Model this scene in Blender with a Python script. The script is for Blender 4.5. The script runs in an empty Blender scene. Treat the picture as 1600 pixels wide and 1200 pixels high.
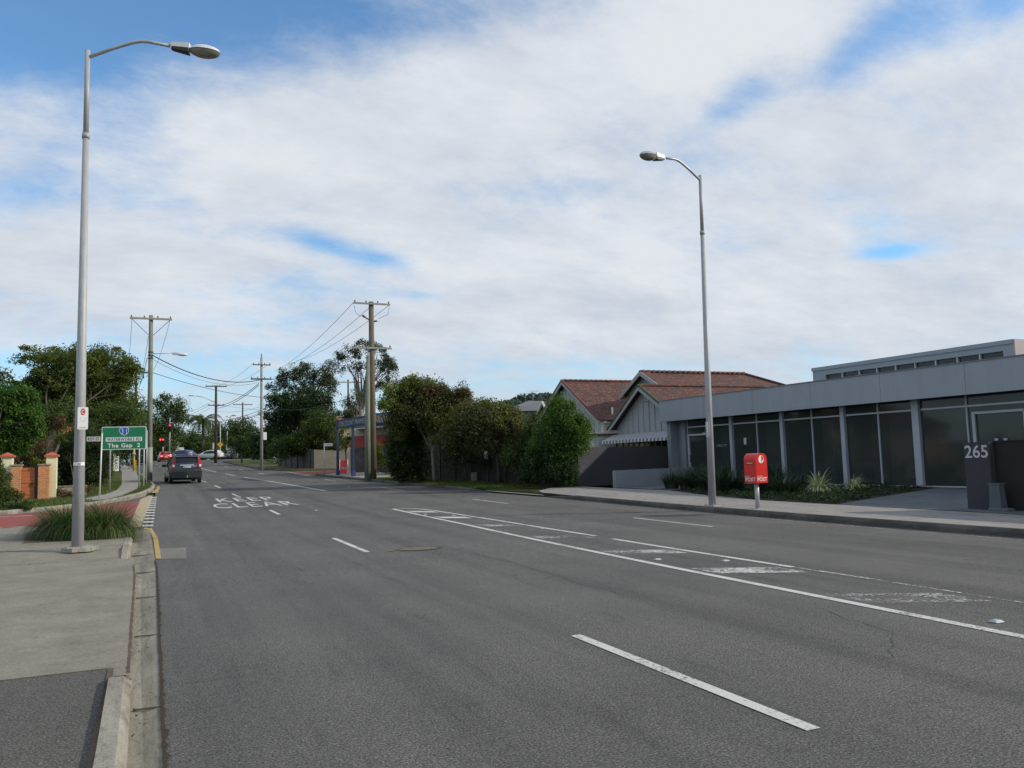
import bpy, math, random
import numpy as np
from mathutils import Vector, Matrix
random.seed(7); RNG = np.random.default_rng(7)
PI = math.pi; rad = math.radians
S = bpy.context.scene
COL = S.collection

# ------------------------------------------------------------------ camera
F = 1294.0; PITCH = math.atan(119.6 / F); ROLL = -0.028; YAW = rad(23.5); EYE = 1.62
CR = Matrix.Rotation(-YAW, 4, 'Z') @ Matrix.Rotation(PI / 2 + PITCH, 4, 'X') @ Matrix.Rotation(ROLL, 4, 'Z')
cam = bpy.data.objects.new('camera', bpy.data.cameras.new('camera')); COL.objects.link(cam)
cam.matrix_world = Matrix.Translation((0, 0, EYE)) @ CR
cam.data.sensor_width = 36.0; cam.data.lens = F / 1600 * 36.0
cam.data.clip_start = 0.1; cam.data.clip_end = 6000
S.camera = cam
S.view_settings.view_transform = 'Standard'; S.view_settings.look = 'None'
S.view_settings.exposure = 0.0; S.view_settings.gamma = 1.0
S.render.film_transparent = False

def ray(px, py):
    return (CR.to_3x3() @ Vector((px - 800, 600 - py, -F))).normalized()
FWD = CR.to_3x3() @ Vector((0, 0, -1))

# ------------------------------------------------------------------ light
SUN_AZ = Vector((0.90, -0.43)).normalized()      # horizontal direction towards the sun
SUN_EL = rad(28)
sd = Vector((SUN_AZ.x * math.cos(SUN_EL), SUN_AZ.y * math.cos(SUN_EL), math.sin(SUN_EL)))
sun = bpy.data.objects.new('sun', bpy.data.lights.new('sun', 'SUN')); COL.objects.link(sun)
sun.data.energy = 3.4; sun.data.angle = rad(1.2); sun.data.color = (1.0, 0.90, 0.76)
sun.rotation_euler = sd.to_track_quat('Z', 'Y').to_euler()

def world():
    w = bpy.data.worlds.new('World'); S.world = w; w.use_nodes = True
    nt = w.node_tree; nt.nodes.clear(); N = nt.nodes.new; L = nt.links.new
    out = N('ShaderNodeOutputWorld'); bg = N('ShaderNodeBackground'); L(bg.outputs[0], out.inputs[0])
    bg.inputs[1].default_value = 0.1
    sky = N('ShaderNodeTexSky'); sky.sky_type = 'NISHITA'; sky.sun_disc = False
    sky.sun_elevation = SUN_EL; sky.sun_rotation = math.atan2(SUN_AZ.x, SUN_AZ.y)
    sky.air_density = 1.0; sky.dust_density = 0.6; sky.ozone_density = 2.0
    tc = N('ShaderNodeTexCoord')
    def math_(op, a, b=None, clamp=False):
        m = N('ShaderNodeMath'); m.operation = op; m.use_clamp = clamp
        for i, v in enumerate((a, b)):
            if v is None: continue
            if isinstance(v, (int, float)): m.inputs[i].default_value = v
            else: L(v, m.inputs[i])
        return m.outputs[0]
    sep = N('ShaderNodeSeparateXYZ'); L(tc.outputs['Generated'], sep.inputs[0])
    z = math_('MAXIMUM', sep.outputs[2], 0.0); zz = math_('ADD', z, 0.26)
    comb = N('ShaderNodeCombineXYZ')
    L(math_('DIVIDE', sep.outputs[0], zz), comb.inputs[0]); L(math_('DIVIDE', sep.outputs[1], zz), comb.inputs[1])
    def noise(scale, detail, rough, rot=0.0, stretch=(1, 1, 1), off=(0, 0, 0), dist=0.0):
        mp = N('ShaderNodeMapping'); mp.inputs['Rotation'].default_value = (0, 0, rot)
        mp.inputs['Scale'].default_value = stretch; mp.inputs['Location'].default_value = off
        L(comb.outputs[0], mp.inputs[0])
        n = N('ShaderNodeTexNoise'); n.inputs['Scale'].default_value = scale; n.inputs['Detail'].default_value = detail
        n.inputs['Roughness'].default_value = rough; n.inputs['Distortion'].default_value = dist
        L(mp.outputs[0], n.inputs[0]); return n.outputs[0]
    n1 = noise(1.35, 12, 0.62, rad(25), (0.95, 1.12, 1), (3.1, 1.7, 0), 0.12)
    n2 = noise(4.6, 12, 0.68, rad(15), (0.9, 1.15, 1), (8.2, 4.4, 0), 0.15)
    n3 = noise(0.45, 4, 0.5, 0, (1, 1, 1), (1.0, 9.0, 0))
    cov = math_('ADD', math_('MULTIPLY', n1, 0.55), math_('MULTIPLY', n2, 0.50))
    # blue openings and cloud banks where the sky has them (directions fixed in the world)
    def bump(px, py, rx, ry, amp, tilt=0.0):
        d = ray(px, py); r = CR.to_3x3() @ Vector((math.cos(tilt), math.sin(tilt), 0)); u = CR.to_3x3() @ Vector((-math.sin(tilt), math.cos(tilt), 0))
        r = (r - d * r.dot(d)).normalized(); u = (u - d * u.dot(d)).normalized()
        def dot(v):
            m = N('ShaderNodeVectorMath'); m.operation = 'DOT_PRODUCT'; L(tc.outputs['Generated'], m.inputs[0]); m.inputs[1].default_value = v; return m.outputs['Value']
        a = math_('DIVIDE', dot(r), rx / F); b = math_('DIVIDE', dot(u), ry / F)
        q = math_('ADD', math_('MULTIPLY', a, a), math_('MULTIPLY', b, b))
        fr = math_('MULTIPLY', math_('LESS_THAN', math_('MULTIPLY', dot(d), -1.0), 0.0), amp)
        return math_('MULTIPLY', math_('POWER', 2.718, math_('MULTIPLY', q, -1.0)), fr)
    bumps = [(200, -20, 300, 80, -0.42, 0.0), (470, 10, 230, 40, -0.17, 0), (40, 60, 150, 60, -0.16, 0), (330, 90, 330, 50, -0.06, 0.1), (60, 170, 220, 90, -0.12, 0), (190, 260, 260, 70, -0.07, 0.1), (800, 10, 120, 40, -0.10, 0.2),
             (1370, 55, 100, 36, -0.30, 0.5), (1150, 165, 70, 26, -0.20, 0.45), (1540, 15, 130, 30, -0.20, 0.3), (1250, 40, 60, 90, 0.10, 0),
             (520, 385, 80, 20, -0.25, -0.25), (600, 405, 40, 14, -0.15, -0.2), (645, 460, 34, 9, -0.17, 0), (1395, 394, 50, 11, -0.33, 0), (1360, 345, 50, 16, -0.10, 0), (30, 300, 110, 30, -0.14, 0.0),
             (480, 440, 110, 24, -0.10, 0), (870, 570, 120, 14, -0.16, 0.0), (900, 295, 90, 20, -0.11, 0), (30, 560, 160, 26, -0.12, 0), (400, 590, 260, 40, -0.14, 0),
             (1130, 40, 170, 55, 0.14, 0.35), (950, 95, 200, 45, 0.16, 0.5), (480, 230, 420, 60, 0.13, 0.05), (900, 420, 420, 120, 0.14, 0), (1400, 230, 260, 110, 0.12, 0), (120, 420, 220, 60, 0.14, 0),
             (1300, 500, 500, 60, 0.10, 0), (700, 120, 260, 70, 0.13, 0.3), (1050, 150, 160, 50, 0.06, .3)]
    for b in bumps: cov = math_('ADD', cov, bump(b[0], b[1], b[2], b[3], b[4] * (0.82 if b[4] < 0 else 1.0), b[5]))
    cov = math_('ADD', cov, math_('MULTIPLY', math_('SUBTRACT', n3, 0.5), 0.25))
    mr = N('ShaderNodeMapRange'); mr.interpolation_type = 'SMOOTHSTEP'
    mr.inputs['From Min'].default_value = 0.26; mr.inputs['From Max'].default_value = 0.64
    L(cov, mr.inputs['Value'])
    mr.inputs['To Min'].default_value = 0.03; dens = mr.outputs[0]
    # cloud brightness: thicker parts a little greyer
    ramp = N('ShaderNodeMixRGB'); ramp.inputs[1].default_value = (7.6, 7.95, 8.4, 1); ramp.inputs[2].default_value = (5.8, 6.4, 7.3, 1)
    sh = N('ShaderNodeMapRange'); sh.inputs['From Min'].default_value = 0.38; sh.inputs['From Max'].default_value = 0.66
    n4 = noise(2.6, 12, 0.66, rad(-20), (0.8, 1.3, 1), (2.2, 5.4, 0), 0.1)
    L(n4, sh.inputs['Value']); L(sh.outputs[0], ramp.inputs[0])
    hz = N('ShaderNodeMixRGB'); L(ramp.outputs[0], hz.inputs[1]); hz.inputs[2].default_value = (4.9, 5.9, 7.2, 1)
    hm = N('ShaderNodeMapRange'); hm.inputs['From Min'].default_value = 0.16; hm.inputs['From Max'].default_value = 0.0; L(sep.outputs[2], hm.inputs['Value']); L(math_('MULTIPLY', hm.outputs[0], 0.75), hz.inputs[0])
    blue = N('ShaderNodeMixRGB'); blue.blend_type = 'MULTIPLY'; blue.inputs[0].default_value = 1.0; L(sky.outputs[0], blue.inputs[1]); blue.inputs[2].default_value = (1.1, 1.65, 1.95, 1)
    mix = N('ShaderNodeMixRGB'); L(dens, mix.inputs[0]); L(blue.outputs[0], mix.inputs[1]); L(hz.outputs[0], mix.inputs[2])
    L(mix.outputs[0], bg.inputs[0])
world()

# ------------------------------------------------------------------ terrain shape
def prof(y):
    y2 = max(y - 10.0, 0.0)
    if y2 < 30: return 0.00045 * y2 * y2
    y3 = min(y2 - 30, 100.0)
    return 0.405 + 0.027 * y3 + max(0, min(y2 - 130, 400)) * 0.006
def interp(y, tab):
    if y <= tab[0][0]: return tab[0][1]
    for (a, va), (b, vb) in zip(tab, tab[1:]):
        if y <= b: return va + (vb - va) * (y - a) / (b - a)
    return tab[-1][1]
XL = [(-60, .1), (15, .08), (24, -.05), (42, 0.12), (52, .16), (60, -.15), (75, -.9), (90, -2.0), (110, -3.0), (125, -3.6), (128, -3.8), (131, -14), (165, -14), (200, -14)]
XR = [(-60, 14.2), (26, 14.2), (30, 14.1), (33.5, 13.67), (40, 12.9), (43.7, 12.25), (50.7, 11.65), (58.8, 10.6), (72.5, 9.98), (80, 8.95), (95, 8.6), (118, 8.5), (124, 12), (129, 40), (165, 40), (200, 40)]
def xl(y): return interp(y, XL)
def xr(y): return interp(y, XR)
def gnd(px, py, dz=0.0):
    d = ray(px, py); t = 0.5
    while t < 900:
        p = d * t
        if p.z + EYE < prof(p.y) + dz: break
        t *= 1.01
    a, b = t / 1.01, t
    for _ in range(30):
        m = (a + b) / 2; p = d * m
        if p.z + EYE < prof(p.y) + dz: b = m
        else: a = m
    return d * b + Vector((0, 0, EYE))
def P(px, py, D):
    d = ray(px, py); return d * (D / d.dot(FWD)) + Vector((0, 0, EYE))

# ------------------------------------------------------------------ materials
def nmat(name):
    m = bpy.data.materials.new(name); m.use_nodes = True
    nt = m.node_tree; b = nt.nodes['Principled BSDF']; return m, nt, b
def tnoise(nt, scale, detail=4, rough=0.55, coord='Object', stretch=None, dist=0.0):
    if coord == 'Position':
        g = nt.nodes.new('ShaderNodeNewGeometry'); src = g.outputs['Position']
    else:
        tc = nt.nodes.new('ShaderNodeTexCoord'); src = tc.outputs['Object']
    if stretch:
        mp = nt.nodes.new('ShaderNodeMapping'); mp.inputs['Scale'].default_value = stretch; nt.links.new(src, mp.inputs[0]); src = mp.outputs[0]
    n = nt.nodes.new('ShaderNodeTexNoise'); n.inputs['Scale'].default_value = scale; n.inputs['Detail'].default_value = detail
    n.inputs['Roughness'].default_value = rough; n.inputs['Distortion'].default_value = dist
    nt.links.new(src, n.inputs[0]); return n.outputs[0]
def ramp(nt, src, stops):
    r = nt.nodes.new('ShaderNodeValToRGB'); e = r.color_ramp.elements
    e[0].position, e[0].color = stops[0][0], (*stops[0][1], 1); e[1].position, e[1].color = stops[-1][0], (*stops[-1][1], 1)
    for p, c in stops[1:-1]:
        x = e.new(p); x.color = (*c, 1)
    nt.links.new(src, r.inputs[0]); return r.outputs[0]
def mixc(nt, f, a, b, mode='MIX'):
    m = nt.nodes.new('ShaderNodeMixRGB'); m.blend_type = mode
    for i, v in enumerate((f, a, b)):
        if isinstance(v, (int, float)): m.inputs[i].default_value = v
        elif isinstance(v, tuple): m.inputs[i].default_value = (*v, 1)
        else: nt.links.new(v, m.inputs[i])
    return m.outputs[0]
def bump(nt, b, h, strength=0.3, dist=0.02):
    n = nt.nodes.new('ShaderNodeBump'); n.inputs['Strength'].default_value = strength; n.inputs['Distance'].default_value = dist
    nt.links.new(h, n.inputs['Height']); nt.links.new(n.outputs[0], b.inputs['Normal'])
def mat(name, c, rough=0.6, metal=0.0, var=0.12, scale=3.0, spec=0.5, bmp=0.0, bscale=60, coord='Object', stretch=None):
    m, nt, b = nmat(name)
    f = tnoise(nt, scale, 6, 0.65, coord, stretch)
    lo = tuple(max(0, x * (1 - var)) for x in c); hi = tuple(min(1, x * (1 + var)) for x in c)
    nt.links.new(ramp(nt, f, [(0.3, lo), (0.7, hi)]), b.inputs['Base Color'])
    b.inputs['Roughness'].default_value = rough; b.inputs['Metallic'].default_value = metal
    b.inputs['Specular IOR Level'].default_value = spec
    if bmp: bump(nt, b, tnoise(nt, bscale, 4, 0.6, coord), bmp, 0.01)
    return m
def leafmat(name, c1, c2, c3=None, trans=0.42):
    m = bpy.data.materials.new(name); m.use_nodes = True; nt = m.node_tree; nt.nodes.clear()
    N = nt.nodes.new; L = nt.links.new
    g = N('ShaderNodeNewGeometry'); st = [(0.0, c1), (0.65, c2), (1.0, c3 or tuple(x * 1.4 for x in c2))]
    col = ramp(nt, g.outputs['Random Per Island'], st)
    big = tnoise(nt, 0.55, 3, 0.5, 'Object')
    col = mixc(nt, 1.0, col, ramp(nt, big, [(0.35, (.72, .76, .78)), (0.65, (1.2, 1.15, 1.05))]), 'MULTIPLY')
    p = N('ShaderNodeBsdfPrincipled'); L(col, p.inputs['Base Color']); p.inputs['Roughness'].default_value = 0.55; p.inputs['Specular IOR Level'].default_value = 0.3
    t = N('ShaderNodeBsdfTranslucent'); L(mixc(nt, 1.0, col, (1.1, 1.3, .5), 'MULTIPLY'), t.inputs[0])
    mx = N('ShaderNodeMixShader'); mx.inputs[0].default_value = trans; L(p.outputs[0], mx.inputs[1]); L(t.outputs[0], mx.inputs[2])
    o = N('ShaderNodeOutputMaterial'); L(mx.outputs[0], o.inputs[0]); return m
def glow(name, c, s):
    m, nt, b = nmat(name); b.inputs['Base Color'].default_value = (*c, 1)
    b.inputs['Emission Color'].default_value = (*c, 1); b.inputs['Emission Strength'].default_value = s; return m

def asphalt_mat(name, base=0.086, warm=(1.03, 1.0, 0.96), tracks=True):
    m, nt, b = nmat(name); L = nt.links.new
    fine = tnoise(nt, 60, 6, 0.95, 'Position'); mid = tnoise(nt, 12, 7, 0.8, 'Position'); big = tnoise(nt, 0.35, 5, 0.6, 'Position')
    c = ramp(nt, fine, [(0.42, tuple(base * .30 * w for w in warm)), (0.5, tuple(base * w for w in warm)), (0.59, tuple(base * 2.9 * w for w in warm))])
    c = mixc(nt, 1.0, c, ramp(nt, mid, [(0.3, (.74, .74, .74)), (0.7, (1.24, 1.24, 1.22))]), 'MULTIPLY')
    c = mixc(nt, 1.0, c, ramp(nt, big, [(0.3, (.84, .84, .85)), (0.7, (1.12, 1.12, 1.1))]), 'MULTIPLY')
    if tracks:
        st = tnoise(nt, 1.0, 5, 0.55, 'Position', (1.25, 0.035, 1.0)); 
        c = mixc(nt, 1.0, c, ramp(nt, st, [(0.30, (.72, .72, .73)), (0.5, (1.0, 1.0, 1.0)), (0.70, (1.14, 1.14, 1.13))]), 'MULTIPLY')
        st2 = tnoise(nt, 1.0, 6, 0.7, 'Position', (4.0, 0.5, 1.0))
        c = mixc(nt, 1.0, c, ramp(nt, st2, [(0.30, (.74, .74, .74)), (0.42, (1, 1, 1)), (0.9, (1.03, 1.03, 1.03))]), 'MULTIPLY')
        # hairline cracks, only in some areas
        g = nt.nodes.new('ShaderNodeNewGeometry'); mp = nt.nodes.new('ShaderNodeMapping'); mp.inputs['Scale'].default_value = (0.55, 0.28, 1)
        wn = nt.nodes.new('ShaderNodeTexNoise'); wn.inputs['Scale'].default_value = 1.6; wn.inputs['Detail'].default_value = 6
        L(g.outputs['Position'], wn.inputs[0]); va = nt.nodes.new('ShaderNodeVectorMath'); va.operation = 'MULTIPLY_ADD'
        L(wn.outputs['Color'], va.inputs[0]); va.inputs[1].default_value = (1.5, 1.5, 0); L(g.outputs['Position'], va.inputs[2]); L(va.outputs[0], mp.inputs[0])
        v = nt.nodes.new('ShaderNodeTexVoronoi'); v.feature = 'DISTANCE_TO_EDGE'; v.inputs['Scale'].default_value = 0.8; L(mp.outputs[0], v.inputs[0])
        cr = ramp(nt, v.outputs[0], [(0.0, (0, 0, 0)), (0.006, (1, 1, 1))])
        msk = ramp(nt, tnoise(nt, 0.22, 3, 0.6, 'Position'), [(0.49, (0, 0, 0)), (0.56, (1, 1, 1))])
        c = mixc(nt, mixc(nt, 1.0, msk, (.55, .55, .55), 'MULTIPLY'), c, mixc(nt, 1.0, c, mixc(nt, cr, (.45, .45, .45), (1.0, 1.0, 1.0)), 'MULTIPLY'))
    L(c, b.inputs['Base Color']); b.inputs['Roughness'].default_value = 0.88; b.inputs['Specular IOR Level'].default_value = 0.22
    bump(nt, b, fine, 0.5, 0.006); return m
def concrete_mat(name, c, var=0.16, streak=(1, 1, 1), bmp=0.35, fine_s=120, stain=0.7):
    m, nt, b = nmat(name); L = nt.links.new
    f = tnoise(nt, fine_s, 3, 0.7, 'Position'); g = tnoise(nt, 1.3, 8, 0.65, 'Position', streak); h = tnoise(nt, 5.0, 6, 0.7, 'Position', streak, 0.6)
    col = ramp(nt, f, [(0.35, tuple(x * .8 for x in c)), (0.65, tuple(x * 1.18 for x in c))])
    col = mixc(nt, 1.0, col, ramp(nt, g, [(0.3, (1 - var * 1.6,) * 3), (0.7, (1 + var,) * 3)]), 'MULTIPLY')
    col = mixc(nt, 1.0, col, ramp(nt, h, [(0.34, (stain, stain, stain * .97)), (0.5, (1, 1, 1)), (0.8, (1.06, 1.06, 1.05))]), 'MULTIPLY')
    L(col, b.inputs['Base Color']); b.inputs['Roughness'].default_value = 0.9; b.inputs['Specular IOR Level'].default_value = 0.25
    bump(nt, b, f, bmp, 0.004); return m
def paint_mat(name, c, wear=0.35, scale=26, base=0.11):
    """road paint worn through to the asphalt; wear 0..1"""
    m, nt, b = nmat(name)
    n = tnoise(nt, scale, 9, 0.85, 'Position'); n2 = tnoise(nt, 1.2, 4, 0.6, 'Position'); f = tnoise(nt, 110, 2, 0.7, 'Position')
    s = nt.nodes.new('ShaderNodeMath'); s.operation = 'ADD'; nt.links.new(n, s.inputs[0])
    s2 = nt.nodes.new('ShaderNodeMath'); s2.operation = 'MULTIPLY'; s2.inputs[1].default_value = 0.5; nt.links.new(n2, s2.inputs[0]); nt.links.new(s2.outputs[0], s.inputs[1])
    t = 0.45 + wear * 0.6
    k = ramp(nt, s.outputs[0], [(max(0, t - 0.05), (0, 0, 0)), (t + 0.05, (1, 1, 1))])
    asp = ramp(nt, f, [(0.36, (base * .55,) * 3), (0.5, (base,) * 3), (0.68, (base * 1.9,) * 3)])
    pc = mixc(nt, 1.0, c, ramp(nt, f, [(0.3, (.82, .82, .82)), (0.6, (1.05, 1.05, 1.05))]), 'MULTIPLY')
    nt.links.new(pc, b.inputs['Base Color']); b.inputs['Roughness'].default_value = 0.8; nt.links.new(k, b.inputs['Alpha']); bump(nt, b, f, .4, .004); return m
def brick_mat(name, c1, c2, mortar, scale, rot=None, w=0.5, h=0.25, bmp=0.4, coord='Object'):
    m, nt, b = nmat(name); tc = nt.nodes.new('ShaderNodeTexCoord'); mp = nt.nodes.new('ShaderNodeMapping')
    if rot: mp.inputs['Rotation'].default_value = rot
    nt.links.new(tc.outputs['Object'], mp.inputs[0])
    t = nt.nodes.new('ShaderNodeTexBrick'); nt.links.new(mp.outputs[0], t.inputs[0])
    t.inputs['Scale'].default_value = scale; t.inputs['Color1'].default_value = (*c1, 1); t.inputs['Color2'].default_value = (*c2, 1); t.inputs['Mortar'].default_value = (*mortar, 1)
    t.inputs['Brick Width'].default_value = w; t.inputs['Row Height'].default_value = h; t.inputs['Mortar Size'].default_value = 0.02
    n = tnoise(nt, 4, 6, 0.7)
    nt.links.new(mixc(nt, 1.0, t.outputs[0], ramp(nt, n, [(0.3, (.7, .7, .7)), (0.7, (1.25, 1.25, 1.2))]), 'MULTIPLY'), b.inputs['Base Color'])
    b.inputs['Roughness'].default_value = 0.85; bump(nt, b, t.outputs['Fac'], -bmp, 0.02); return m
def tile_mat():
    """terracotta tile roof: courses follow height, joints run along the ridge (object x)"""
    m, nt, b = nmat('roof_tiles'); L = nt.links.new
    tc = nt.nodes.new('ShaderNodeTexCoord'); sp = nt.nodes.new('ShaderNodeSeparateXYZ'); L(tc.outputs['Object'], sp.inputs[0])
    cb = nt.nodes.new('ShaderNodeCombineXYZ'); L(sp.outputs[0], cb.inputs[0]); L(sp.outputs[2], cb.inputs[1])
    t = nt.nodes.new('ShaderNodeTexBrick'); L(cb.outputs[0], t.inputs[0]); t.inputs['Scale'].default_value = 1.0
    t.inputs['Brick Width'].default_value = 0.30; t.inputs['Row Height'].default_value = 0.19; t.inputs['Mortar Size'].default_value = 0.022
    t.inputs['Color1'].default_value = (.15, .043, .027, 1); t.inputs['Color2'].default_value = (.06, .026, .021, 1); t.inputs['Mortar'].default_value = (.04, .022, .018, 1)
    n = tnoise(nt, 1.1, 8, 0.7); lich = tnoise(nt, 9, 5, 0.8, 'Object', (1, 1, 2.2))
    c = mixc(nt, 1.0, t.outputs[0], ramp(nt, n, [(0.3, (.5, .55, .6)), (0.7, (1.4, 1.25, 1.1))]), 'MULTIPLY')
    c = mixc(nt, ramp(nt, lich, [(0.57, (0, 0, 0)), (0.66, (1, 1, 1))]), c, (.40, .32, .26))
    L(c, b.inputs['Base Color']); b.inputs['Roughness'].default_value = 0.8; bump(nt, b, t.outputs['Fac'], -0.8, 0.04); return m
def stripes_mat(name, a, bcol, axis=0, freq=1.0, width=0.5, soft=0.02):
    m, nt, b = nmat(name); tc = nt.nodes.new('ShaderNodeTexCoord'); sp = nt.nodes.new('ShaderNodeSeparateXYZ'); nt.links.new(tc.outputs['Object'], sp.inputs[0])
    mu = nt.nodes.new('ShaderNodeMath'); mu.operation = 'MULTIPLY'; mu.inputs[1].default_value = freq; nt.links.new(sp.outputs[axis], mu.inputs[0])
    fr = nt.nodes.new('ShaderNodeMath'); fr.operation = 'FRACT'; nt.links.new(mu.outputs[0], fr.inputs[0])
    k = ramp(nt, fr.outputs[0], [(width - soft, (0, 0, 0)), (width + soft, (1, 1, 1))])
    n = tnoise(nt, 3, 6, 0.7)
    c = mixc(nt, k, a, bcol)
    nt.links.new(mixc(nt, 1.0, c, ramp(nt, n, [(0.3, (.8, .8, .8)), (0.7, (1.12, 1.12, 1.12))]), 'MULTIPLY'), b.inputs['Base Color']); b.inputs['Roughness'].default_value = 0.8
    return m

M = {}
M['asphalt'] = asphalt_mat('asphalt')
M['asphalt_dark'] = asphalt_mat('asphalt_driveway', 0.075, (1.05, 1.02, .94), False)
M['asphalt_patch'] = asphalt_mat('asphalt_patch', 0.135, (1.06, 1.0, .92), False)
M['asphalt_old'] = asphalt_mat('asphalt_old_patch', 0.076, (1.03, 1.0, .97), False)
M['concrete'] = concrete_mat('concrete_slab', (.232, .216, .172), 0.13, (1, 1, 1), .6, 45, .88)
M['concrete_path'] = concrete_mat('concrete_path', (.30, .285, .26), 0.12, (1, .6, 1), 0.2)
M['concrete_footpath'] = concrete_mat('concrete_footpath', (.275, .262, .245), 0.12, (1, .5, 1), 0.2)
M['forecourt'] = concrete_mat('forecourt_paving', (.12, .135, .145), 0.14)
M['kerb'] = concrete_mat('kerb_concrete', (.29, .27, .225), 0.3, (2, .5, 1), 0.6, 60, 0.6)
M['kerb_dark'] = concrete_mat('kerb_dark', (.105, .10, .092), 0.3, (2, .5, 1), 0.6, 60, 0.6)
M['gutter'] = concrete_mat('gutter', (.25, .232, .185), 0.24, (3, .4, 1), 0.5, 70, 0.65)
M['dirt'] = concrete_mat('dirt', (.12, .088, .062), 0.3)
M['mulch'] = concrete_mat('mulch', (.03, .022, .018), 0.3, (1, 1, 1), 1.0, 30)
M['white_line'] = paint_mat('road_paint_white', (.56, .55, .52), 0.34)
M['white_worn'] = paint_mat('road_paint_worn', (.58, .57, .54), 0.555, 16)
M['white_faint'] = paint_mat('road_paint_faint', (.62, .61, .58), 0.60, 16)
M['yellow_line'] = paint_mat('road_paint_yellow', (.42, .30, .09), 0.30)
M['red_road'] = paint_mat('red_road_surface', (.26, .052, .040), 0.0, 26, .12)
def grass_mat(name, a, b_, c_):
    m, nt, b = nmat(name)
    col = ramp(nt, tnoise(nt, 30, 6, 0.75, 'Position'), [(0.3, a), (0.55, b_), (0.8, c_)])
    nt.links.new(mixc(nt, 1.0, col, ramp(nt, tnoise(nt, .8, 5, 0.6, 'Position'), [(0.3, (.7, .75, .7)), (0.7, (1.3, 1.2, 1.1))]), 'MULTIPLY'), b.inputs['Base Color'])
    b.inputs['Roughness'].default_value = 0.9; b.inputs['Specular IOR Level'].default_value = 0.15; bump(nt, b, tnoise(nt, 45, 4, 0.7, 'Position'), 0.9, 0.05); return m
M['grass'] = grass_mat('verge_grass', (.035, .055, .014), (.085, .115, .03), (.15, .15, .055))
M['ground'] = grass_mat('ground_grass', (.03, .045, .014), (.06, .08, .025), (.09, .095, .04))
M['blade'] = leafmat('grass_blades', (.045, .075, .018), (.10, .145, .035), (.2, .19, .07))
M['strap'] = leafmat('strap_leaf_green', (.022, .05, .012), (.055, .105, .022), (.19, .20, .07), .2)
M['variegated'] = leafmat('variegated_leaf', (.20, .25, .11), (.52, .54, .34), (.68, .68, .48), .2)
M['strap_dark'] = leafmat('strap_leaf_dark', (.012, .028, .014), (.028, .05, .026), (.06, .08, .04), .2)
M['leaf_feathery'] = leafmat('feathery_tree_leaf', (0.039, 0.063, 0.015), (0.099, 0.132, 0.027), (0.188, 0.203, 0.042))
M['leaf_bright'] = leafmat('bright_leaf', (0.022, 0.066, 0.013), (0.064, 0.143, 0.024), (0.165, 0.253, 0.050))
M['leaf_dark'] = leafmat('dark_leaf', (0.014, 0.035, 0.014), (0.035, 0.065, 0.023), (0.072, 0.109, 0.035))
M['leaf_mid'] = leafmat('mid_leaf', (0.028, 0.053, 0.015), (0.073, 0.112, 0.028), (0.140, 0.168, 0.048))
M['leaf_gum'] = leafmat('gum_leaf', (0.038, 0.054, 0.032), (0.078, 0.100, 0.059), (0.135, 0.149, 0.095))
M['leaf_olive'] = leafmat('olive_leaf', (0.046, 0.056, 0.022), (0.105, 0.112, 0.037), (0.232, 0.217, 0.093))
M['leaf_yolive'] = leafmat('yellow_olive_leaf', (0.070, 0.098, 0.021), (0.168, 0.196, 0.049), (0.308, 0.336, 0.098))
M['leaf_rust'] = leafmat('rusty_leaf', (0.060, 0.045, 0.024), (0.128, 0.083, 0.042), (0.195, 0.135, 0.060))
M['leaf_yellow'] = leafmat('yellow_green_leaf', (.07, .10, .012), (.16, .19, .02), (.30, .30, .04))
M['leaf_brown'] = leafmat('dry_frond', (.07, .05, .035), (.14, .09, .05), (.22, .14, .08))
M['leaf_hill'] = leafmat('hazy_hill_canopy', (.05, .075, .075), (.075, .10, .10), (.10, .13, .12), .1)  # distance haze is mixed into these bluish leaf colours
M['bark'] = mat('bark', (.105, .088, .072), .9, 0, .4, 8, .2, .6, 30)
M['bark_pale'] = mat('bark_pale', (.22, .20, .175), .9, 0, .3, 6, .2, .4, 30)
M['pole_wood'] = mat('pole_timber', (.20, .212, .165), .9, 0, .35, 3, .2, .5, 30, stretch=(6, 6, .5))
M['pole_brown'] = mat('pole_timber_brown', (.14, .118, .085), .9, 0, .4, 3, .2, .5, 30, stretch=(6, 6, .5))
M['pole_sleeve'] = mat('pole_sleeve', (.27, .28, .235), .8, 0, .15, 4)
M['pole_dark'] = mat('pole_timber_dark', (.07, .062, .055), .9, 0, .3, 4, .2, .5, 30)
M['pole_light'] = mat('pole_timber_light', (.30, .28, .25), .85, 0, .3, 3, .2, .4, 30, stretch=(6, 6, .5))
M['galv'] = mat('galvanised_steel', (.34, .345, .355), .45, .0, .16, 5, .5, .15, 40, stretch=(3, 3, .6))
M['galv_arm'] = mat('galvanised_arm', (.40, .43, .42), .45, .3, .1, 6)
M['post_grey'] = mat('post_grey', (.42, .44, .45), .5, .3, .12, 5)
M['post_white'] = mat('post_white', (.62, .62, .60), .5, 0, .1, 5)
M['post_yellow'] = mat('post_yellow', (.55, .36, .03), .5, 0, .1, 5)
M['lum_top'] = mat('luminaire_shell', (.68, .68, .66), .35, .1, .08, 6)
M['lum_glass'] = mat('luminaire_bowl', (.19, .18, .14), .18, 0, .2, 8, .8)
M['lum_chrome'] = mat('luminaire_chrome', (.6, .6, .6), .15, .9, .08, 6)
M['black'] = mat('black_plastic', (.02, .02, .02), .5, 0, .1, 4)
M['white'] = mat('white_sheet', (.78, .78, .76), .45, 0, .04, 4)
M['sign_grey'] = mat('sign_grey', (.50, .50, .48), .45, 0, .05, 4)
M['ink'] = mat('sign_ink', (.03, .03, .035), .5, 0, .05, 4)
M['red_ink'] = mat('sign_red', (.52, .03, .03), .45, 0, .05, 4)
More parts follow.
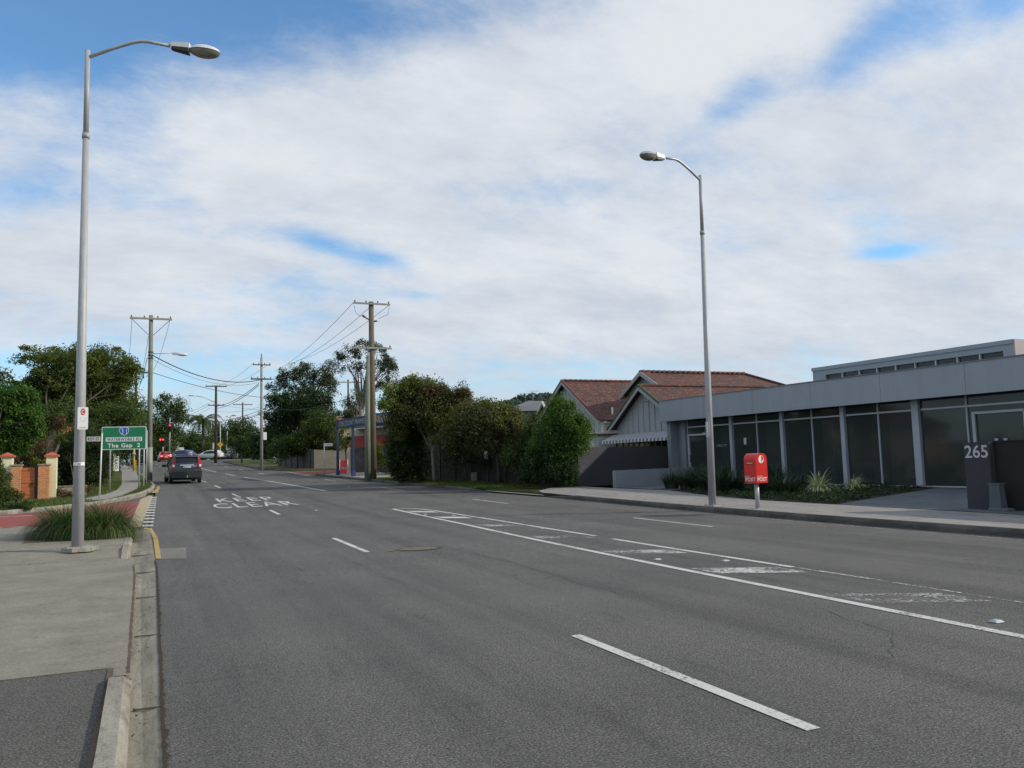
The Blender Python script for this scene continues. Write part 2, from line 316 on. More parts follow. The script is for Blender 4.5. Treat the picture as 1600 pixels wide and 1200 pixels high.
M['sign_green'] = mat('sign_green', (.006, .20, .075), .35, 0, .05, 2)
M['sign_blue'] = mat('sign_blue', (.015, .11, .50), .35, 0, .05, 4)
M['wall_grey'] = mat('render_grey', (.22, .245, .262), .75, 0, .07, 1.2, .3, .1, 50)
M['capping'] = mat('roof_capping', (.16, .17, .18), .5, 0, .15, 4)
M['fascia'] = mat('fascia_panel', (.305, .33, .365), .55, 0, .075, 1.1, .4, stretch=(2.2, 1, .35))
M['box_grey'] = mat('service_box_grey', (.085, .10, .11), .7, 0, .15, 4)
M['wall_shaded'] = mat('render_shade_toned', (.020, .019, .021), .8, 0, .1, 1.2, .3)  # darker copy of the charcoal render; the wall's shade is in this colour
M['wall_dark'] = mat('render_charcoal', (.050, .049, .055), .8, 0, .1, 1.2, .3, .1, 50)
M['frame_grey'] = mat('window_frame_grey', (.36, .40, .44), .45, .1, .07, 3)
M['frame_pale'] = mat('window_frame_pale', (.46, .47, .49), .45, .1, .07, 3)
M['upper_grey'] = mat('upper_cladding', (.29, .33, .37), .6, 0, .05, 1)
M['interior'] = mat('dim_interior', (.16, .15, .14), .9, 0, .2, 1)
M['wire'] = mat('wire_black', (.035, .038, .045), .6, 0, .1, 1)
M['cross'] = mat('crossarm_timber', (.30, .30, .27), .85, 0, .2, 4, .2)
M['cross_dark'] = mat('crossarm_dark', (.12, .11, .10), .85, 0, .2, 4, .2)
M['insul'] = mat('insulator', (.10, .07, .06), .3, 0, .1, 4)
M['red_post'] = mat('post_box_red', (.66, .022, .014), .32, 0, .06, 3, .5)
M['cream'] = mat('cream_render', (.72, .67, .44), .8, 0, .1, 2, .3)
M['cream_wall'] = mat('cream_wall', (.36, .31, .23), .8, 0, .12, 2, .3)
M['orange_brick'] = brick_mat('orange_brick', (.60, .235, .09), (.50, .175, .065), (.50, .28, .15), 1.0, (PI / 2, 0, 0), .24, .086)
M['gate_wood'] = stripes_mat('gate_timber', (.46, .15, .05), (.20, .06, .025), 2, 7.0, .92)
M['cap_orange'] = mat('cap_terracotta', (.42, .10, .05), .8, 0, .15, 3)
M['tiles'] = tile_mat()
M['barge'] = mat('barge_board', (.33, .35, .34), .7, 0, .12, 3)
M['barge_red'] = mat('barge_red', (.20, .06, .055), .7, 0, .12, 3)
M['barge_green'] = mat('ridge_green', (.05, .085, .035), .7, 0, .12, 3)
M['house_pale'] = stripes_mat('pale_battened_wall', (.40, .41, .40), (.20, .22, .22), 1, 1.5, .9)
M['house_grey'] = mat('house_grey', (.33, .345, .36), .8, 0, .08, 2)
M['house_white'] = stripes_mat('weatherboard_white', (.66, .65, .55), (.24, .24, .21), 2, 5.5, .86)
M['white_trim'] = mat('white_trim', (.66, .66, .62), .6, 0, .05, 2)
M['awning'] = stripes_mat('awning_stripes', (.55, .56, .58), (.15, .17, .20), 1, 2.6, .5)
M['shaded_fence'] = stripes_mat('shade_toned_boards', (.024, .022, .021), (.010, .009, .009), 1, 3.3, .93)  # boards coloured near black to hold the deep shade under the trees
M['pale_fence'] = stripes_mat('grey_palings', (.10, .092, .085), (.05, .045, .042), 1, 6.0, .9)
M['shop_blue'] = mat('shop_blue', (.012, .085, .36), .5, 0, .06, 2)
M['post_base_blue'] = mat('post_base_blue', (.02, .03, .16), .5)
M['navy'] = mat('sign_navy', (.008, .020, .055), .5, 0, .1, 2)
M['shop_wall'] = mat('shop_wall', (.46, .42, .32), .8, 0, .1, 2)
M['shop_red'] = mat('shop_red', (.33, .055, .045), .8, 0, .1, 2)
M['yellow_txt'] = mat('yellow_lettering', (.60, .42, .03), .5, 0, .05, 2)
M['grey_roof'] = mat('grey_roof', (.115, .12, .13), .7, 0, .12, 3)
M['sunlit_end'] = mat('sunlit_end_paint', (.42, .37, .35), .8, 0, .06, 2)  # warm pale copy of the cladding; sunlight is coloured into this end face
M['tyre'] = mat('tyre', (.018, .018, .018), .85, 0, .1, 6)
M['rim'] = mat('wheel_rim', (.30, .30, .31), .35, .6, .1, 6)
M['chrome'] = mat('chrome', (.75, .76, .78), .18, .9, .05, 4)
M['plate'] = mat('number_plate', (.62, .62, .62), .5, 0, .1, 8)
M['tail'] = mat('tail_lamp_red', (.36, .015, .02), .25, 0, .1, 4)
M['brake'] = glow('brake_light_lit', (1.0, .16, .10), 2.2)
M['signal_red'] = glow('signal_red_lit', (1.0, .05, .03), 3.0)
M['dark_lens'] = mat('dark_lens', (.03, .03, .03), .3, 0, .1, 4)
def gmat(name, c, rough=.06, spec=.5):
    m, nt, b = nmat(name); b.inputs['Base Color'].default_value = (*c, 1); b.inputs['Specular IOR Level'].default_value = spec
    f = tnoise(nt, .9, 3, .5); r = nt.nodes.new('ShaderNodeMapRange'); r.inputs['To Min'].default_value = rough * .6; r.inputs['To Max'].default_value = rough * 1.5
    nt.links.new(f, r.inputs[0]); nt.links.new(r.outputs[0], b.inputs['Roughness']); return m
M['glass'] = gmat('tinted_glass', (.050, .058, .057), .05, .5); M['glass'].node_tree.nodes['Principled BSDF'].inputs['Alpha'].default_value = .62
M['blind'] = stripes_mat('vertical_blind', (.62, .60, .56), (.3, .3, .28), 0, 9.0, .8)
M['carglass'] = gmat('car_glass', (.012, .014, .017), .06, .5)
def carpaint(name, c):
    m, nt, b = nmat(name); b.inputs['Base Color'].default_value = (*c, 1); b.inputs['Roughness'].default_value = .32; b.inputs['Coat Weight'].default_value = .6; b.inputs['Coat Roughness'].default_value = .06
    f = tnoise(nt, 2, 5, .6); nt.links.new(ramp(nt, f, [(.3, tuple(x * .85 for x in c)), (.7, tuple(min(1, x * 1.1) for x in c))]), b.inputs['Base Color']); return m
M['car_navy'] = carpaint('car_paint_navy', (.022, .026, .042)); M['car_red'] = carpaint('car_paint_red', (.50, .02, .02)); M['car_blue'] = carpaint('car_paint_blue', (.03, .06, .20))
M['car_white'] = carpaint('car_paint_white', (.68, .70, .70)); M['car_silver'] = carpaint('car_paint_silver', (.30, .33, .36)); M['car_black'] = carpaint('car_paint_black', (.02, .022, .028))

# ------------------------------------------------------------------ mesh builder
class MB:
    def __init__(s, smooth=False): s.v = []; s.f = []; s.m = []; s.mats = []; s.smooth = smooth
    def mi(s, m):
        m = M[m] if isinstance(m, str) else m
        if m not in s.mats: s.mats.append(m)
        return s.mats.index(m)
    def poly(s, pts, m):
        b = len(s.v); s.v += [tuple(p) for p in pts]; s.f.append(tuple(range(b, b + len(pts)))); s.m.append(s.mi(m)); return s
    def mesh(s, vs, fs, m):
        b = len(s.v); s.v += [tuple(p) for p in vs]; k = s.mi(m)
        for f in fs: s.f.append(tuple(i + b for i in f)); s.m.append(k)
        return s
    def box(s, a, b_, m, T=None, bev=0.0):
        (x0, y0, z0), (x1, y1, z1) = a, b_
        if x0 > x1: x0, x1 = x1, x0
        if y0 > y1: y0, y1 = y1, y0
        if z0 > z1: z0, z1 = z1, z0
        if bev > 0:
            e = min(bev, (x1 - x0) / 2.1, (y1 - y0) / 2.1, (z1 - z0) / 2.1)
            bm = [(x0 + e, y0), (x1 - e, y0), (x1, y0 + e), (x1, y1 - e), (x1 - e, y1), (x0 + e, y1), (x0, y1 - e), (x0, y0 + e)]
            vs = [(x, y, z0) for x, y in bm] + [(x, y, z1 - e) for x, y in bm]
            inn = [(x0 + e, y0 + e)] * 1
            c = ((x0 + x1) / 2, (y0 + y1) / 2)
            vs += [(x + (e if x < c[0] else -e) * .9, y + (e if y < c[1] else -e) * .9, z1) for x, y in bm]
            fs = [tuple(range(7, -1, -1)), tuple(range(16, 24))]
            for k in (0, 8): fs += [(k + i, k + (i + 1) % 8, k + 8 + (i + 1) % 8, k + 8 + i) for i in range(8)]
        else:
            vs = [(x0, y0, z0), (x1, y0, z0), (x1, y1, z0), (x0, y1, z0), (x0, y0, z1), (x1, y0, z1), (x1, y1, z1), (x0, y1, z1)]
            fs = [(3, 2, 1, 0), (4, 5, 6, 7), (0, 1, 5, 4), (1, 2, 6, 5), (2, 3, 7, 6), (3, 0, 4, 7)]
        if T is not None: vs = [T @ Vector(v) for v in vs]
        return s.mesh(vs, fs, m)
    def tube(s, path, r, m, n=10, cap=True):
        path = [Vector(p) for p in path]; rs = r if isinstance(r, (list, tuple)) else [r] * len(path)
        base = len(s.v); k = s.mi(m); up = Vector((0, 0, 1)); prev = None
        for i, p in enumerate(path):
            t = (path[min(i + 1, len(path) - 1)] - path[max(i - 1, 0)]).normalized()
            if prev is None:
                a = t.cross(up if abs(t.z) < .95 else Vector((1, 0, 0))).normalized()
            else:
                a = (prev - t * prev.dot(t)).normalized()
            prev = a; b = t.cross(a)
            for j in range(n):
                an = 2 * PI * j / n; s.v.append(tuple(p + (a * math.cos(an) + b * math.sin(an)) * rs[i]))
        for i in range(len(path) - 1):
            for j in range(n):
                s.f.append((base + i * n + j, base + i * n + (j + 1) % n, base + (i + 1) * n + (j + 1) % n, base + (i + 1) * n + j)); s.m.append(k)
        if cap:
            s.f.append(tuple(base + j for j in range(n - 1, -1, -1))); s.m.append(k)
            e = base + (len(path) - 1) * n; s.f.append(tuple(e + j for j in range(n))); s.m.append(k)
        return s
    def cyl(s, c, r, h, m, n=20, r2=None, axis='z'):
        d = {'z': Vector((0, 0, h)), 'x': Vector((h, 0, 0)), 'y': Vector((0, h, 0))}[axis]; c = Vector(c)
        return s.tube([c, c + d], [r, r if r2 is None else r2], m, n)
    def lathe(s, c, prof_, m, n=20, axis='z'):
        b = len(s.v); k = s.mi(m)
        for r, z in prof_:
            for j in range(n):
                a = 2 * PI * j / n; q = (r * math.cos(a), r * math.sin(a), z)
                if axis == 'x': q = (q[2], q[0], q[1])
                if axis == 'y': q = (q[0], q[2], q[1])
                s.v.append((c[0] + q[0], c[1] + q[1], c[2] + q[2]))
        for i in range(len(prof_) - 1):
            for j in range(n): s.f.append((b + i * n + j, b + i * n + (j + 1) % n, b + (i + 1) * n + (j + 1) % n, b + (i + 1) * n + j)); s.m.append(k)
        s.f.append(tuple(b + j for j in range(n - 1, -1, -1))); s.m.append(k)
        e = b + (len(prof_) - 1) * n; s.f.append(tuple(e + j for j in range(n))); s.m.append(k)
        return s
    def ell(s, c, r, m, n=16, k=10, T=None):
        vs = []; fs = []
        for i in range(k + 1):
            th = PI * i / k
            for j in range(n):
                a = 2 * PI * j / n; v = Vector((c[0] + r[0] * math.sin(th) * math.cos(a), c[1] + r[1] * math.sin(th) * math.sin(a), c[2] + r[2] * math.cos(th)))
                vs.append(T @ v if T is not None else v)
        for i in range(k):
            for j in range(n): fs.append((i * n + j, (i + 1) * n + j, (i + 1) * n + (j + 1) % n, i * n + (j + 1) % n))
        return s.mesh(vs, fs, m)
    def prism(s, poly, y0, y1, m):
        """polygon in x,z extruded along y"""
        n = len(poly); vs = [(x, y0, z) for x, z in poly] + [(x, y1, z) for x, z in poly]
        fs = [tuple(range(n)), tuple(range(2 * n - 1, n - 1, -1))] + [(i, i + n, (i + 1) % n + n, (i + 1) % n) for i in range(n)]
        return s.mesh(vs, fs, m)
    def plan(s, poly, z0, z1, m):
        n = len(poly); vs = [(x, y, z0) for x, y in poly] + [(x, y, z1) for x, y in poly]
        fs = [tuple(range(n - 1, -1, -1)), tuple(range(n, 2 * n))] + [(i, (i + 1) % n, (i + 1) % n + n, i + n) for i in range(n)]
        return s.mesh(vs, fs, m)
    def text(s, body, o, right, up, height, m, spacing=1.0, width=None, depth=0.004, bold=0.0, align='c'):
        cu = bpy.data.curves.new('t', 'FONT'); cu.body = body; cu.size = 1; cu.space_character = spacing; cu.offset = bold; cu.resolution_u = 4
        ob = bpy.data.objects.new('t', cu); COL.objects.link(ob); bpy.context.view_layer.update()
        me = ob.to_mesh(); vs = [v.co.copy() for v in me.vertices]; fs = [tuple(p.vertices) for p in me.polygons]; ob.to_mesh_clear()
        COL.objects.unlink(ob); bpy.data.objects.remove(ob); bpy.data.curves.remove(cu)
        x0 = min(v.x for v in vs); x1 = max(v.x for v in vs); capz = 0.70; y0 = 0
        sy = height / capz; sx = sy if width is None else width / (x1 - x0)
        cx = {'c': (x0 + x1) / 2, 'l': x0, 'r': x1}[align]
        o = Vector(o); right = Vector(right).normalized(); up = Vector(up).normalized(); nrm = right.cross(up)
        pts = [o + right * ((v.x - cx) * sx) + up * ((v.y - capz / 2) * sy) + nrm * depth for v in vs]
        return s.mesh(pts, fs, m)
    def build(s, name, parent=None, world=False, **tags):
        me = bpy.data.meshes.new(name); vs = s.v
        if world and parent is not None:
            inv = wm(parent).inverted(); vs = [tuple(inv @ Vector(v)) for v in vs]
        me.from_pydata(vs, [], s.f)
        for m in s.mats: me.materials.append(m)
        me.polygons.foreach_set('material_index', s.m)
        if s.smooth: me.polygons.foreach_set('use_smooth', [True] * len(s.f))
        me.update(); o = bpy.data.objects.new(name, me); COL.objects.link(o)
        if parent is not None: o.parent = parent
        for k, v in tags.items(): o[k] = v
        return o
def wm(o):
    m = Matrix.Translation(o.location) @ o.rotation_euler.to_matrix().to_4x4()
    return (wm(o.parent) @ m) if o.parent is not None else m
def thing(name, label, cat, loc=(0, 0, 0), rz=0.0, group=None):
    o = bpy.data.objects.new(name, None); COL.objects.link(o); o.location = loc; o.rotation_euler = (0, 0, rz)
    o['label'] = label; o['category'] = cat
    if group: o['group'] = group
    return o
def struct(b, name): return b.build(name, kind='structure')
def copy_tree(o, loc, rz, label, parent=None):
    c = o.copy(); COL.objects.link(c)
    if parent is not None: c.parent = parent
    else: c.location = loc; c.rotation_euler = (0, 0, rz); c['label'] = label
    for ch in list(o.children): copy_tree(ch, None, 0, None, c)
    return c

def strip(b, edges, m, dz=0.0, y0=0, y1=10, step=1.0, flat=None):
    """sheet that follows the road profile between x edge functions"""
    ys = [y0]
    while ys[-1] < y1 - 1e-6: ys.append(min(y1, ys[-1] + step))
    vs = []; fs = []; n = len(edges)
    for y in ys:
        for e in edges:
            x = e(y) if callable(e) else e; vs.append((x, y, prof(y) + dz))
    for i in range(len(ys) - 1):
        for j in range(n - 1): fs.append((i * n + j, i * n + j + 1, (i + 1) * n + j + 1, (i + 1) * n + j))
    return b.mesh(vs, fs, m)
def sheet(b, poly, m, dz=0.0, step=1.0):
    """polygon laid on the profile (clipped in y bands so it follows the slope)"""
    poly = [(p[0], p[1]) for p in poly]
    ymin = min(p[1] for p in poly); ymax = max(p[1] for p in poly); y = ymin
    def clip(pl, yy, keep_above):
        out = []
        for i in range(len(pl)):
            a, c = pl[i], pl[(i + 1) % len(pl)]
            ia = (a[1] >= yy) if keep_above else (a[1] <= yy); ic = (c[1] >= yy) if keep_above else (c[1] <= yy)
            if ia: out.append(a)
            if ia != ic:
                t = (yy - a[1]) / (c[1] - a[1]); out.append((a[0] + t * (c[0] - a[0]), yy))
        return out
    while y < ymax - 1e-6:
        yn = min(ymax, math.floor(y / step + 1.0001) * step)
        pl = clip(clip(poly, y, True), yn, False)
        if len(pl) >= 3: b.poly([(p[0], p[1], prof(p[1]) + dz) for p in pl], m)
        y = yn
    return b
def lin(a, b_): return lambda y: a + (b_ - a) * y

# ------------------------------------------------------------------ ground and roads
def ground():
    b = MB(True); ys = [-80, -50, -30, -20, -10, -5] + [float(i) for i in range(-2, 170, 1)] + [175, 190, 210, 250, 320, 450, 700, 1200, 2500]
    rows = []
    for y in ys:
        inside_l, inside_r = xl(y), xr(y)
        # side street mouth on the left and right
        lz = 0.11; rz_ = 0.11
        xs = [(-2500, lz), (-600, lz), (-120, lz), (-40, lz), (-20, lz), (-10, lz), (-5, lz), (inside_l - 2.2, lz), (inside_l - .42, lz), (inside_l - .20, -.12), ((inside_l + inside_r) / 2, -.12),
              (inside_r + .10, -.12), (inside_r + .18, rz_), (inside_r + 3, rz_), (inside_r + 6, rz_), (inside_r + 14, rz_), (inside_r + 30, rz_), (inside_r + 80, rz_), (600, rz_), (2500, rz_)]
        row = []
        for x, dz in xs:
            z = prof(y) + dz
            if y > 166: z = prof(y) + 0.05
            if 17.2 < x < 60 and y < 36: z = min(z, 0.10)
            if 23.5 < y < 44.5 and x < inside_l - .1 and (x > -9 or (x > -45 and y < 34)): z = prof(y) - 0.14
            if 60 < y < 71 and x > inside_r + .05 and x < 60: z = prof(y) - 0.12
            if -60 < y < 24 and x < inside_l: z = prof(y) - 0.12
            row.append((x, y, z))
        rows.append(row)
    n = len(rows[0]); vs = [p for r in rows for p in r]; fs = []
    for i in range(len(rows) - 1):
        for j in range(n - 1): fs.append((i * n + j, i * n + j + 1, (i + 1) * n + j + 1, (i + 1) * n + j))
    b.mesh(vs, fs, 'ground'); struct(b, 'ground')
ground()
b = MB(); strip(b, [xl, xr], 'asphalt', 0, -40, 170, 1.0); struct(b, 'road')
# cross street at the far end and side streets
b = MB(); sheet(b, [(-60, 23.9), (-.1, 23.9), (0.05, 43.5), (-1.0, 39.5), (-2.4, 36.2), (-4.2, 34.6), (-60, 34.6)], 'asphalt', -0.012); struct(b, 'side_street')
b = MB(); sheet(b, [(10.0, 60.2), (60, 60.2), (60, 70.8), (9.7, 70.8)], 'asphalt', -0.012); struct(b, 'side_street')
b = MB(); sheet(b, [(-9.5, 25.6), (-2.4, 26.4), (-.62, 26.6), (-.48, 38.2), (-1.9, 36.9), (-3.9, 33.6), (-9.5, 32.6)], 'red_road', 0.004); struct(b, 'red_road_surface')
b = MB(); sheet(b, [(10.75, 61.5), (16, 61.5), (16, 69.5), (10.3, 69.5)], 'red_road', 0.004); struct(b, 'red_road_surface')
b = MB(); sheet(b, [(-.60, 25.0), (-.28, 25.0), (.0, 41.5), (-.1, 42.6), (-.48, 39.6)], mat('dusty_concrete', (.40, .33, .21), .9, 0, .2, 3, .2, 0, 40, 'Position'), 0.004)
struct(b, 'crossing_invert')
b = MB(); sheet(b, [(9.9, 59.4), (10.7, 61), (10.25, 72.2), (9.98, 72.4)], 'kerb', 0.006); struct(b, 'crossing_invert')
# --- left side near: gutter, kerb, driveway slab
b = MB()
def gut_l(y): return interp(y, [(-40, -.08), (5, -.09), (7.5, -.14), (14, -.21), (15.8, -.27), (16.6, -.36), (20, -.37), (24.5, -.36)])
strip(b, [lambda y: gut_l(y) - .04, lambda y: gut_l(y) + .07, xl], 'gutter', 0.004, -40, 24.4, .5)
g = struct(b, 'gutter')
for v in g.data.vertices:
    if v.co.x > gut_l(v.co.y) + .02: v.co.z += -.018 if v.co.x < gut_l(v.co.y) + .1 else .006
b = MB()   # gutter joints
for y in [-6, -3, 0.6, 3.4, 6.35, 9.1, 11.8, 14.6, 17.4]: b.box((gut_l(y) + .01, y, .0), (xl(y) - .01, y + .014, prof(y) + .0115), 'kerb_dark')
struct(b, 'gutter_joint_lines')
def kerb_run(pts, width, h, m, name, step=1.0, side=1, taper0=0, taper1=0):
    """kerb along plan points; pts are the road-side face line; width goes to 'side' (+1 right of travel, -1 left)"""
    out = []
    for (a, c) in zip(pts, pts[1:]):
        L_ = math.dist(a, c); n = max(1, int(L_ / step))
        for i in range(n): out.append((a[0] + (c[0] - a[0]) * i / n, a[1] + (c[1] - a[1]) * i / n))
    out.append(pts[-1]); b = MB(True); vs = []; fs = []; tot = len(out)
    for i, p in enumerate(out):
        q0 = out[max(0, i - 1)]; q1 = out[min(tot - 1, i + 1)]; d = Vector((q1[0] - q0[0], q1[1] - q0[1])).normalized(); nn = Vector((d.y, -d.x)) * side
        hh = h
        if taper0 and i * step < taper0: hh = .02 + (h - .02) * i * step / taper0
        if taper1 and (tot - 1 - i) * step < taper1: hh = .02 + (h - .02) * (tot - 1 - i) * step / taper1
        z = prof(p[1])
        for off, dz in ((0, -.1), (0, hh * .55), (.025, hh - .025), (.05, hh), (width, hh), (width, -.1)):
            vs.append((p[0] + nn.x * off, p[1] + nn.y * off, z + dz))
    k = 6
    for i in range(tot - 1):
        for j in range(k - 1):
            f = (i * k + j, (i + 1) * k + j, (i + 1) * k + j + 1, i * k + j + 1); fs.append(f if side < 0 else f[::-1])
    fs.append(tuple(range(k))); fs.append(tuple((tot - 1) * k + j for j in range(k)))
    b.mesh(vs, fs, m); o = struct(b, name)
    for p_ in o.data.polygons: p_.use_smooth = False
    return o
kerb_run([(-.11, -40), (-.11, 5.0), (-.13, 7.32)], .15, .145, 'kerb', 'kerb', .25, -1, 0, .5)
kerb_run([(-.36, 16.6), (-.38, 20), (-.45, 22.5), (-.8, 24.0), (-1.6, 25.0), (-3.0, 25.6), (-9.5, 25.4), (-45, 25.4)], .15, .14, 'kerb', 'kerb', .5, -1, .9)
b = MB(); sheet(b, [(-40, 7.33), (-.145, 7.33), (-.19, 11), (-.30, 16.6), (-.49, 16.62), (-.50, 18.4), (-40, 18.4)], 'concrete', 0.035, .5); struct(b, 'driveway')
b = MB(); sheet(b, [(-40, 18.38), (-.50, 18.38), (-.51, 21), (-.58, 22.3), (-.95, 23.8), (-1.7, 24.6), (-3.0, 25.2), (-9.5, 25.1), (-40, 25.1)], 'concrete', 0.135, .5)
b.poly([(-40, 16.9, prof(16.9) + .037), (-.49, 16.9, prof(16.9) + .037), (-.50, 18.39, prof(18.4) + .135), (-40, 18.39, prof(18.4) + .135)], 'concrete')
o = struct(b, 'footpath')
b = MB(); sheet(b, [(-40, -40), (-.24, -40), (-.26, 7.0), (-.26, 7.33), (-40, 7.33)], 'asphalt_dark', 0.10, .5); b.poly([(-40, 7.33, .0), (-.26, 7.33, .0), (-.26, 7.33, .1), (-40, 7.33, .1)], 'kerb'); struct(b, 'asphalt_footpath')
b = MB(); sheet(b, [(-.285, -40), (-.245, -40), (-.265, 7.3), (-.30, 7.3)], 'dirt', 0.106, .5); struct(b, 'dirt_strip')
b = MB(); sheet(b, [(.10, 16.5), (.58, 16.3), (.64, 18.4), (.10, 18.6)], 'asphalt_patch', 0.006); struct(b, 'road_patch')
b = MB(); b.box((-40, 18.38, prof(18.4) + .1), (-.56, 18.40, prof(18.4) + .1375), 'kerb_dark'); b.box((-1.95, 16.7, prof(17) + .0), (-1.94, 18.3, prof(17) + .039), 'kerb_dark'); struct(b, 'slab_dark_lines')  # thin dark lines across and along the slab
# far side of the side street (left): kerb return, verge, footpath
KL = [(-45, 32.5), (-9, 32.7), (-4.6, 33.6), (-3.3, 35.0), (-2.0, 37.0), (-1.15, 39.6), (-.45, 42.9), (-.02, 46.6), (.12, 50), (.14, 52), (-.02, 56.5), (-.2, 60), (-.9, 75), (-2.0, 90), (-3.0, 110), (-3.6, 125)]
kerb_run(KL, .15, .14, 'kerb', 'kerb', 1.0, -1)
def klx(y): return interp(y, [(p[1], p[0]) for p in KL[2:]])
b = MB(); sheet(b, [(p[0] - .13, p[1] + .06) for p in KL[1:]] + [(-9.5, 125), (-9.5, 34)], 'grass', 0.135); struct(b, 'grass_verge')
PL = [(-2.6, 37.3), (-1.75, 38.4), (-1.05, 41.5), (-.72, 45.5), (-.62, 52), (-.75, 58), (-1.35, 80), (-2.8, 105), (-4.2, 125)]
PLW = [(-3.9, 37.3), (-2.6, 39.6), (-1.95, 42.5), (-1.62, 46), (-1.6, 52), (-1.85, 60), (-2.45, 80), (-4.0, 105), (-5.4, 125)]
b = MB(); sheet(b, PL + PLW[::-1], 'concrete_path', 0.142); struct(b, 'footpath')
# right side: kerb, footpath, forecourt, verges
kerb_run([(xr(y), y) for y in (-40, 0, 20, 26, 29.3)], .15, .15, 'kerb_dark', 'kerb', 1.0, 1, 0, 1.6)
kerb_run([(xr(y), y) for y in (34.4, 37, 40, 43.7, 47, 50.7, 55, 58.6)] + [(11.6, 60.1), (16, 60.2), (60, 60.2)], .15, .13, 'kerb_dark', 'kerb', .8, 1, 2.0)
kerb_run([(60, 70.8), (16, 70.8), (11, 71.2), (9.98, 73.0)] + [(xr(y), y) for y in (80, 95, 112)] + [(8.9, 118), (12, 122), (40, 123)], .15, .13, 'kerb_dark', 'kerb', 1.0, 1)
b = MB()
sheet(b, [(14.34, -40), (22, -40), (22, 9)] + [(19.2, 12), (19.2, 15.5), (17.35, 17.3), (17.25, 20.6), (17.8, 24.2), (18.7, 27.7), (17.95, 31), (17.6, 33.2), (16.4, 33.4), (14.6, 31.2), (14.24, 30), (14.24, 26)], 'concrete_footpath', 0.14)
sheet(b, [(14.05, 29.4), (14.5, 31.2), (16.4, 33.4), (15.4, 34.4), (13.45, 34.4)], 'concrete_footpath', 0.06)
struct(b, 'footpath')
def quadz(b, pts, m):
    return b.poly(pts, m)
b = MB()
for (x0, y0, x1, y1) in ((-0, 0, 0, 0),): pass
fp = [(17.85, 17.62), (17.9, 11.0)]
b.poly([(17.3, 17.62, prof(17.6) + .147), (17.3, 11.0, prof(11) + .147), (19.6, 11.0, .20), (25.6, 11.0, .296), (25.05, 19.0, .296), (24.95, 20.55, .296)], 'forecourt')
b.poly([(18.15, 31.1, prof(31) + .147), (18.9, 27.75, prof(27.7) + .147), (24.55, 29.3, .30), (24.3, 33.2, .30), (24.3, 34.0, .30), (21.5, 32.0, .33)], 'forecourt')
struct(b, 'forecourt_paving')
b = MB(); b.poly([(17.30, 17.62, .172), (17.25, 20.6, .20), (17.8, 24.2, .245), (18.72, 27.72, .295), (24.55, 29.35, .31), (24.97, 20.6, .30)], 'mulch'); struct(b, 'garden_bed')
b = MB(); sheet(b, [(22, 11.0), (19.2, 11.0), (19.2, 9), (14.34, -40), (60, -40), (60, 11)], 'grass', .13)
b2 = MB(); sheet(b2, [(x + .12, y) for x, y in [(xr(y), y) for y in (34.6, 37, 40, 43.7, 47, 50.7, 55, 58.4)]] + [(13, 59.8), (30, 59.9), (30, 33.6), (16.6, 33.6)], 'grass', .12); struct(b2, 'grass_verge')
b2 = MB(); sheet(b2, [(11.4, 71.3), (30, 71.2), (30, 120), (12, 120), (9, 116), (8.75, 95), (9.1, 80), (10.12, 73)], 'grass', .125); struct(b2, 'grass_verge')
b2 = MB(); sheet(b2, [(10.5, 73.2), (14, 71.4), (14, 73.0), (11.8, 74.5), (10.7, 80), (10.4, 95), (9.3, 95), (9.6, 80)], 'dirt', .131); struct(b2, 'dirt_path')
b2 = MB(); sheet(b2, [(11.9, 50.8), (14.5, 50.2), (15, 59.7), (13.2, 59.7), (11.8, 59.6), (10.9, 58.2)], 'concrete_path', .128); struct(b2, 'footpath')
# ------------------------------------------------------------------ road markings
def mark(y0, y1, xa, w, m='white_line', dz=0.006, name='road_marking'):
    b = MB(); f = xa if callable(xa) else (lambda y: xa)
    strip(b, [lambda y: f(y) - w / 2, lambda y: f(y) + w / 2], m, dz, y0, y1, 1.0); return struct(b, name)
dashx = lambda y: interp(y, [(0, 3.54), (15, 3.65), (30, 3.68), (40, 3.46), (50, 3.26), (57, 2.95), (74, 2.2), (90, 1.27), (100, .81), (125, .11)])
for y0, y1 in ((-8.5, -5.6), (3.92, 6.95), (15.3, 18.45), (27.1, 29.4), (38.0, 41.2), (47.0, 50.2), (54.5, 57.8), (66, 69), (78, 81), (89, 92), (100, 103), (112, 115)): mark(y0, y1, dashx, .105)
mark(-20, 27.0, lambda y: interp(y, [(0, 6.78), (5, 6.83), (10, 6.96), (20, 7.26), (27, 7.32)]), .125)
mark(9.4, 14.55, lambda y: interp(y, [(9, 8.35), (15, 8.42)]), .11)
mark(15.3, 25.4, lambda y: interp(y, [(15, 8.45), (21, 8.4), (26, 8.18)]), .11)
b = MB()
arc = [(8.18, 25.4), (8.08, 26.1), (7.9, 26.75), (7.65, 27.1), (7.34, 27.15)]
for a, c in zip(arc, arc[1:]):
    d = Vector((c[0] - a[0], c[1] - a[1])).normalized(); n = Vector((-d.y, d.x)) * .055
    b.poly([(a[0] - n.x, a[1] - n.y, prof(a[1]) + .010), (c[0] - n.x, c[1] - n.y, prof(c[1]) + .010), (c[0] + n.x, c[1] + n.y, prof(c[1]) + .010), (a[0] + n.x, a[1] + n.y, prof(a[1]) + .010)][::-1], 'white_line')
struct(b, 'road_marking')
mark(-12, 9.3, lambda y: interp(y, [(0, 8.2), (6, 8.32), (9, 8.36)]), .05, 'white_worn'); mark(7.7, 9.3, 8.345, .085, 'white_worn', .009)
rdx = lambda y: interp(y, [(10, 11.5), (19, 11.58), (30, 11.3), (41, 10.67), (52, 10.0)])
for y0, y1 in ((3.5, 6.6), (15.5, 18.9), (26.8, 30.1), (38, 41.3), (50, 53)): mark(y0, y1, rdx, .085)
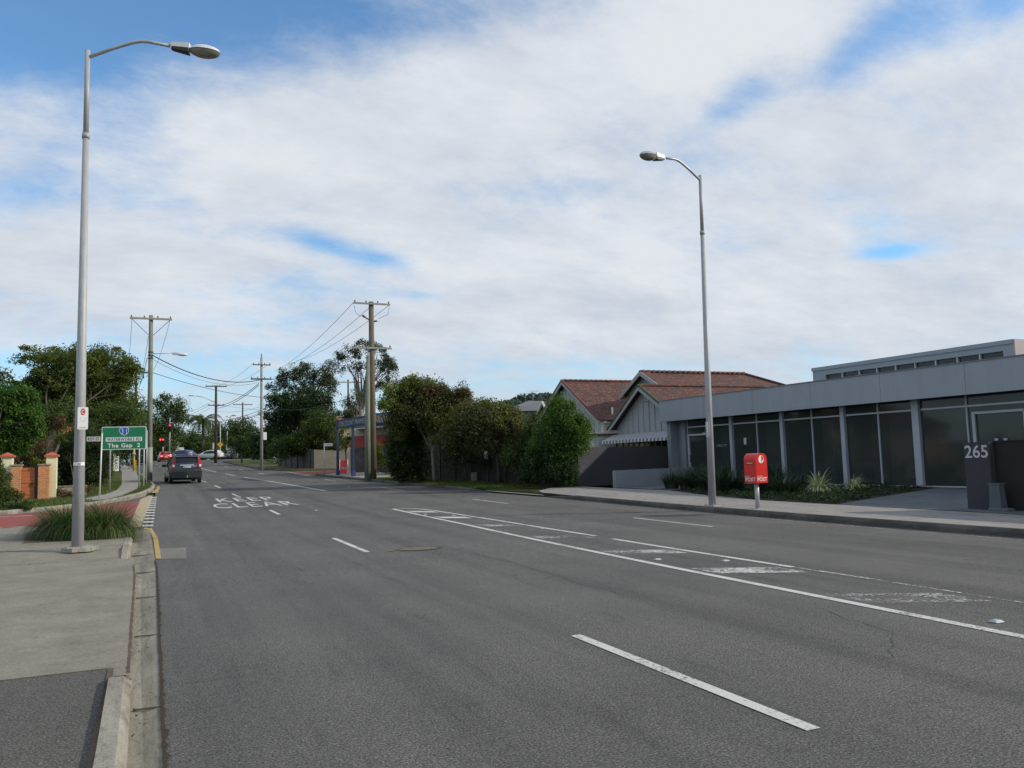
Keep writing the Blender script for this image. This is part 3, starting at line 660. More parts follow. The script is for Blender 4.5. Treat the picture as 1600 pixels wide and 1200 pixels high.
cx_ = lambda y: interp(y, [(38, 7.75), (40.2, 7.64), (52, 6.75), (61, 5.88), (70, 5.3), (74, 4.97), (91, 4.28), (120, 3.5)])
mark(40.3, 60.9, cx_, .14); mark(65, 70, cx_, .11); mark(74.5, 91, cx_, .13); mark(95, 116, cx_, .12)
for y0 in (66, 78, 90, 102): mark(y0, y0 + 3, lambda y: interp(y, [(60, 8.0), (120, 6.2)]), .1)
mark(-12, 17.5, 13.86, .05, 'white_worn')
for yc, sh, mt in ((25.1, .25, 'white_line'), (22.3, .3, 'white_line'), (19.1, .3, 'white_worn'), (15.6, .35, 'white_worn'), (12.3, .4, 'white_worn'), (9.5, .4, 'white_worn'), (6.8, .4, 'white_faint')):
    b = MB(); a0 = interp(yc, [(5, 6.98), (10, 7.08), (20, 7.4), (26, 7.42)]); a1 = interp(yc, [(5, 8.15), (15, 8.3), (26, 8.1)])
    sheet(b, [(a0 + .06, yc - .05), (a1 - .04, yc - .62), (a1 - .04, yc + .02), (a0, yc + .68)], mt, .006); struct(b, 'road_marking')
b = MB(); b.text('CLEAR', (3.56, 32.95, prof(32.95) + .007), (1, 0, 0), (0, 1, (prof(34.4) - prof(31.5)) / 2.9), 2.75, 'white_line', 1.12, 2.95, 0, .0); struct(b, 'road_lettering')
b = MB(); b.text('KEEP', (3.55, 36.5, prof(36.5) + .008), (1, 0, 0), (0, 1, (prof(38) - prof(35)) / 3), 2.6, 'white_line', 1.15, 2.2, 0, .0); struct(b, 'road_lettering')
for i in range(12):
    y = 25.0 + i * 1.4; x = interp(y, [(25, -.12), (41, .04)]); b = MB(); sheet(b, [(x - .13, y), (x + .15, y - .08), (x + .15, y + .56), (x - .13, y + .64)], 'white_line', .009); struct(b, 'road_marking')
b = MB(); sheet(b, [(.07, 16.6), (.16, 16.6), (.13, 21), (.0, 24.2), (-.18, 24.6), (-.2, 24.1), (-.06, 23.8), (.03, 21)], 'yellow_line', .0095); struct(b, 'road_marking')
b = MB(); sheet(b, [(-9.5, 25.56), (-3.0, 25.75), (-1.7, 25.5), (-1.7, 25.7), (-3.0, 26.0), (-9.5, 25.85)], 'yellow_line', .010); struct(b, 'road_marking')
b = MB(); sheet(b, [(-.02, 44.5), (.22, 44.5), (.35, 48.5), (.38, 51.5), (.24, 51.5), (.2, 48.5), (.0, 46)], 'yellow_line', .010); struct(b, 'road_marking')
b = MB(); sheet(b, [(-9.5, 31.9), (-3.7, 32.2), (-3.7, 32.35), (-9.5, 32.05)], 'white_line', .010); sheet(b, [(-2.2, 27.9), (-.62, 29.2), (-.62, 29.32), (-2.2, 28.02)], 'white_line', .010); struct(b, 'road_marking')
def crack(pts, w, seed):
    rg = np.random.default_rng(seed); out = []
    for (a, c) in zip(pts, pts[1:]):
        n = max(2, int(math.dist(a, c) / .12))
        for i in range(n): out.append((a[0] + (c[0] - a[0]) * i / n, a[1] + (c[1] - a[1]) * i / n))
    x = y = 0; b = MB(); vs = []
    for i, p in enumerate(out):
        x = x * .8 + rg.normal() * .022; y = y * .8 + rg.normal() * .022; q = out[min(i + 1, len(out) - 1)]; q0 = out[max(i - 1, 0)]; d = Vector((q[0] - q0[0], q[1] - q0[1])).normalized(); ww = w * rg.uniform(.25, 1.0)
        vs += [(p[0] + x - d.y * ww, p[1] + y + d.x * ww, prof(p[1]) + .0035), (p[0] + x + d.y * ww, p[1] + y - d.x * ww, prof(p[1]) + .0035)]
    b.mesh(vs, [(2 * i, 2 * i + 1, 2 * i + 3, 2 * i + 2) for i in range(len(out) - 1)], 'bitumen'); struct(b, 'sealed_crack')
M['bitumen'] = mat('bitumen_seal', (.045, .044, .042), .8, 0, .3, 20, coord='Position')
crack([(8.9, 4.5), (9.6, 7.2), (10.1, 10.5), (9.9, 14)], .005, 1); crack([(10.1, 10.5), (11.2, 11.1), (12.6, 10.6)], .006, 2); crack([(5.3, 5.0), (6.0, 5.6), (6.5, 6.9)], .005, 3)
crack([(1.0, 15.8), (1.9, 17.0), (2.2, 18.6)], .009, 4); crack([(1.9, 17.0), (2.6, 16.4)], .007, 5); crack([(5.1, 8.5), (5.3, 13), (4.95, 19), (5.2, 26)], .007, 6); crack([(12.4, 16), (12.7, 21), (12.5, 27)], .010, 7)
b = MB(); sheet(b, [(9.9, 20.2), (12.9, 20.5), (12.8, 22.4), (9.95, 22.2)], 'asphalt_old', .0022); struct(b, 'road_patch')
b = MB()   # thin joints across the footpath on the right
for y in list(range(-8, 34, 3)):
    b.box((14.37, y, prof(y) + .10), (min(17.2, 17.2), y + .012, prof(y) + .1415), 'kerb_dark')
struct(b, 'footpath_joint_lines')

# ------------------------------------------------------------------ foliage tools
def leaf_cloud(b, centres, radii, n_leaf, size, m, rng, flat=0.0, aspect=.45, droop=0.0):
    """leaf-sized faces scattered through clumps"""
    C = np.repeat(np.asarray(centres, float), n_leaf, axis=0); Rr = np.repeat(np.asarray(radii, float), n_leaf, axis=0); n = len(C)
    d = rng.normal(size=(n, 3)); d /= np.linalg.norm(d, axis=1)[:, None]
    r = rng.random(n) ** 0.42
    pos = C + d * r[:, None] * Rr
    nr = d * .7 + rng.normal(size=(n, 3)) * .75; nr[:, 2] += .35 + flat * 2; nr /= np.linalg.norm(nr, axis=1)[:, None]
    t = rng.normal(size=(n, 3)); t[:, 2] -= droop; t -= nr * (t * nr).sum(1)[:, None]; t /= np.linalg.norm(t, axis=1)[:, None]
    w = np.cross(nr, t); s = size * (.55 + rng.random(n) * .9)
    L_ = t * s[:, None] * .5; W = w * s[:, None] * aspect * .5
    quad = np.stack([pos - L_, pos + W - L_ * .1, pos + L_, pos - W - L_ * .1], axis=1).reshape(-1, 3)
    base = len(b.v); b.v += list(map(tuple, quad.tolist())); k = b.mi(m)
    b.f += [(base + 4 * i, base + 4 * i + 1, base + 4 * i + 2, base + 4 * i + 3) for i in range(n)]; b.m += [k] * n
def clumps(blobs, n, cr, rng, inner=.25, bottom=-.55, flatz=1.0):
    """clump centres over ellipsoid blobs [(centre, (rx, ry, rz))]"""
    area = np.array([(r[0] * r[1] + r[0] * r[2] + r[1] * r[2]) for c, r in blobs]); pr = area / area.sum(); out = []; rr = []
    for i in range(n):
        c, r = blobs[rng.choice(len(blobs), p=pr)]
        while True:
            d = rng.normal(size=3); d /= np.linalg.norm(d)
            if d[2] > bottom: break
        u_ = rng.random(); k = rng.uniform(.25, .75) if u_ < inner else (rng.uniform(1.0, 1.17) if u_ > .88 else rng.uniform(.78, 1.02))
        out.append((c[0] + d[0] * r[0] * k, c[1] + d[1] * r[1] * k, c[2] + d[2] * r[2] * k)); q = cr * (rng.uniform(.5, 1.5) if k < 1.02 else rng.uniform(.35, .75)); rr.append((q, q, q * flatz))
    return out, rr
def limbs(b, base, fork, targets, r0, m, rng, rtop=.5):
    base = Vector(base); fork = Vector(fork); mid = base.lerp(fork, .5) + Vector((rng.normal() * .05, rng.normal() * .05, 0)) * (fork - base).length * .6
    b.tube([base, base.lerp(mid, .5), mid, fork], [r0 * 1.25, r0, r0 * .9, r0 * .75], m, 9)
    for t in targets:
        t = fork.lerp(Vector(t), .86); a = fork.lerp(t, .45) + Vector((rng.normal() * .12, rng.normal() * .12, .1)) * (t - fork).length * .5
        s0 = fork + (base - fork) * rng.uniform(0, .25)
        b.tube([s0, a, t], [r0 * rtop, r0 * rtop * .5, r0 * .08], m, 6, False)
        for _ in range(2):
            q = a.lerp(t, rng.uniform(.1, .7)); e = q + Vector((rng.normal(), rng.normal(), abs(rng.normal()) * .7)) * (t - fork).length * .16
            b.tube([q, e], [r0 * rtop * .25, r0 * .05], m, 4, False)
def pxblobs(lst, D):
    out = []
    for t in lst:
        px, py, rx, ry = t[:4]; dd = t[4] if len(t) > 4 else 0; Dq = D + dd
        c = P(px, py, Dq); out.append((tuple(c), (rx * Dq / F, (t[5] if len(t) > 5 else min(rx, ry) * 1.1 * Dq / F), ry * Dq / F)))
    return out
def tree(name, label, cat, base, blobs, n, cr, nl, size, lm, bark='bark', r0=.18, fork=.35, nlimb=9, group=None, inner=.3, seed=1, extra=None, bottom=-.55, flatz=1.0, aspect=.5, trunk=True, droop=0, vis=1.0):
    rng = np.random.default_rng(seed); root = thing(name, label, cat, base, 0, group)
    if cat == 'shrub': nlimb = 3; r0 *= .5
    cs, rs = clumps(blobs, n, cr, rng, inner, bottom, flatz)
    cb = MB(); leaf_cloud(cb, cs, rs, nl, size, lm, rng, 0, aspect, droop)
    if extra:
        for (eb, en, ecr, enl, esz, em) in extra:
            c2, r2 = clumps(eb, en, ecr, rng, .1, -.2); leaf_cloud(cb, c2, r2, enl, esz, em, rng, 0, aspect)
    crown = cb.build('crown', root, True)
    if trunk:
        tb = MB(True); top = max(c[2] + r[2] for c, r in blobs); cx = sum(c[0] for c, r in blobs) / len(blobs); cy = sum(c[1] for c, r in blobs) / len(blobs)
        fz = base[2] + (top - base[2]) * fork; fk = (base[0] * .6 + cx * .4, base[1] * .6 + cy * .4, fz)
        idx = rng.choice(len(cs), size=min(nlimb, len(cs)), replace=False)
        limbs(tb, base, fk, [cs[i] for i in idx], r0, bark, rng); tb.build('trunk', root, True)
    return root
def gz(x, y, dz=.12): return (x, y, prof(y) + dz)
def blade_clump(b, c, n, length, width, m, rng, spread=.3, stiff=.6, seg=4):
    k = b.mi(m)
    for _ in range(n):
        a = rng.uniform(0, 2 * PI); L_ = length * rng.uniform(.6, 1.15); lean = rng.uniform(.1, 1.0) ** .8 * (1.3 - stiff * .6)
        o = Vector((c[0] + math.cos(a) * spread * rng.random() ** .5, c[1] + math.sin(a) * spread * rng.random() ** .5, c[2])); dr = Vector((math.cos(a), math.sin(a), 0)); sd_ = Vector((-math.sin(a), math.cos(a), 0))
        base = len(b.v); p = o.copy(); ang = PI / 2 - lean * .35
        for i in range(seg + 1):
            w = width * (1 - (i / seg) ** 1.6) * .5 + .0008; b.v.append(tuple(p - sd_ * w)); b.v.append(tuple(p + sd_ * w))
            p = p + (dr * math.cos(ang) + Vector((0, 0, 1)) * math.sin(ang)) * (L_ / seg); ang -= lean * rng.uniform(.45, .75)
        for i in range(seg): b.f.append((base + 2 * i, base + 2 * i + 1, base + 2 * i + 3, base + 2 * i + 2)); b.m.append(k)

# ------------------------------------------------------------------ street lamps
def street_lamp(loc, side, label, H=9.8, big=True):
    """side +1: arm towards +x, -1 towards -x (built towards local +x)"""
    t = thing('street_lamp', label, 'street lamp', loc, rad(-15) if side > 0 else PI + rad(15), 'tall galvanised street lamps')
    b = MB(True); b.tube([(0, 0, 0), (0, 0, H * .33), (0, 0, H * .82)], [.107, .088, .057], 'galv', 24); b.build('pole', t)
    b = MB(True); b.tube([(0, 0, H * .82), (0, 0, H)], [.052, .048], 'galv', 20); b.tube([(0, 0, H * .815), (0, 0, H * .825)], [.072, .072], 'galv', 20); b.build('upper_pole', t)
    b = MB(True); b.tube([(.03, 0, H - .14), (.5, 0, H + .07), (.84, 0, H + .20), (1.0, 0, H + .235), (1.15, 0, H + .235), (1.62, 0, H + .16)], [.034] * 6, 'galv_arm', 12); b.build('arm', t)
    T = Matrix.Translation((1.6, 0, H + .16)) @ Matrix.Rotation(rad(5), 4, 'Y') @ Matrix.Scale(.9, 4)
    b = MB(); b.mesh([T @ Vector(v) for v in [(0, -.07, -.07), (.40, -.11, -.10), (.40, .11, -.10), (0, .07, -.07), (0, -.06, .07), (.40, -.10, .10), (.40, .10, .10), (0, .06, .07)]],
                     [(3, 2, 1, 0), (4, 5, 6, 7), (0, 1, 5, 4), (1, 2, 6, 5), (2, 3, 7, 6), (3, 0, 4, 7)], 'lum_top'); ho = b.build('luminaire_housing', t)
    b = MB(); b.mesh([T @ Vector(v) for v in [(.02, -.072, -.074), (.395, -.112, -.125), (.395, .112, -.125), (.02, .072, -.074), (.02, -.072, -.02), (.395, -.112, -.03), (.395, .112, -.03), (.02, .072, -.02)]],
                     [(3, 2, 1, 0), (4, 5, 6, 7), (0, 1, 5, 4), (1, 2, 6, 5), (2, 3, 7, 6), (3, 0, 4, 7)], 'black'); b.build('gear_tray', ho)
    def dome(z0, sgn, rz_, m, nm, par):
        b = MB(True); vs = []; n = 24; k = 8
        for i in range(k + 1):
            th = PI / 2 * i / k
            for j in range(n):
                a = 2 * PI * j / n; x = .40 + .33 + .34 * math.cos(th) * math.cos(a); y = .185 * math.cos(th) * math.sin(a); vs.append(T @ Vector((x, y, z0 + sgn * rz_ * math.sin(th))))
        fs = [(i * n + j, i * n + (j + 1) % n, (i + 1) * n + (j + 1) % n, (i + 1) * n + j) for i in range(k) for j in range(n)] + [tuple(range(n))]
        b.mesh(vs, fs, m); return b.build(nm, par)
    dome(-.02, 1, .13, 'lum_chrome' if side < 0 else 'lum_top', 'luminaire_canopy', t); dome(-.03, -1, .15, 'lum_glass', 'lamp_bowl', t)
    b = MB(); b.box((-.17, -.17, 0), (.17, .17, .03), 'galv'); b.build('base_plate', t)
    for sx in (-1, 1):
        for sy in (-1, 1): b = MB(True); b.cyl((.13 * sx, .13 * sy, .03), .016, .04, 'galv', 8); b.build('bolt', t)
    return t
lampL = street_lamp((-1.29, 17.9, prof(17.9) + .14), 1, 'tall grey street lamp on the left footpath with a clearway sign strapped to it', 9.88)
lampR = street_lamp((14.58, 19.52, prof(19.5) + .14), -1, 'tall grey street lamp at the right kerb beside the red post box', 9.68); lampR.rotation_euler[1] = -.019
fy = Vector((-1.29, 17.9, 0)).normalized(); fr_ = Vector((fy.y, -fy.x, 0))      # a frame that faces the oncoming walkers
b = MB(); c = Vector((-1.29, 17.9, 0)) - fy * .108; q = c + fr_ * 0.0
zH = 2.0
def face_quad(b, c, r, z0, z1, hw, m, d=0.0):
    n = Vector((r.y, -r.x, 0)); c = Vector((c.x, c.y, 0)) + n * d
    b.poly([(c.x - r.x * hw, c.y - r.y * hw, z0), (c.x + r.x * hw, c.y + r.y * hw, z0), (c.x + r.x * hw, c.y + r.y * hw, z1), (c.x - r.x * hw, c.y - r.y * hw, z1)], m)
# number band on the pole
zb = P(121, 725, 15.9).z
b = MB()
for i in range(10):
    a0 = -1.1 + i * .2; a1 = a0 + .2; R_ = .1145
    def pt(a, z): v = -fy * math.cos(a) + fr_ * math.sin(a); return (-1.29 + v.x * R_, 17.9 + v.y * R_, z)
    b.poly([pt(a0, zb - .032), pt(a1, zb - .032), pt(a1, zb + .032), pt(a0, zb + .032)], 'white')
b.text('H', (-1.29 - fy.x * .1165 + fr_.x * 0.0, 17.9 - fy.y * .1165, zb), fr_, (0, 0, 1), .045, 'ink', 1, .04, .002, .02)
b.build('number_band', lampL, True)
# concrete collar round the left pole
t = thing('pole_footing', 'rough pale concrete collar round the foot of the left street lamp', 'footing', (-1.29, 17.9, prof(17.9) + .13))
b = MB(); rng = np.random.default_rng(3); ring = [(math.cos(a) * (.30 + rng.uniform(-.05, .09)) + .05, math.sin(a) * (.22 + rng.uniform(-.04, .05))) for a in np.linspace(0, 2 * PI, 16)[:-1]]
n = len(ring); b.mesh([(x, y, -.02) for x, y in ring] + [(x * .92, y * .92, .05) for x, y in ring] + [(x * .55, y * .5, .075) for x, y in ring], [(i, (i + 1) % n, (i + 1) % n + n, i + n) for i in range(n)] + [(i + n, (i + 1) % n + n, (i + 1) % n + 2 * n, i + 2 * n) for i in range(n)] + [tuple(range(2 * n, 3 * n))], 'kerb')
b.build('concrete_collar', t)
# clearway sign
def board(t, name, c, r, w, z0, z1, m, th=.012, corner=.02):
    """thin board with rounded corners, facing the normal of r x up"""
    n = Vector((r.y, -r.x, 0)); pts = []
    for cx, cz, a0 in ((w / 2 - corner, z1 - corner, 0), (-w / 2 + corner, z1 - corner, 90), (-w / 2 + corner, z0 + corner, 180), (w / 2 - corner, z0 + corner, 270)):
        for k in range(4):
            a = rad(a0 + 30 * k); pts.append((cx + corner * math.cos(a), cz + corner * math.sin(a)))
    b = MB(); N_ = len(pts); f_ = [(c.x + r.x * x + n.x * th, c.y + r.y * x + n.y * th, z) for x, z in pts]; k_ = [(c.x + r.x * x, c.y + r.y * x, z) for x, z in pts]
    b.mesh(f_ + k_, [tuple(range(N_ - 1, -1, -1))[::-1], tuple(range(2 * N_ - 1, N_ - 1, -1))] + [(i, i + N_, (i + 1) % N_ + N_, (i + 1) % N_) for i in range(N_)], m)
    return b.build(name, t, True)
sc_ = P(129.5, 654, 15.7); zt = P(129.5, 636, 15.7).z; z0_ = P(129.5, 671, 15.7).z
t = thing('parking_sign', 'white clearway sign with a red C, strapped to the left street lamp', 'parking sign', (sc_.x, sc_.y, z0_))
board(t, 'sign_panel', sc_, fr_, .178, z0_, zt, 'white', .008)
def disc(b, c, r, rad_, z, m, d, n=24, sx=1.0, inner=0.0):
    nn = Vector((r.y, -r.x, 0)); o = [(c.x + r.x * rad_ * sx * math.cos(a) + nn.x * d, c.y + r.y * rad_ * sx * math.cos(a) + nn.y * d, z + rad_ * math.sin(a)) for a in np.linspace(0, 2 * PI, n + 1)[:-1]]
    b.poly(o, m)
b = MB(); zc_ = P(129.5, 643.5, 15.7).z; disc(b, sc_, fr_, .065, zc_, 'red_ink', .0095, sx=.62); b.text('C', (sc_.x - fy.x * .011, sc_.y - fy.y * .011, zc_), fr_, (0, 0, 1), .072, 'white', 1, .044, 0, .02)
b.build('clearway_symbol', t, True); b = MB(); b.text('7-9', (sc_.x - fr_.x * .05 - fy.x * .0095, sc_.y - fr_.y * .05 - fy.y * .0095, z0_ + .205), fr_, (0, 0, 1), .026, 'sign_grey', 1, .045, 0); b.build('lettering', t, True); b = MB()
b.text('4-7', (sc_.x + fr_.x * .05 - fy.x * .0095, sc_.y + fr_.y * .05 - fy.y * .0095, z0_ + .205), fr_, (0, 0, 1), .026, 'sign_grey', 1, .045, 0); b.build('lettering', t, True); b = MB()
b.text('MON-FRI', (sc_.x - fy.x * .0095, sc_.y - fy.y * .0095, z0_ + .16), fr_, (0, 0, 1), .016, 'sign_grey', 1, .09, 0); b.build('lettering', t, True); b = MB()
b.text('CLEARWAY', (sc_.x - fy.x * .0095, sc_.y - fy.y * .0095, z0_ + .035), fr_, (0, 0, 1), .018, 'ink', 1, .12, 0); b.build('lettering', t, True)
# small white sign on the right lamp
t = thing('pole_sign', 'narrow white sign seen almost edge-on, fixed to the right street lamp', 'sign', (14.4, 19.5, 2.5))
z1_ = P(1104, 659, 23.7).z; z0_ = P(1104, 683, 23.7).z; c_ = P(1104.5, 670, 23.7); vd = Vector((c_.x, c_.y, 0)).normalized(); vd = Vector((vd.x * math.cos(.14) - vd.y * math.sin(.14), vd.x * math.sin(.14) + vd.y * math.cos(.14), 0)); sdv = Vector((vd.y, -vd.x, 0)) * .006; b = MB()
q4 = [c_ - vd * .17 - sdv, c_ - vd * .17 + sdv, c_ + vd * .17 + sdv, c_ + vd * .17 - sdv]; b.plan([(v.x, v.y) for v in q4], z0_, z1_, 'white'); b.build('sign_panel', t, True); b = MB(); b.box((14.375, 19.48, z0_ + .1), (14.52, 19.53, z0_ + .13), 'galv'); b.build('bracket', t, True)

# ------------------------------------------------------------------ lomandra clump on the corner
rng = np.random.default_rng(11)
spots = [(-.95, 20.7, 'right-hand grass clump in the corner bed, nearest the kerb'), (-1.42, 20.8, 'grass clump directly behind the left street lamp'), (-1.85, 21.3, 'left-hand grass clump of the corner bed'),
         (-1.1, 21.9, 'tallest grass clump at the back right of the corner bed'), (-1.75, 22.2, 'back left grass clump in the corner bed')]
for i, (x, y, lab) in enumerate(spots):
    b = MB(); blade_clump(b, (x, y, prof(y) + .13), 2300, .98, .012, 'strap', rng, .36, -.35, 7)
    blade_clump(b, (x, y, prof(y) + .13), 140, .85, .012, 'leaf_brown', rng, .36, -.4, 6)
    o = b.build('grass_clump', None); o['label'] = lab; o['category'] = 'plant'; o['group'] = 'grass clumps on the corner bed'
b = MB(); sheet(b, [(-2.5, 20.15), (-.62, 20.15), (-.66, 22.2), (-.95, 23.5), (-1.5, 24.2), (-2.5, 23.8)], 'dirt', .141); struct(b, 'garden_bed')

# ------------------------------------------------------------------ utility poles and wires
def utility_pole(base, H, r, m, arms, label, top=None, lean=0, cm='cross', side_lamp=None):
    t = thing('utility_pole', label, 'utility pole', base, 0, 'timber utility poles along the road')
    b = MB(True); b.tube([(0, 0, -.1), (0, 0, H * .5), (0, 0, H)], [r, r * .86, r * .7], m, 16); b.build('pole', t)
    for (z, w, cx, th) in arms:
        b = MB(); b.box((cx - w / 2, -r * .7 - .10, z - th / 2), (cx + w / 2, -r * .7, z + th / 2), cm); ca = b.build('crossarm', t)
        for s in (-.46, -.16, .16, .46):
            b = MB(True); b.lathe((cx + w * s, -r * .7 - .05, z + th / 2), [(.02, 0), (.045, .03), (.03, .06), (.05, .09), (.02, .14)], 'insul', 8); b.build('insulator', ca)
    return t
baseA = Vector((-.05 - .15, 57.6, prof(57.6) + .12))
pA = utility_pole(baseA, 10.6, .175, 'pole_wood', [(10.35, 2.5, 0, .12)], 'thick grey-green timber power pole beside the green road sign')
b = MB()
for s in (-1, 1): b.tube([(s * 1.1, -.15, 10.28), (s * .15, -.12, 9.3)], .018, 'wire', 5)
b.build('stay_brace', pA)
b = MB(True)
for z in (8.2, 8.0, 7.8): b.tube([(0, 0, z - .03), (0, 0, z + .03)], [.17, .17], 'black', 14)
b.build('steel_band', pA)
b = MB(True); b.tube([(0, 0, 0), (0, 0, 2.1)], .187, 'pole_sleeve', 16); b.build('lower_sleeve', pA)
b = MB(True); b.tube([(.1, 0, 8.1), (1.35, 0, 8.16)], .022, 'galv_arm', 8); lo = b.build('lamp_arm', pA)
b = MB(True); b.ell((1.9, 0, 8.1), (.34, .16, .11), 'lum_top'); b.build('luminaire', lo); b = MB(); b.box((1.3, -.07, 8.06), (1.62, .07, 8.2), 'post_grey'); b.build('luminaire_housing', lo)
baseB = Vector((12.05, 48.8, prof(48.8) + .1))
pB = utility_pole(baseB, 10.7, .215, 'pole_brown', [(10.55, 2.25, 0, .10), (7.85, 2.35, 0, .11)], 'tall brown timber power pole on the right verge with two crossarms')
b = MB(True); b.tube([(-.15, 0, 9.6), (-.55, 0, 9.85)], [.03, .07], 'insul', 8); b.build('cable_termination', pB); b = MB(True); b.tube([(.15, 0, 9.5), (.35, 0, 9.55)], [.05, .06], 'insul', 8); b.build('cable_termination', pB)
b = MB(True); b.tube([(.16, -.12, 7.6), (.3, -.12, 7.3), (.22, -.12, 6.9), (.34, -.1, 6.5), (.27, -.08, 5.6)], .03, 'post_grey', 6); b.tube([(-.18, -.12, 7.6), (-.2, -.12, 6.6)], .025, 'post_grey', 6); b.build('cable_conduit', pB)
t = thing('utility_pole', 'weathered grey-green stub pole standing hard against the tall brown power pole', 'utility pole', (11.72, 48.75, prof(48.8) + .1), 0, 'timber utility poles along the road')
b = MB(True); b.tube([(-.02, 0, -.1), (.02, 0, 3.6), (.10, 0, 7.4)], [.19, .165, .11], 'pole_wood', 14); b.build('pole', t)
baseC = Vector((8.65, 74.8, prof(74.8) + .12))
pC = utility_pole(baseC, 9.75, .135, 'pole_light', [(9.1, 1.5, 0, .09), (7.85, 1.75, -.05, .13)], 'slim pale timber pole on the far right verge carrying a white box', cm='cross_dark')
b = MB(); b.box((.12, -.12, 2.55), (.42, .02, 3.2), 'white', bev=.02); b.build('meter_box', pC)
b = MB(True); b.tube([(0, 0, 9.7), (0, 0, 10.1)], .04, 'insul', 8); b.build('top_insulator', pC)
def gp(px, pbase, Y, dz=.1):
    d = ray(px, pbase); d = d * (Y / d.y); return Vector((d.x, Y, prof(Y) + dz))
baseD = gp(337, 721, 113); pD = utility_pole(baseD, 9.9, .20, 'pole_dark', [(9.75, 2.6, 0, .14), (7.3, 2.0, 0, .13)], 'dark timber pole with two crossarms at the far junction island', cm='cross_dark')
b = MB(True); b.tube([(-.1, 0, 7.7), (-1.6, -.3, 8.35), (-2.5, -.5, 8.5)], .05, 'galv_arm', 6); b.ell((-2.9, -.55, 8.52), (.5, .2, .1), 'lum_top', 8, 6); b.build('lamp_arm', pD)
def farpole(px, ptop, Y, r, m, arms, label, cm='cross_dark'):
    ba = gp(px, 715, Y); H = P(px, ptop, (ba - Vector((0, 0, EYE))).dot(FWD)).z - ba.z
    return utility_pole(ba, H, r, m, [(H - a, w, 0, .16) for a, w in arms], label, cm=cm), ba, H
pE, baseE, HE = farpole(379, 628, 185, .2, 'pole_dark', [(.5, 4.0), (3.4, 2.6)], 'distant timber pole seen between the pale pole and the dark junction pole')
pF, baseF, HF = farpole(211, 575, 98, .17, 'pole_dark', [(.4, 2.6)], 'dark brown timber pole behind the big spreading tree on the left')
pG, baseG, HG = farpole(545, 592, 118, .16, 'pole_dark', [(.4, 4.0)], 'far timber pole showing between the two gum trees', cm='cross')
def wirething(a, c, sag, r, label, group='overhead power lines'):
    b = MB(); a = Vector(a); c = Vector(c); n = 14
    pts = [a.lerp(c, i / n) - Vector((0, 0, sag * 4 * (i / n) * (1 - i / n))) for i in range(n + 1)]
    b.tube(pts, r, 'wire', 5); o = b.build('power_line', None); o['label'] = label; o['category'] = 'power line'; o['group'] = group; return o
def up(base, x, z, y=-.2): return base + Vector((x, y, z))
wirething(up(baseA, .15, 7.95), up(baseC, -.2, 7.75), .75, .035, 'thick sagging bundled cable from the left power pole across to the pale pole')
wirething(up(baseA, .15, 7.7), up(baseC, -.2, 7.55), .8, .012, 'thin cable just under the thick one crossing from the left pole to the pale pole')
wirething(up(baseA, .15, 6.85), up(baseC, 0, 6.25), .25, .02, 'single cable crossing lower from the left power pole to the pale pole')
wirething(up(baseC, 0, 6.25), P(470, 606, 95), .1, .02, 'cable running from the pale pole into the dark fig tree')
wirething(up(baseC, .3, 7.85), P(455, 586, 88), .15, .03, 'thick cable leaving the pale pole to the right above the fig tree')
wirething(up(baseC, .3, 7.6), P(470, 598, 88), .2, .012, 'thin cable leaving the pale pole to the right toward the gum')
for i, (x, z) in enumerate(((-.8, 7.45), (.0, 7.3))): wirething(up(baseC, -.25, z), up(baseD, .1, 7.2 - i * .3), .4, .028, ['upper', 'lower'][i] + ' bundled cable from the pale pole down to the dark junction pole')
wirething(up(baseC, -.2, 5.4), up(baseD, 0, 6.6), .3, .012, 'thin cable from halfway up the pale pole to the junction pole')
wirething(up(baseC, -.1, 3.9 + 1.2), P(240, 650, 120), 1.2, .022, 'cable drooping left from the pale pole past the palm')
wirething(up(baseC, -.1, 3.6 + 1.2), P(240, 656, 125), 1.4, .02, 'lower cable drooping left from the pale pole past the palm')
wirething(up(baseC, .1, 5.0), up(baseE, -.5, HE - 3), .3, .02, 'steep cable from the pale pole to the distant pole')
wirething(up(baseC, .15, 4.9), up(baseE, .7, HE - 3.2), .2, .014, 'steep thin cable beside the one to the distant pole')
wirething(up(baseC, .6, 9.2), up(baseD, -.2, 9.7), .6, .012, 'thin high cable between the pale pole and the junction pole top')
wirething(up(baseC, -.7, 9.2), up(baseD, -1.2, 9.7), .6, .012, 'thin high cable on the left side between the pale pole and junction pole')
wirething(up(baseD, -1, 7.5), P(243, 647, 118), .7, .018, 'cable from the junction pole left behind the left power pole')
wirething(up(baseD, -1, 7.2), P(243, 652, 118), .7, .018, 'second cable from the junction pole left behind the left power pole')
wirething(up(baseD, -.8, 6.9), P(245, 668, 130), .4, .016, 'lowest cable from the junction pole left past the traffic lights')
wirething(up(baseD, 1, 7.3), P(430, 640, 100), .2, .014, 'thin cable from the junction pole right towards the fig tree')
wirething(up(baseA, -1.12, 10.3), up(baseF, -1.0, HF - .3), 1.5, .013, 'outer left wire from the left power pole along the kerb')
wirething(up(baseA, 1.12, 10.3), up(baseF, 1.0, HF - .3), 1.3, .013, 'right-hand wire from the left power pole along the kerb')
wirething(up(baseA, -.15, 9.2), up(baseF, .2, HF - .3), 1.2, .013, 'middle wire from the left power pole along the kerb')
wirething(up(baseA, -.2, 7.8), up(baseF, .1, HF - 2.2), .5, .02, 'lower wire from the left power pole behind the spreading tree')
FG = P(452, 600, 96)
for i, (x, z) in enumerate(((-1.1, 10.6), (0, 10.45), (1.05, 10.5))):
    wirething(up(baseB, x, z), FG + Vector((1.2 * i - 1.6, 0, 1.5 + .6 * i)), .5, .014, ['left', 'middle', 'right'][i] + ' wire running away from the top arm of the brown power pole')
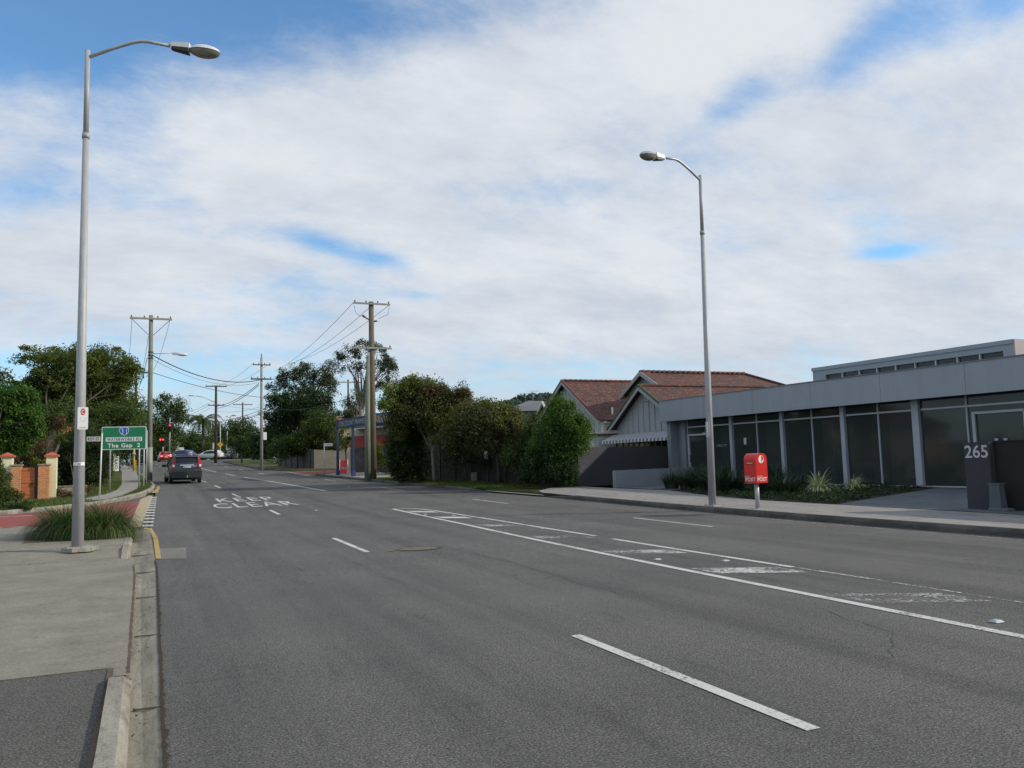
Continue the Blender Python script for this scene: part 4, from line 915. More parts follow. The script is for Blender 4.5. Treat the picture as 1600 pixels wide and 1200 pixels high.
wirething(up(baseB, 0, 5.4), P(405, 632, 90), .9, .014, 'low cable from the stub pole across the front of the fig tree')
b = MB(True); b.tube([(-1.1, -.25, 10.4), (-1.0, -.25, 9.95), (-.75, -.25, 9.75), (-.5, -.2, 9.8)], .012, 'wire', 5); b.tube([(1.05, -.25, 10.4), (.98, -.25, 9.95), (.7, -.25, 9.8), (.4, -.2, 9.65)], .012, 'wire', 5); b.build('jumper_cable', pB)

# ------------------------------------------------------------------ signs on the left
def post(b, x, y, z0, z1, r, m): b.tube([(x, y, z0), (x, y, z1)], r, m, 10)
S1 = Vector((-1.95, 45.9, prof(45.9) + .13)); S2 = Vector((-.63, 46.1, prof(46.1) + .13))
D1 = (S1 - Vector((0, 0, EYE))).dot(FWD)
t = thing('direction_sign', 'green road sign reading Waterworks Rd and The Gap 2 on two grey posts', 'road sign', S1)
rr_ = (Vector((S2.x, S2.y, 0)) - Vector((S1.x, S1.y, 0))).normalized(); rr_ = Vector((math.cos(rad(-12)), math.sin(rad(-12)), 0))
zt = P(194, 666.5, D1).z; zb_ = P(194, 702.5, D1).z; cxy = P(194, 684, D1 - .05); HH = zt - zb_; wd = 2.06
for s in (S1, S2):
    b = MB(True); post(b, s.x, s.y, s.z - .05, zt - .03, .038, 'post_grey'); b.build('post', t, True)
cen = Vector((cxy.x, cxy.y, 0)); board(t, 'sign_panel', cen, rr_, wd, zb_, zt, 'white', .02, .07); nn = Vector((rr_.y, -rr_.x, 0))
board(t, 'green_field', cen + nn * .0215, rr_, wd - .07, zb_ + .035, zt - .035, 'sign_green', .002, .055)
b = MB(); zc_ = zb_ + HH * .405; c_ = cen + nn * .027
q = [(-.84, -.105), (.84, -.105), (.84, .105), (-.84, .105)]; b.poly([(c_.x + rr_.x * x, c_.y + rr_.y * x, zc_ + HH * .04 + z) for x, z in q], 'white'); b.build('white_name_strip', t, True)
b = MB(); o_ = cen + nn * .0275
b.text('WATERWORKS RD', (o_.x, o_.y, zc_ + HH * .04), rr_, (0, 0, 1), .15, 'ink', 1.08, 1.56, .003, .01); b.build('lettering', t, True); b = MB()
b.text('The Gap  2', (o_.x - .0, o_.y, zb_ + HH * .185), rr_, (0, 0, 1), .19, 'white', 1.15, 1.5, .003, .03); b.build('lettering', t, True)
b = MB(); sh = [(-.19, .17), (-.1, .2), (0, .215), (.1, .2), (.19, .17), (.22, .02), (.17, -.11), (.08, -.19), (0, -.215), (-.08, -.19), (-.17, -.11), (-.22, .02)]
zc2 = zb_ + HH * .80; o_ = cen + nn * .026; b.poly([(o_.x + rr_.x * x * 1.05, o_.y + rr_.y * x * 1.05, zc2 + z * 1.0) for x, z in sh], 'white'); o_ = cen + nn * .028; b.poly([(o_.x + rr_.x * x * .93, o_.y + rr_.y * x * .93, zc2 + z * .88) for x, z in sh], 'sign_blue')
b.text('31', (o_.x, o_.y, zc2), rr_, (0, 0, 1), .25, 'white', 1.45, .25, .004, .0); b.build('route_shield', t, True)
# street-name sign
SN = Vector((-2.0, 38.3, prof(38.3) + .13)); D2 = (SN - Vector((0, 0, EYE))).dot(FWD); zt = P(156, 676, D2).z
t = thing('street_name_sign', 'white post with a small street name blade pointing left, before the green sign', 'street sign', SN)
b = MB(True); b.tube([SN - Vector((0, 0, .05)), (SN.x + .06, SN.y, zt)], .03, 'post_white', 10); b.build('post', t, True)
z1_ = P(146, 682, D2).z; z0_ = P(146, 689.5, D2).z; cc = Vector((SN.x - .25, SN.y - .03, 0)); rx_ = Vector((math.cos(rad(-8)), math.sin(rad(-8)), 0)); board(t, 'name_blade', cc, rx_, .52, z0_, z1_, 'sign_grey', .012, .01)
b = MB(); nn2 = Vector((rx_.y, -rx_.x, 0)) * .0135; b.text('ROY ST', (cc.x + nn2.x, cc.y + nn2.y, (z0_ + z1_) / 2), rx_, (0, 0, 1), .12, 'ink', 1.1, .42, .002, .01); b.build('lettering', t, True)
# slim posts by the kerb
for (px, pb, pt_, Y, m, lab, rr0) in ((224.4, 760.6, 668, 48.4, 'post_white', 'slim white sign post just right of the green sign', .028), (228.5, 757, 672, 51.2, 'post_grey', 'slim grey sign post between the white post and the thick power pole', .035),
                               (203, 727, 676, 104, 'post_grey', 'distant grey post beyond the footpath under the green sign', .05), (197.6, 725, 676, 112, 'post_grey', 'distant post second from left under the green sign', .06), (192.5, 721, 676, 128, 'post_white', 'farthest pale post at the end of the footpath', .08)):
    ba = gp(px, pb, Y); D_ = (ba - Vector((0, 0, EYE))).dot(FWD); zt = P(px, pt_, D_).z
    t = thing('sign_post', lab, 'sign post', ba, 0, 'slim posts along the left footpath'); b = MB(True); b.tube([ba - Vector((0, 0, .05)), (ba.x, ba.y, zt)], rr0, m, 8); b.build('post', t, True)
    if Y < 60:
        b = MB(); b.box((ba.x - .012, ba.y - .18, zt - .42), (ba.x + .012, ba.y + .18, zt), 'sign_grey'); b.build('edge_on_plate', t, True)
ba = gp(209, 736, 80); t = thing('hydrant_marker', 'yellow marker post with a white round plate by the left footpath', 'marker post', ba); D_ = (ba - Vector((0, 0, EYE))).dot(FWD)
b = MB(True); post(b, ba.x, ba.y, ba.z, P(209, 700, D_).z, .085, 'post_yellow'); b.build('post', t, True); b = MB(True); b.tube([(ba.x, ba.y - .13, P(209, 709, D_).z), (ba.x, ba.y - .09, P(209, 709, D_).z)], .14, 'post_white', 14); b.build('round_plate', t, True)
b = MB(); b.box((ba.x + .11, ba.y - .02, ba.z), (ba.x + .2, ba.y + .03, ba.z + 1.0), 'post_yellow'); o = b.build('marker_post', None); o['label'] = 'short faded yellow stake beside the yellow marker post'; o['category'] = 'marker post'
# advertising panel of the bus stop
ba = gp(181.5, 737, 78.5); ba.x -= .0; t = thing('advertising_panel', 'tall white advertising panel in a dark frame on the left footpath', 'advertising panel', ba, rad(8)); D_ = (ba - Vector((0, 0, EYE))).dot(FWD); Hh = P(181.5, 708, D_).z - ba.z
b = MB(); b.box((-.32, -.09, 0), (.32, .09, Hh), 'shop_green' if 'shop_green' in M else M.setdefault('shop_green', mat('frame_dark_green', (.012, .05, .035), .4, 0, .1, 3))); b.build('frame', t)
b = MB(); b.box((-.24, -.10, .12), (.20, -.088, Hh - .06), 'white'); pn = b.build('panel', t); b = MB(); b.text('OPEN', (.0, -.104, Hh * .55), (0, 0, 1), (-1, 0, 0), .2, 'ink', 1.3, 1.2, 0, .02); b.build('lettering', pn)
# bus shelter pieces beyond
for i, (px, pt_, pb, w) in enumerate(((188, 706, 717, .5), (194.5, 711, 716, .35))):
    c_ = P(px, (pt_ + pb) / 2, 112); t = thing('roadside_sign', ['white notice board far along the left footpath', 'smaller white notice board right of the other one, far along the left footpath'][i], 'sign', (c_.x, c_.y, prof(c_.y) + .1)); D_ = 112
    b = MB(); b.box((c_.x - w, c_.y, P(px, pb, D_).z), (c_.x + w, c_.y + .05, P(px, pt_, D_).z), 'post_white'); b.build('panel', t, True); b = MB(); b.box((c_.x - .04, c_.y + .05, prof(c_.y)), (c_.x + .04, c_.y + .1, P(px, pt_, D_).z - .1), 'post_grey'); b.build('post', t, True)

# ------------------------------------------------------------------ gate and garden on the left
def at(px, Y): d = ray(px, 750); return d.x * Y / d.y
for i, (px, Y, hb, lab) in enumerate(((11, 40.5, 714, 'cream rendered gate pillar with an orange cap, left of the gate'), (80.5, 41.0, 713, 'cream rendered gate pillar with an orange cap, right of the gate'))):
    x = at(px, Y); D_ = (Vector((x, Y, 0)) - Vector((0, 0, EYE))).dot(FWD); H = P(px, hb, D_).z; z = prof(Y) + .1
    t = thing('gate_pillar', lab, 'gate pillar', (x, Y, z), 0, 'cream pillars of the brick gateway'); b = MB(); b.box((-.2, -.2, 0), (.2, .2, H - z - .02), 'cream'); b.build('shaft', t)
    b = MB(); h = H - z; b.box((-.27, -.27, h - .02), (.27, .27, h + .06), 'cap_orange'); b.mesh([(-.25, -.25, h + .06), (.25, -.25, h + .06), (.25, .25, h + .06), (-.25, .25, h + .06), (0, 0, h + .2)], [(0, 1, 4), (1, 2, 4), (2, 3, 4), (3, 0, 4)], 'cap_orange'); b.build('cap', t)
gy = 40.2; gzb = prof(gy) + .1
def gbox(nm, lab, cat, px0, px1, ptop, m, dy0, dy1, capm=None, group=None):
    x0 = at(px0, gy); x1 = at(px1, gy); D_ = (Vector(((x0 + x1) / 2, gy, 0))).dot(FWD); H = P((px0 + px1) / 2, ptop, D_).z
    t = thing(nm, lab, cat, (x0, gy, gzb), 0, group); b = MB(); b.box((0, dy0, 0), (x1 - x0, dy1, H - gzb), m); b.build('brickwork' if 'brick' in m else 'door_leaf', t)
    if capm: b = MB(); b.box((-.04, dy0 - .04, H - gzb), (x1 - x0 + .04, dy1 + .04, H - gzb + .06), capm); b.build('cap', t)
    return t, x1 - x0, H - gzb
gbox('brick_pillar', 'orange brick pier left of the timber gate', 'brick pillar', 17.5, 33, 728, 'orange_brick', -.15, .3, 'kerb', 'orange brick piers of the gateway')
gbox('brick_pillar', 'wider orange brick pier right of the timber gate', 'brick pillar', 60, 77, 727, 'orange_brick', -.15, .35, 'kerb', 'orange brick piers of the gateway')
t, w_, h_ = gbox('garden_gate', 'red-brown timber gate of horizontal boards between the brick piers', 'gate', 33.5, 54, 731, 'gate_wood', .0, .08)
b = MB()
for z in (.25, h_ * .55, h_ - .12): b.box((0, -.02, z), (w_, -.001, z + .05), 'gate_wood')
b.build('ledge', t); b = MB(); b.box((w_ - .12, -.05, h_ * .45), (w_ - .08, -.002, h_ * .55), 'black'); b.build('handle', t)
gbox('gate_frame', 'dark steel gate post between the timber gate and the right brick pier', 'gate post', 55, 59.5, 727, 'black', -.05, .1)
gbox('garden_wall', 'low orange brick wall left of the gate, half hidden by shrubs', 'wall', -40, 16.5, 745, 'orange_brick', -.05, .2, 'kerb')
x0 = at(88, 42); t = thing('garden_wall', 'low cream garden wall behind the shrubs right of the gate', 'wall', (x0, 42, prof(42))); b = MB(); b.box((0, 0, 0), (at(135, 42) - x0, .2, .55), 'cream_wall'); b.build('masonry', t); b = MB(); b.box((-.02, -.03, .55), (at(135, 42) - x0 + .02, .23, .6), 'kerb'); b.build('coping', t)
b = MB(); t = thing('house', 'orange-roofed house wall hidden behind the left garden', 'house', (-16, 52, prof(52))); b.box((-8, 0, 0), (6, 8, 3.2), 'cream_wall'); b.build('wall', t); b = MB(); b.mesh([(-8.5, -.6, 3.1), (6.5, -.6, 3.1), (6.5, 8.6, 3.1), (-8.5, 8.6, 3.1), (-4, 4, 5.4), (2, 4, 5.4)], [(0, 1, 5, 4), (1, 2, 5), (2, 3, 4, 5), (3, 0, 4)], 'tiles'); b.build('roof', t)
# trees of the left side
tree('spreading_tree', 'large dark flat-topped spreading tree behind the left garden', 'tree', gz(-7.5, 66), pxblobs([(112, 582, 52, 36), (66, 612, 42, 20), (40, 628, 38, 12, -2), (150, 574, 48, 34, 1), (88, 594, 40, 24), (140, 612, 60, 36), (90, 618, 50, 24), (180, 595, 32, 24), (120, 640, 70, 34, 1), (180, 655, 38, 40, 2), (205, 580, 14, 18), (90, 560, 60, 18, 1), (60, 650, 40, 30, 3)], 64),
     680, .85, 130, .20, 'leaf_feathery', r0=.26, fork=.3, nlimb=12, seed=5, flatz=.5, inner=.45, aspect=.4)
tree('spreading_tree_sapling', 'thin-leaved branch tree beside the dark pole left of the road', 'tree', gz(-3.6, 70), pxblobs([(203, 625, 14, 16), (212, 645, 12, 14), (196, 665, 18, 22), (215, 670, 12, 26)], 68), 44, .55, 60, .17, 'leaf_feathery', r0=.12, fork=.5, nlimb=9, seed=6, inner=.1)
tree('garden_tree', 'bright green leafy tree at the left edge behind the brick wall', 'tree', gz(-7.6, 42.5), pxblobs([(25, 640, 32, 32), (-10, 650, 34, 46), (45, 670, 18, 30), (10, 690, 30, 30), (40, 620, 16, 12)], 42), 300, .42, 140, .12, 'leaf_bright', r0=.12, fork=.3, seed=7, nlimb=5)
tree('hedge_shrub', 'dark green clipped shrub right of the cream gate pillar', 'shrub', gz(-3.5, 44.5), pxblobs([(112, 735, 24, 34), (128, 705, 26, 34), (103, 700, 14, 18), (148, 720, 22, 40), (120, 760, 30, 14)], 44.5), 230, .34, 130, .10, 'leaf_dark', r0=.07, fork=.2, seed=8, bottom=-1)
tree('hedge_shrub', 'tall mid-green shrub between the hedge and the footpath', 'shrub', gz(-3.2, 49), pxblobs([(150, 700, 30, 26), (152, 735, 14, 30), (135, 680, 30, 22)], 50), 150, .36, 110, .11, 'leaf_mid', r0=.07, fork=.2, seed=9, bottom=-1)
tree('flowering_shrub', 'yellow-green shrub at the footpath edge behind the green sign', 'shrub', gz(-3.1, 55), pxblobs([(160, 737, 13, 20), (165, 727, 9, 16)], 56), 60, .35, 100, .11, 'leaf_yellow', r0=.05, fork=.2, seed=10, bottom=-1)
tree('garden_tree', 'orange-flecked dark tree between the bright tree and the lamp', 'tree', gz(-7.0, 50), pxblobs([(75, 665, 34, 32), (105, 655, 30, 30), (140, 660, 26, 26), (60, 700, 30, 22), (170, 660, 20, 24), (200, 655, 16, 20)], 52), 260, .5, 100, .13, 'leaf_mid', r0=.12, fork=.3, seed=12, extra=[(pxblobs([(68, 655, 6, 5), (108, 675, 10, 8), (145, 680, 12, 5)], 48.5), 12, .16, 10, .09, mat('orange_flowers', (.55, .20, .02), .7))])
tree('dry_shrub', 'grey-brown twiggy shrub behind the timber gate', 'shrub', gz(-5.6, 44), pxblobs([(55, 705, 26, 20), (35, 715, 16, 14), (60, 725, 20, 12)], 45), 90, .3, 70, .09, 'leaf_brown', r0=.05, fork=.2, seed=13, bottom=-1)
tree('dry_shrub', 'tall orange-brown dried flower head above the garden', 'plant', gz(-5.2, 46), pxblobs([(93, 664, 6, 14)], 41), 22, .2, 70, .09, 'leaf_brown', r0=.05, fork=.3, seed=14)
tree('low_shrub', 'low green shrub with pale flowers in front of the brick wall', 'shrub', gz(-5.9, 36.2), pxblobs([(-4, 755, 16, 24), (-20, 750, 20, 44), (22, 784, 16, 7), (0, 780, 30, 14)], 31), 150, .24, 100, .075, 'leaf_mid', r0=.04, fork=.2, seed=15, bottom=-1, extra=[(pxblobs([(30, 787, 22, 4)], 30), 20, .06, 6, .04, mat('pale_flowers', (.6, .58, .5), .7))])
tree('low_shrub', 'low straggly shrub beside the kerb of the side street at far left', 'shrub', gz(-5.3, 34.6), pxblobs([(20, 794, 22, 6), (44, 790, 10, 5)], 29.5), 50, .17, 80, .06, 'leaf_mid', r0=.03, fork=.2, seed=16, bottom=-.4)
tree('shrub', 'small reddish-brown bush at the base of the garden wall', 'shrub', gz(-4.2, 38), pxblobs([(98, 775, 12, 9), (130, 768, 14, 8)], 36), 40, .18, 60, .07, 'leaf_rust', r0=.03, fork=.2, seed=17, bottom=-.3)
t = thing('yucca', 'spiky yucca with long drooping leaves behind the timber gate', 'plant', gz(-4.6, 41.2)); b = MB(); rng = np.random.default_rng(5); c_ = P(92, 694, 39.5); blade_clump(b, c_, 170, .8, .04, 'blade', rng, .08, .2); b.build('leaves', t, True); b = MB(True); b.tube([gz(-4.6, 41.2, 0), c_], .06, 'bark', 8); b.build('trunk', t, True)
tree('hedge_shrub', 'yellowish low hedge top behind the right cream pillar', 'shrub', gz(-5.6, 43.2), pxblobs([(60, 722, 9, 6), (72, 728, 9, 6)], 43), 20, .2, 70, .08, 'leaf_yellow', r0=.03, fork=.2, seed=18)
for i, (px, D_, blobs, mm, lab) in enumerate(((130, 80, [(140, 690, 70, 40), (60, 680, 60, 50), (200, 690, 30, 30)], 'leaf_dark', 'dark background tree behind the left hedges'),
                                              (182, 100, [(190, 690, 30, 26), (160, 690, 26, 24), (215, 690, 16, 26)], 'leaf_dark', 'dark tree closing the end of the left footpath'),
                                              (-40, 60, [(-30, 640, 60, 60), (0, 690, 50, 40)], 'leaf_mid', 'tall green tree just past the left edge of the garden'))):
    x = P(px, 730, D_); tree('garden_tree', lab, 'tree', gz(x.x, x.y), pxblobs(blobs, D_), 170, .8, 90, .22, mm, r0=.2, fork=.3, seed=20 + i, bottom=-1)
# verge grass: short blades in one object
rng = np.random.default_rng(21); b = MB()
def verge_blades(poly, n, L_, w, dz):
    xs = [p[0] for p in poly]; ys = [p[1] for p in poly]; k = b.mi('blade'); cnt = 0
    def inside(x, y):
        c = False; j = len(poly) - 1
        for i in range(len(poly)):
            if (poly[i][1] > y) != (poly[j][1] > y) and x < (poly[j][0] - poly[i][0]) * (y - poly[i][1]) / (poly[j][1] - poly[i][1]) + poly[i][0]: c = not c
            j = i
        return c
    while cnt < n:
        x = rng.uniform(min(xs), max(xs)); y = rng.uniform(min(ys), max(ys))
        if not inside(x, y): continue
        cnt += 1; a = rng.uniform(0, PI); l = L_ * rng.uniform(.5, 1.3); z = prof(y) + dz; dx, dy = math.cos(a) * w, math.sin(a) * w; ox, oy = rng.normal() * l * .4, rng.normal() * l * .4
        q = len(b.v); b.v += [(x - dx, y - dy, z), (x + dx, y + dy, z), (x + ox, y + oy, z + l)]; b.f.append((q, q + 1, q + 2)); b.m.append(k)
verge_blades([(-8.5, 34.5), (-4.6, 34.0), (-3.4, 35.3), (-2.1, 37.3), (-2.7, 39), (-3.6, 42), (-8.5, 38)], 9000, .09, .012, .13)
verge_blades([(-1.25, 39.8), (-.6, 43.1), (-.2, 46.7), (-.05, 52), (-.6, 52), (-.7, 45.5)], 5000, .08, .012, .13)
verge_blades([(-3.6, 41), (-2.0, 42), (-1.7, 46), (-1.7, 56), (-3.0, 56)], 5000, .09, .014, .13)
verge_blades([(13.6, 34.8), (13.0, 40), (12.35, 43.7), (11.95, 48), (14, 48), (16.5, 37), (17.4, 34)], 14000, .10, .014, .12)
verge_blades([(.09, 8), (.15, 8), (.15, 5), (.12, -1), (.05, -1)], 10, .01, .002, .0)
o = b.build('verge_grass', None); o['kind'] = 'stuff'
# moss and dirt line where asphalt meets gutter
b = MB(); rng = np.random.default_rng(8); ys = np.arange(-6, 16.4, .05); vs = []; 
for y in ys: vs += [(xl(y) - .012 - rng.random() * .008, y, prof(y) + .0135), (xl(y) + .004 + rng.random() ** 3 * .03, y, prof(y) + .0125)]
b.mesh(vs, [(2 * i, 2 * i + 1, 2 * i + 3, 2 * i + 2) for i in range(len(ys) - 1)], mat('gutter_moss', (.052, .044, .034), .95, 0, .3, 30, .1, .6, 60, 'Position')); struct(b, 'gutter_edge_dirt')
b = MB(); ys = np.arange(7.4, 15.6, .08); vs = []
for y in ys: vs += [(gut_l(y) - .03 - rng.random() * .012, y, prof(y) + .0365), (gut_l(y) - .015 + rng.random() * .012, y, prof(y) + .0365)]
b.mesh(vs, [(2 * i, 2 * i + 1, 2 * i + 3, 2 * i + 2) for i in range(len(ys) - 1)], 'dirt'); b.box((-40, 7.315, .1), (-.28, 7.335, .1035), 'dirt'); struct(b, 'slab_edge_dirt')
t = thing('manhole_cover', 'worn brown oval manhole cover in the traffic lane', 'manhole cover', (4.62, 15.25, prof(15.25)))
b = MB(); b.mesh([(.36 * math.cos(a), .26 * math.sin(a), .008) for a in np.linspace(0, 2 * PI, 25)[:-1]], [tuple(range(24))], mat('rusty_iron', (.15, .115, .075), .7, .2, .4, 9)); b.build('lid', t)
b = MB(); rg = [(.46 * math.cos(a), .34 * math.sin(a), .0065) for a in np.linspace(0, 2 * PI, 25)[:-1]]; b.poly(rg, mat('dark_patch', (.05, .045, .04), .9, 0, .3, 8)); b.build('surround', t)
b = MB(); b.poly([(-.62, -.12, .0085), (-.36, -.1, .0085), (-.38, 0, .0085), (-.6, -.02, .0085)], mat('brown_mark', (.17, .12, .07), .9)); b.build('worn_patch', t)
rng = np.random.default_rng(77); b = MB(); k1, k2 = b.mi('leaf_brown'), b.mi('leaf_rust')
def scatter(n, fx, y0, y1, dz):
    for _ in range(n):
        y = rng.uniform(y0, y1); x = fx(y) + rng.normal() * .05; a = rng.uniform(0, 2 * PI); l = rng.uniform(.012, .03); c_, s_ = math.cos(a) * l, math.sin(a) * l; z = prof(y) + dz; q = len(b.v)
        b.v += [(x - c_, y - s_, z), (x + s_ * .4, y - c_ * .4, z + .004), (x + c_, y + s_, z + .008), (x - s_ * .4, y + c_ * .4, z + .002)]; b.f.append((q, q + 1, q + 2, q + 3)); b.m.append(k1 if rng.random() < .6 else k2)
scatter(110, lambda y: gut_l(y) + .05 + rng.random() * .08, 4, 24, .012); scatter(60, lambda y: -rng.uniform(.4, 3.0), 8, 18, .04); scatter(90, lambda y: -rng.uniform(.6, 2.6), 18.5, 20.4, .14)
scatter(160, lambda y: xr(y) - .06 - rng.random() * .15, 5, 45, .006); scatter(80, lambda y: rng.uniform(14.5, 17.2), 8, 30, .145); scatter(50, lambda y: rng.uniform(.3, 13.5), 4, 30, .004)
o = b.build('fallen_leaves'); o['kind'] = 'stuff'
for i, (x, y) in enumerate(((7.2, 5.45), (8.03, 10.5), (7.3, 11.25), (8.33, 17.6), (7.5, 24.0), (8.0, 22.9), (9.35, 43.1), (5.0, 28.1))):
    lab = ['white road stud on the island nearest the camera', 'white road stud beside the worn inner island line', 'white road stud close to the long solid line', 'small white road stud far up the island', 'small stud between the first hatch bars', 'small stud beside the second hatch bar', 'small stud near the right lane dashes in the distance', 'small stud by the lane dash before the lettering'][i]
    b = MB(); s = .055; b.mesh([(-s, -s * .9, 0), (s, -s * .9, 0), (s, s * .9, 0), (-s, s * .9, 0), (-s * .7, -s * .45, .018), (s * .7, -s * .45, .018), (s * .7, s * .45, .018), (-s * .7, s * .45, .018)], [(4, 5, 6, 7), (0, 1, 5, 4), (1, 2, 6, 5), (2, 3, 7, 6), (3, 0, 4, 7)], 'post_grey')
    o = b.build('road_stud'); o.location = (x, y, prof(y) + .006); o['label'] = lab; o['category'] = 'road stud'; o['group'] = 'reflective road studs'

# ------------------------------------------------------------------ cars
STY = {
 'suv':   [(0, .20, .60, .64, .86), (.015, .19, .62, .72, .90), (.05, .18, .62, .93, .92), (.10, .16, .62, .985, .96), (.30, .15, .60, 1.0, 1.0), (.50, .15, .60, .985, 1.0), (.60, .15, .60, .93, 1.0), (.74, .2, .60, .66, 1.0), (.95, .22, .50, .54, .94), (1.0, .28, .40, .44, .78)],
 'hatch': [(0, .28, .58, .62, .84), (.02, .22, .62, .68, .9), (.08, .2, .62, .90, .94), (.15, .18, .62, .975, .98), (.35, .18, .60, 1.0, 1.0), (.50, .18, .60, .975, 1.0), (.60, .18, .60, .90, 1.0), (.76, .18, .60, .66, 1.0), (.94, .2, .48, .53, .94), (1.0, .26, .36, .40, .76)],
 'sedan': [(0, .30, .60, .66, .84), (.03, .24, .64, .70, .9), (.13, .2, .64, .72, .96), (.26, .18, .62, .96, 1.0), (.36, .18, .61, 1.0, 1.0), (.50, .18, .60, .98, 1.0), (.58, .18, .60, .92, 1.0), (.72, .18, .60, .66, 1.0), (.94, .2, .50, .55, .94), (1.0, .26, .38, .42, .76)]}
def car(style, L_, W, H, paint, loc, rz, label, brakes=False, detail=True):
    t = thing('parked_car' if False else ('suv' if style == 'suv' else 'car'), label, 'car', loc, rz)
    st = STY[style]; hw = W / 2
    def ring(s):
        tt, zb, zl, zt, wf = s; y = (tt - .5) * L_; w = hw * wf; roofw = w * .76 if zt > .8 else w * (.97 - (zt - zl) * 1.1)
        z = lambda q: q * H
        half = [(0, z(zb)), (w * .88, z(zb)), (w * .985, z(zb) + .06), (w, z((zb + zl) / 2 + .04)), (w * .97, z(zl)), (roofw * 1.04, z(zt) - .075 * (1 if zt > .8 else .3)), (roofw * .93, z(zt) - .02), (0, z(zt))]
        return [(x, y, q) for x, q in half] + [(-x, y, q) for x, q in half[-2:0:-1]]
    rings = [ring(s) for s in st]; n = len(rings[0]); b = MB(True); vs = [v for r in rings for v in r]
    fs = [(i * n + j, i * n + (j + 1) % n, (i + 1) * n + (j + 1) % n, (i + 1) * n + j) for i in range(len(rings) - 1) for j in range(n)]
    fs = [f[::-1] for f in fs] + [tuple(range(n)), tuple((len(rings) - 1) * n + j for j in range(n - 1, -1, -1))]
    b.mesh(vs, fs, paint); body = b.build('body', t)
    def sec(tt):
        for a, c in zip(st, st[1:]):
            if a[0] <= tt <= c[0]:
                k = (tt - a[0]) / (c[0] - a[0]); return ring(tuple(a[i] + (c[i] - a[i]) * k for i in range(5)))
        return ring(st[-1])
    # side glass
    for sgn in (1, -1):
        b = MB(); t0, t1 = (.09, .63) if style == 'suv' else ((.14, .66) if style == 'hatch' else (.24, .62)); m = 8; lo = []; hi = []
        for i in range(m + 1):
            tt = t0 + (t1 - t0) * i / m; r = sec(tt); p, q = Vector(r[4]), Vector(r[5]); off = Vector((.012, 0, .004))
            a_, c_ = p.lerp(q, .06) + off, p.lerp(q, .93) + off; lo.append((a_.x * sgn, a_.y, a_.z)); hi.append((c_.x * sgn, c_.y, c_.z))
        fs = [(i, i + 1, m + 2 + i, m + 1 + i) for i in range(m)]
        b.mesh(lo + hi, fs if sgn > 0 else [f[::-1] for f in fs], 'carglass'); b.build('side_window', t)
    for (ta, tb, nm, fl) in (((.017, .055, 'rear_window', 0) if style == 'suv' else (.03, .12, 'rear_window', 0) if style == 'hatch' else (.145, .25, 'rear_window', 0)), (.735 if style != 'sedan' else .715, .60, 'windscreen', 1)):
        ra, rb = sec(ta), sec(tb); b = MB(); d = -.014 if not fl else .014
        wa = ra[4][0] * (.84 if style == 'suv' else .88); wb = rb[6][0] * .95
        za = ra[7][2] + (.02 if style == 'suv' else .015); zb2 = rb[7][2] - .02; ya, yb = ra[7][1] + d, rb[7][1] + d * (1 if not fl else 1)
        pts = [(-wa, ya, za), (wa, ya, za), (wb, yb, zb2), (-wb, yb, zb2)]; b.poly(pts if not fl else pts[::-1], 'carglass'); b.build(nm, t)
    # wheels
    wr = .33 if style == 'suv' else .30
    for yy in (-.5 * L_ + .19 * L_, .5 * L_ - .19 * L_):
        for sgn in (1, -1):
            b = MB(True); x0 = sgn * (hw * .99); b.lathe((0, 0, 0), [(wr * .8, -.10), (wr, -.08), (wr, .08), (wr * .8, .10)], 'tyre', 22, 'x'); w_ = b.build('wheel', t); w_.location = (sgn * (hw - .11), yy, wr)
            b = MB(True); b.lathe((0, 0, 0), [(wr * .62, .09), (wr * .60, .108), (wr * .2, .10), (wr * .1, .112)], 'rim', 18, 'x'); rm = b.build('rim', w_); rm.rotation_euler = (0, 0, 0 if sgn > 0 else PI)
            b = MB(); b.lathe((0, 0, 0), [(wr * 1.13, -.06), (wr * 1.13, .09)], 'black', 20, 'x'); ar = b.build('wheel_arch', t); ar.location = (sgn * (hw - .11 - .005), yy, wr + .01)
    yr = -.5 * L_
    if style == 'suv':
        for sgn in (1, -1):
            b = MB(); x0, x1 = sgn * hw * .74, sgn * hw * .955
            prof_ = [(.50, -.004), (.62, .0), (.80, .055), (.96, .16)]
            vs = []
            for k_, (zq, dy) in enumerate(prof_):
                xi = sgn * hw * (.72 - .015 * k_); xo = sgn * hw * (.93, .91, .85, .755)[k_]; vs += [(xi, yr - .03 + dy, zq * H), (xo, yr - .01 + dy, zq * H)]
            vs += [(v[0], v[1] + .14, v[2]) for v in vs]; fs = [(2 * i, 2 * i + 1, 2 * i + 3, 2 * i + 2) for i in range(3)] + [(2 * i + 9, 2 * i + 11, 2 * i + 3, 2 * i + 1) for i in range(3)] + [(2 * i, 2 * i + 2, 2 * i + 10, 2 * i + 8) for i in range(3)] + [(0, 8, 9, 1), (6, 7, 15, 14)]
            b.mesh(vs, fs, 'tail'); tl = b.build('tail_light', t)
            b = MB(); b.box((sgn * hw * .75, yr - .045, .57 * H), (sgn * hw * .88, yr - .032, .655 * H), 'white' ); b.build('lens', tl)
            b = MB(True); b.ell((sgn * (hw + .10), .5 * L_ - 1.55, .64 * H), (.13, .07, .09), 'black', 10, 6); b.build('side_mirror', t)
            b = MB(True); b.tube([(sgn * hw * .66, -.42 * L_, H * 1.0 + .0), (sgn * hw * .67, -.36 * L_, H + .05), (sgn * hw * .67, .0, H + .055), (sgn * hw * .66, .06 * L_, H - .02)], .022, 'chrome', 6); b.build('roof_rail', t)
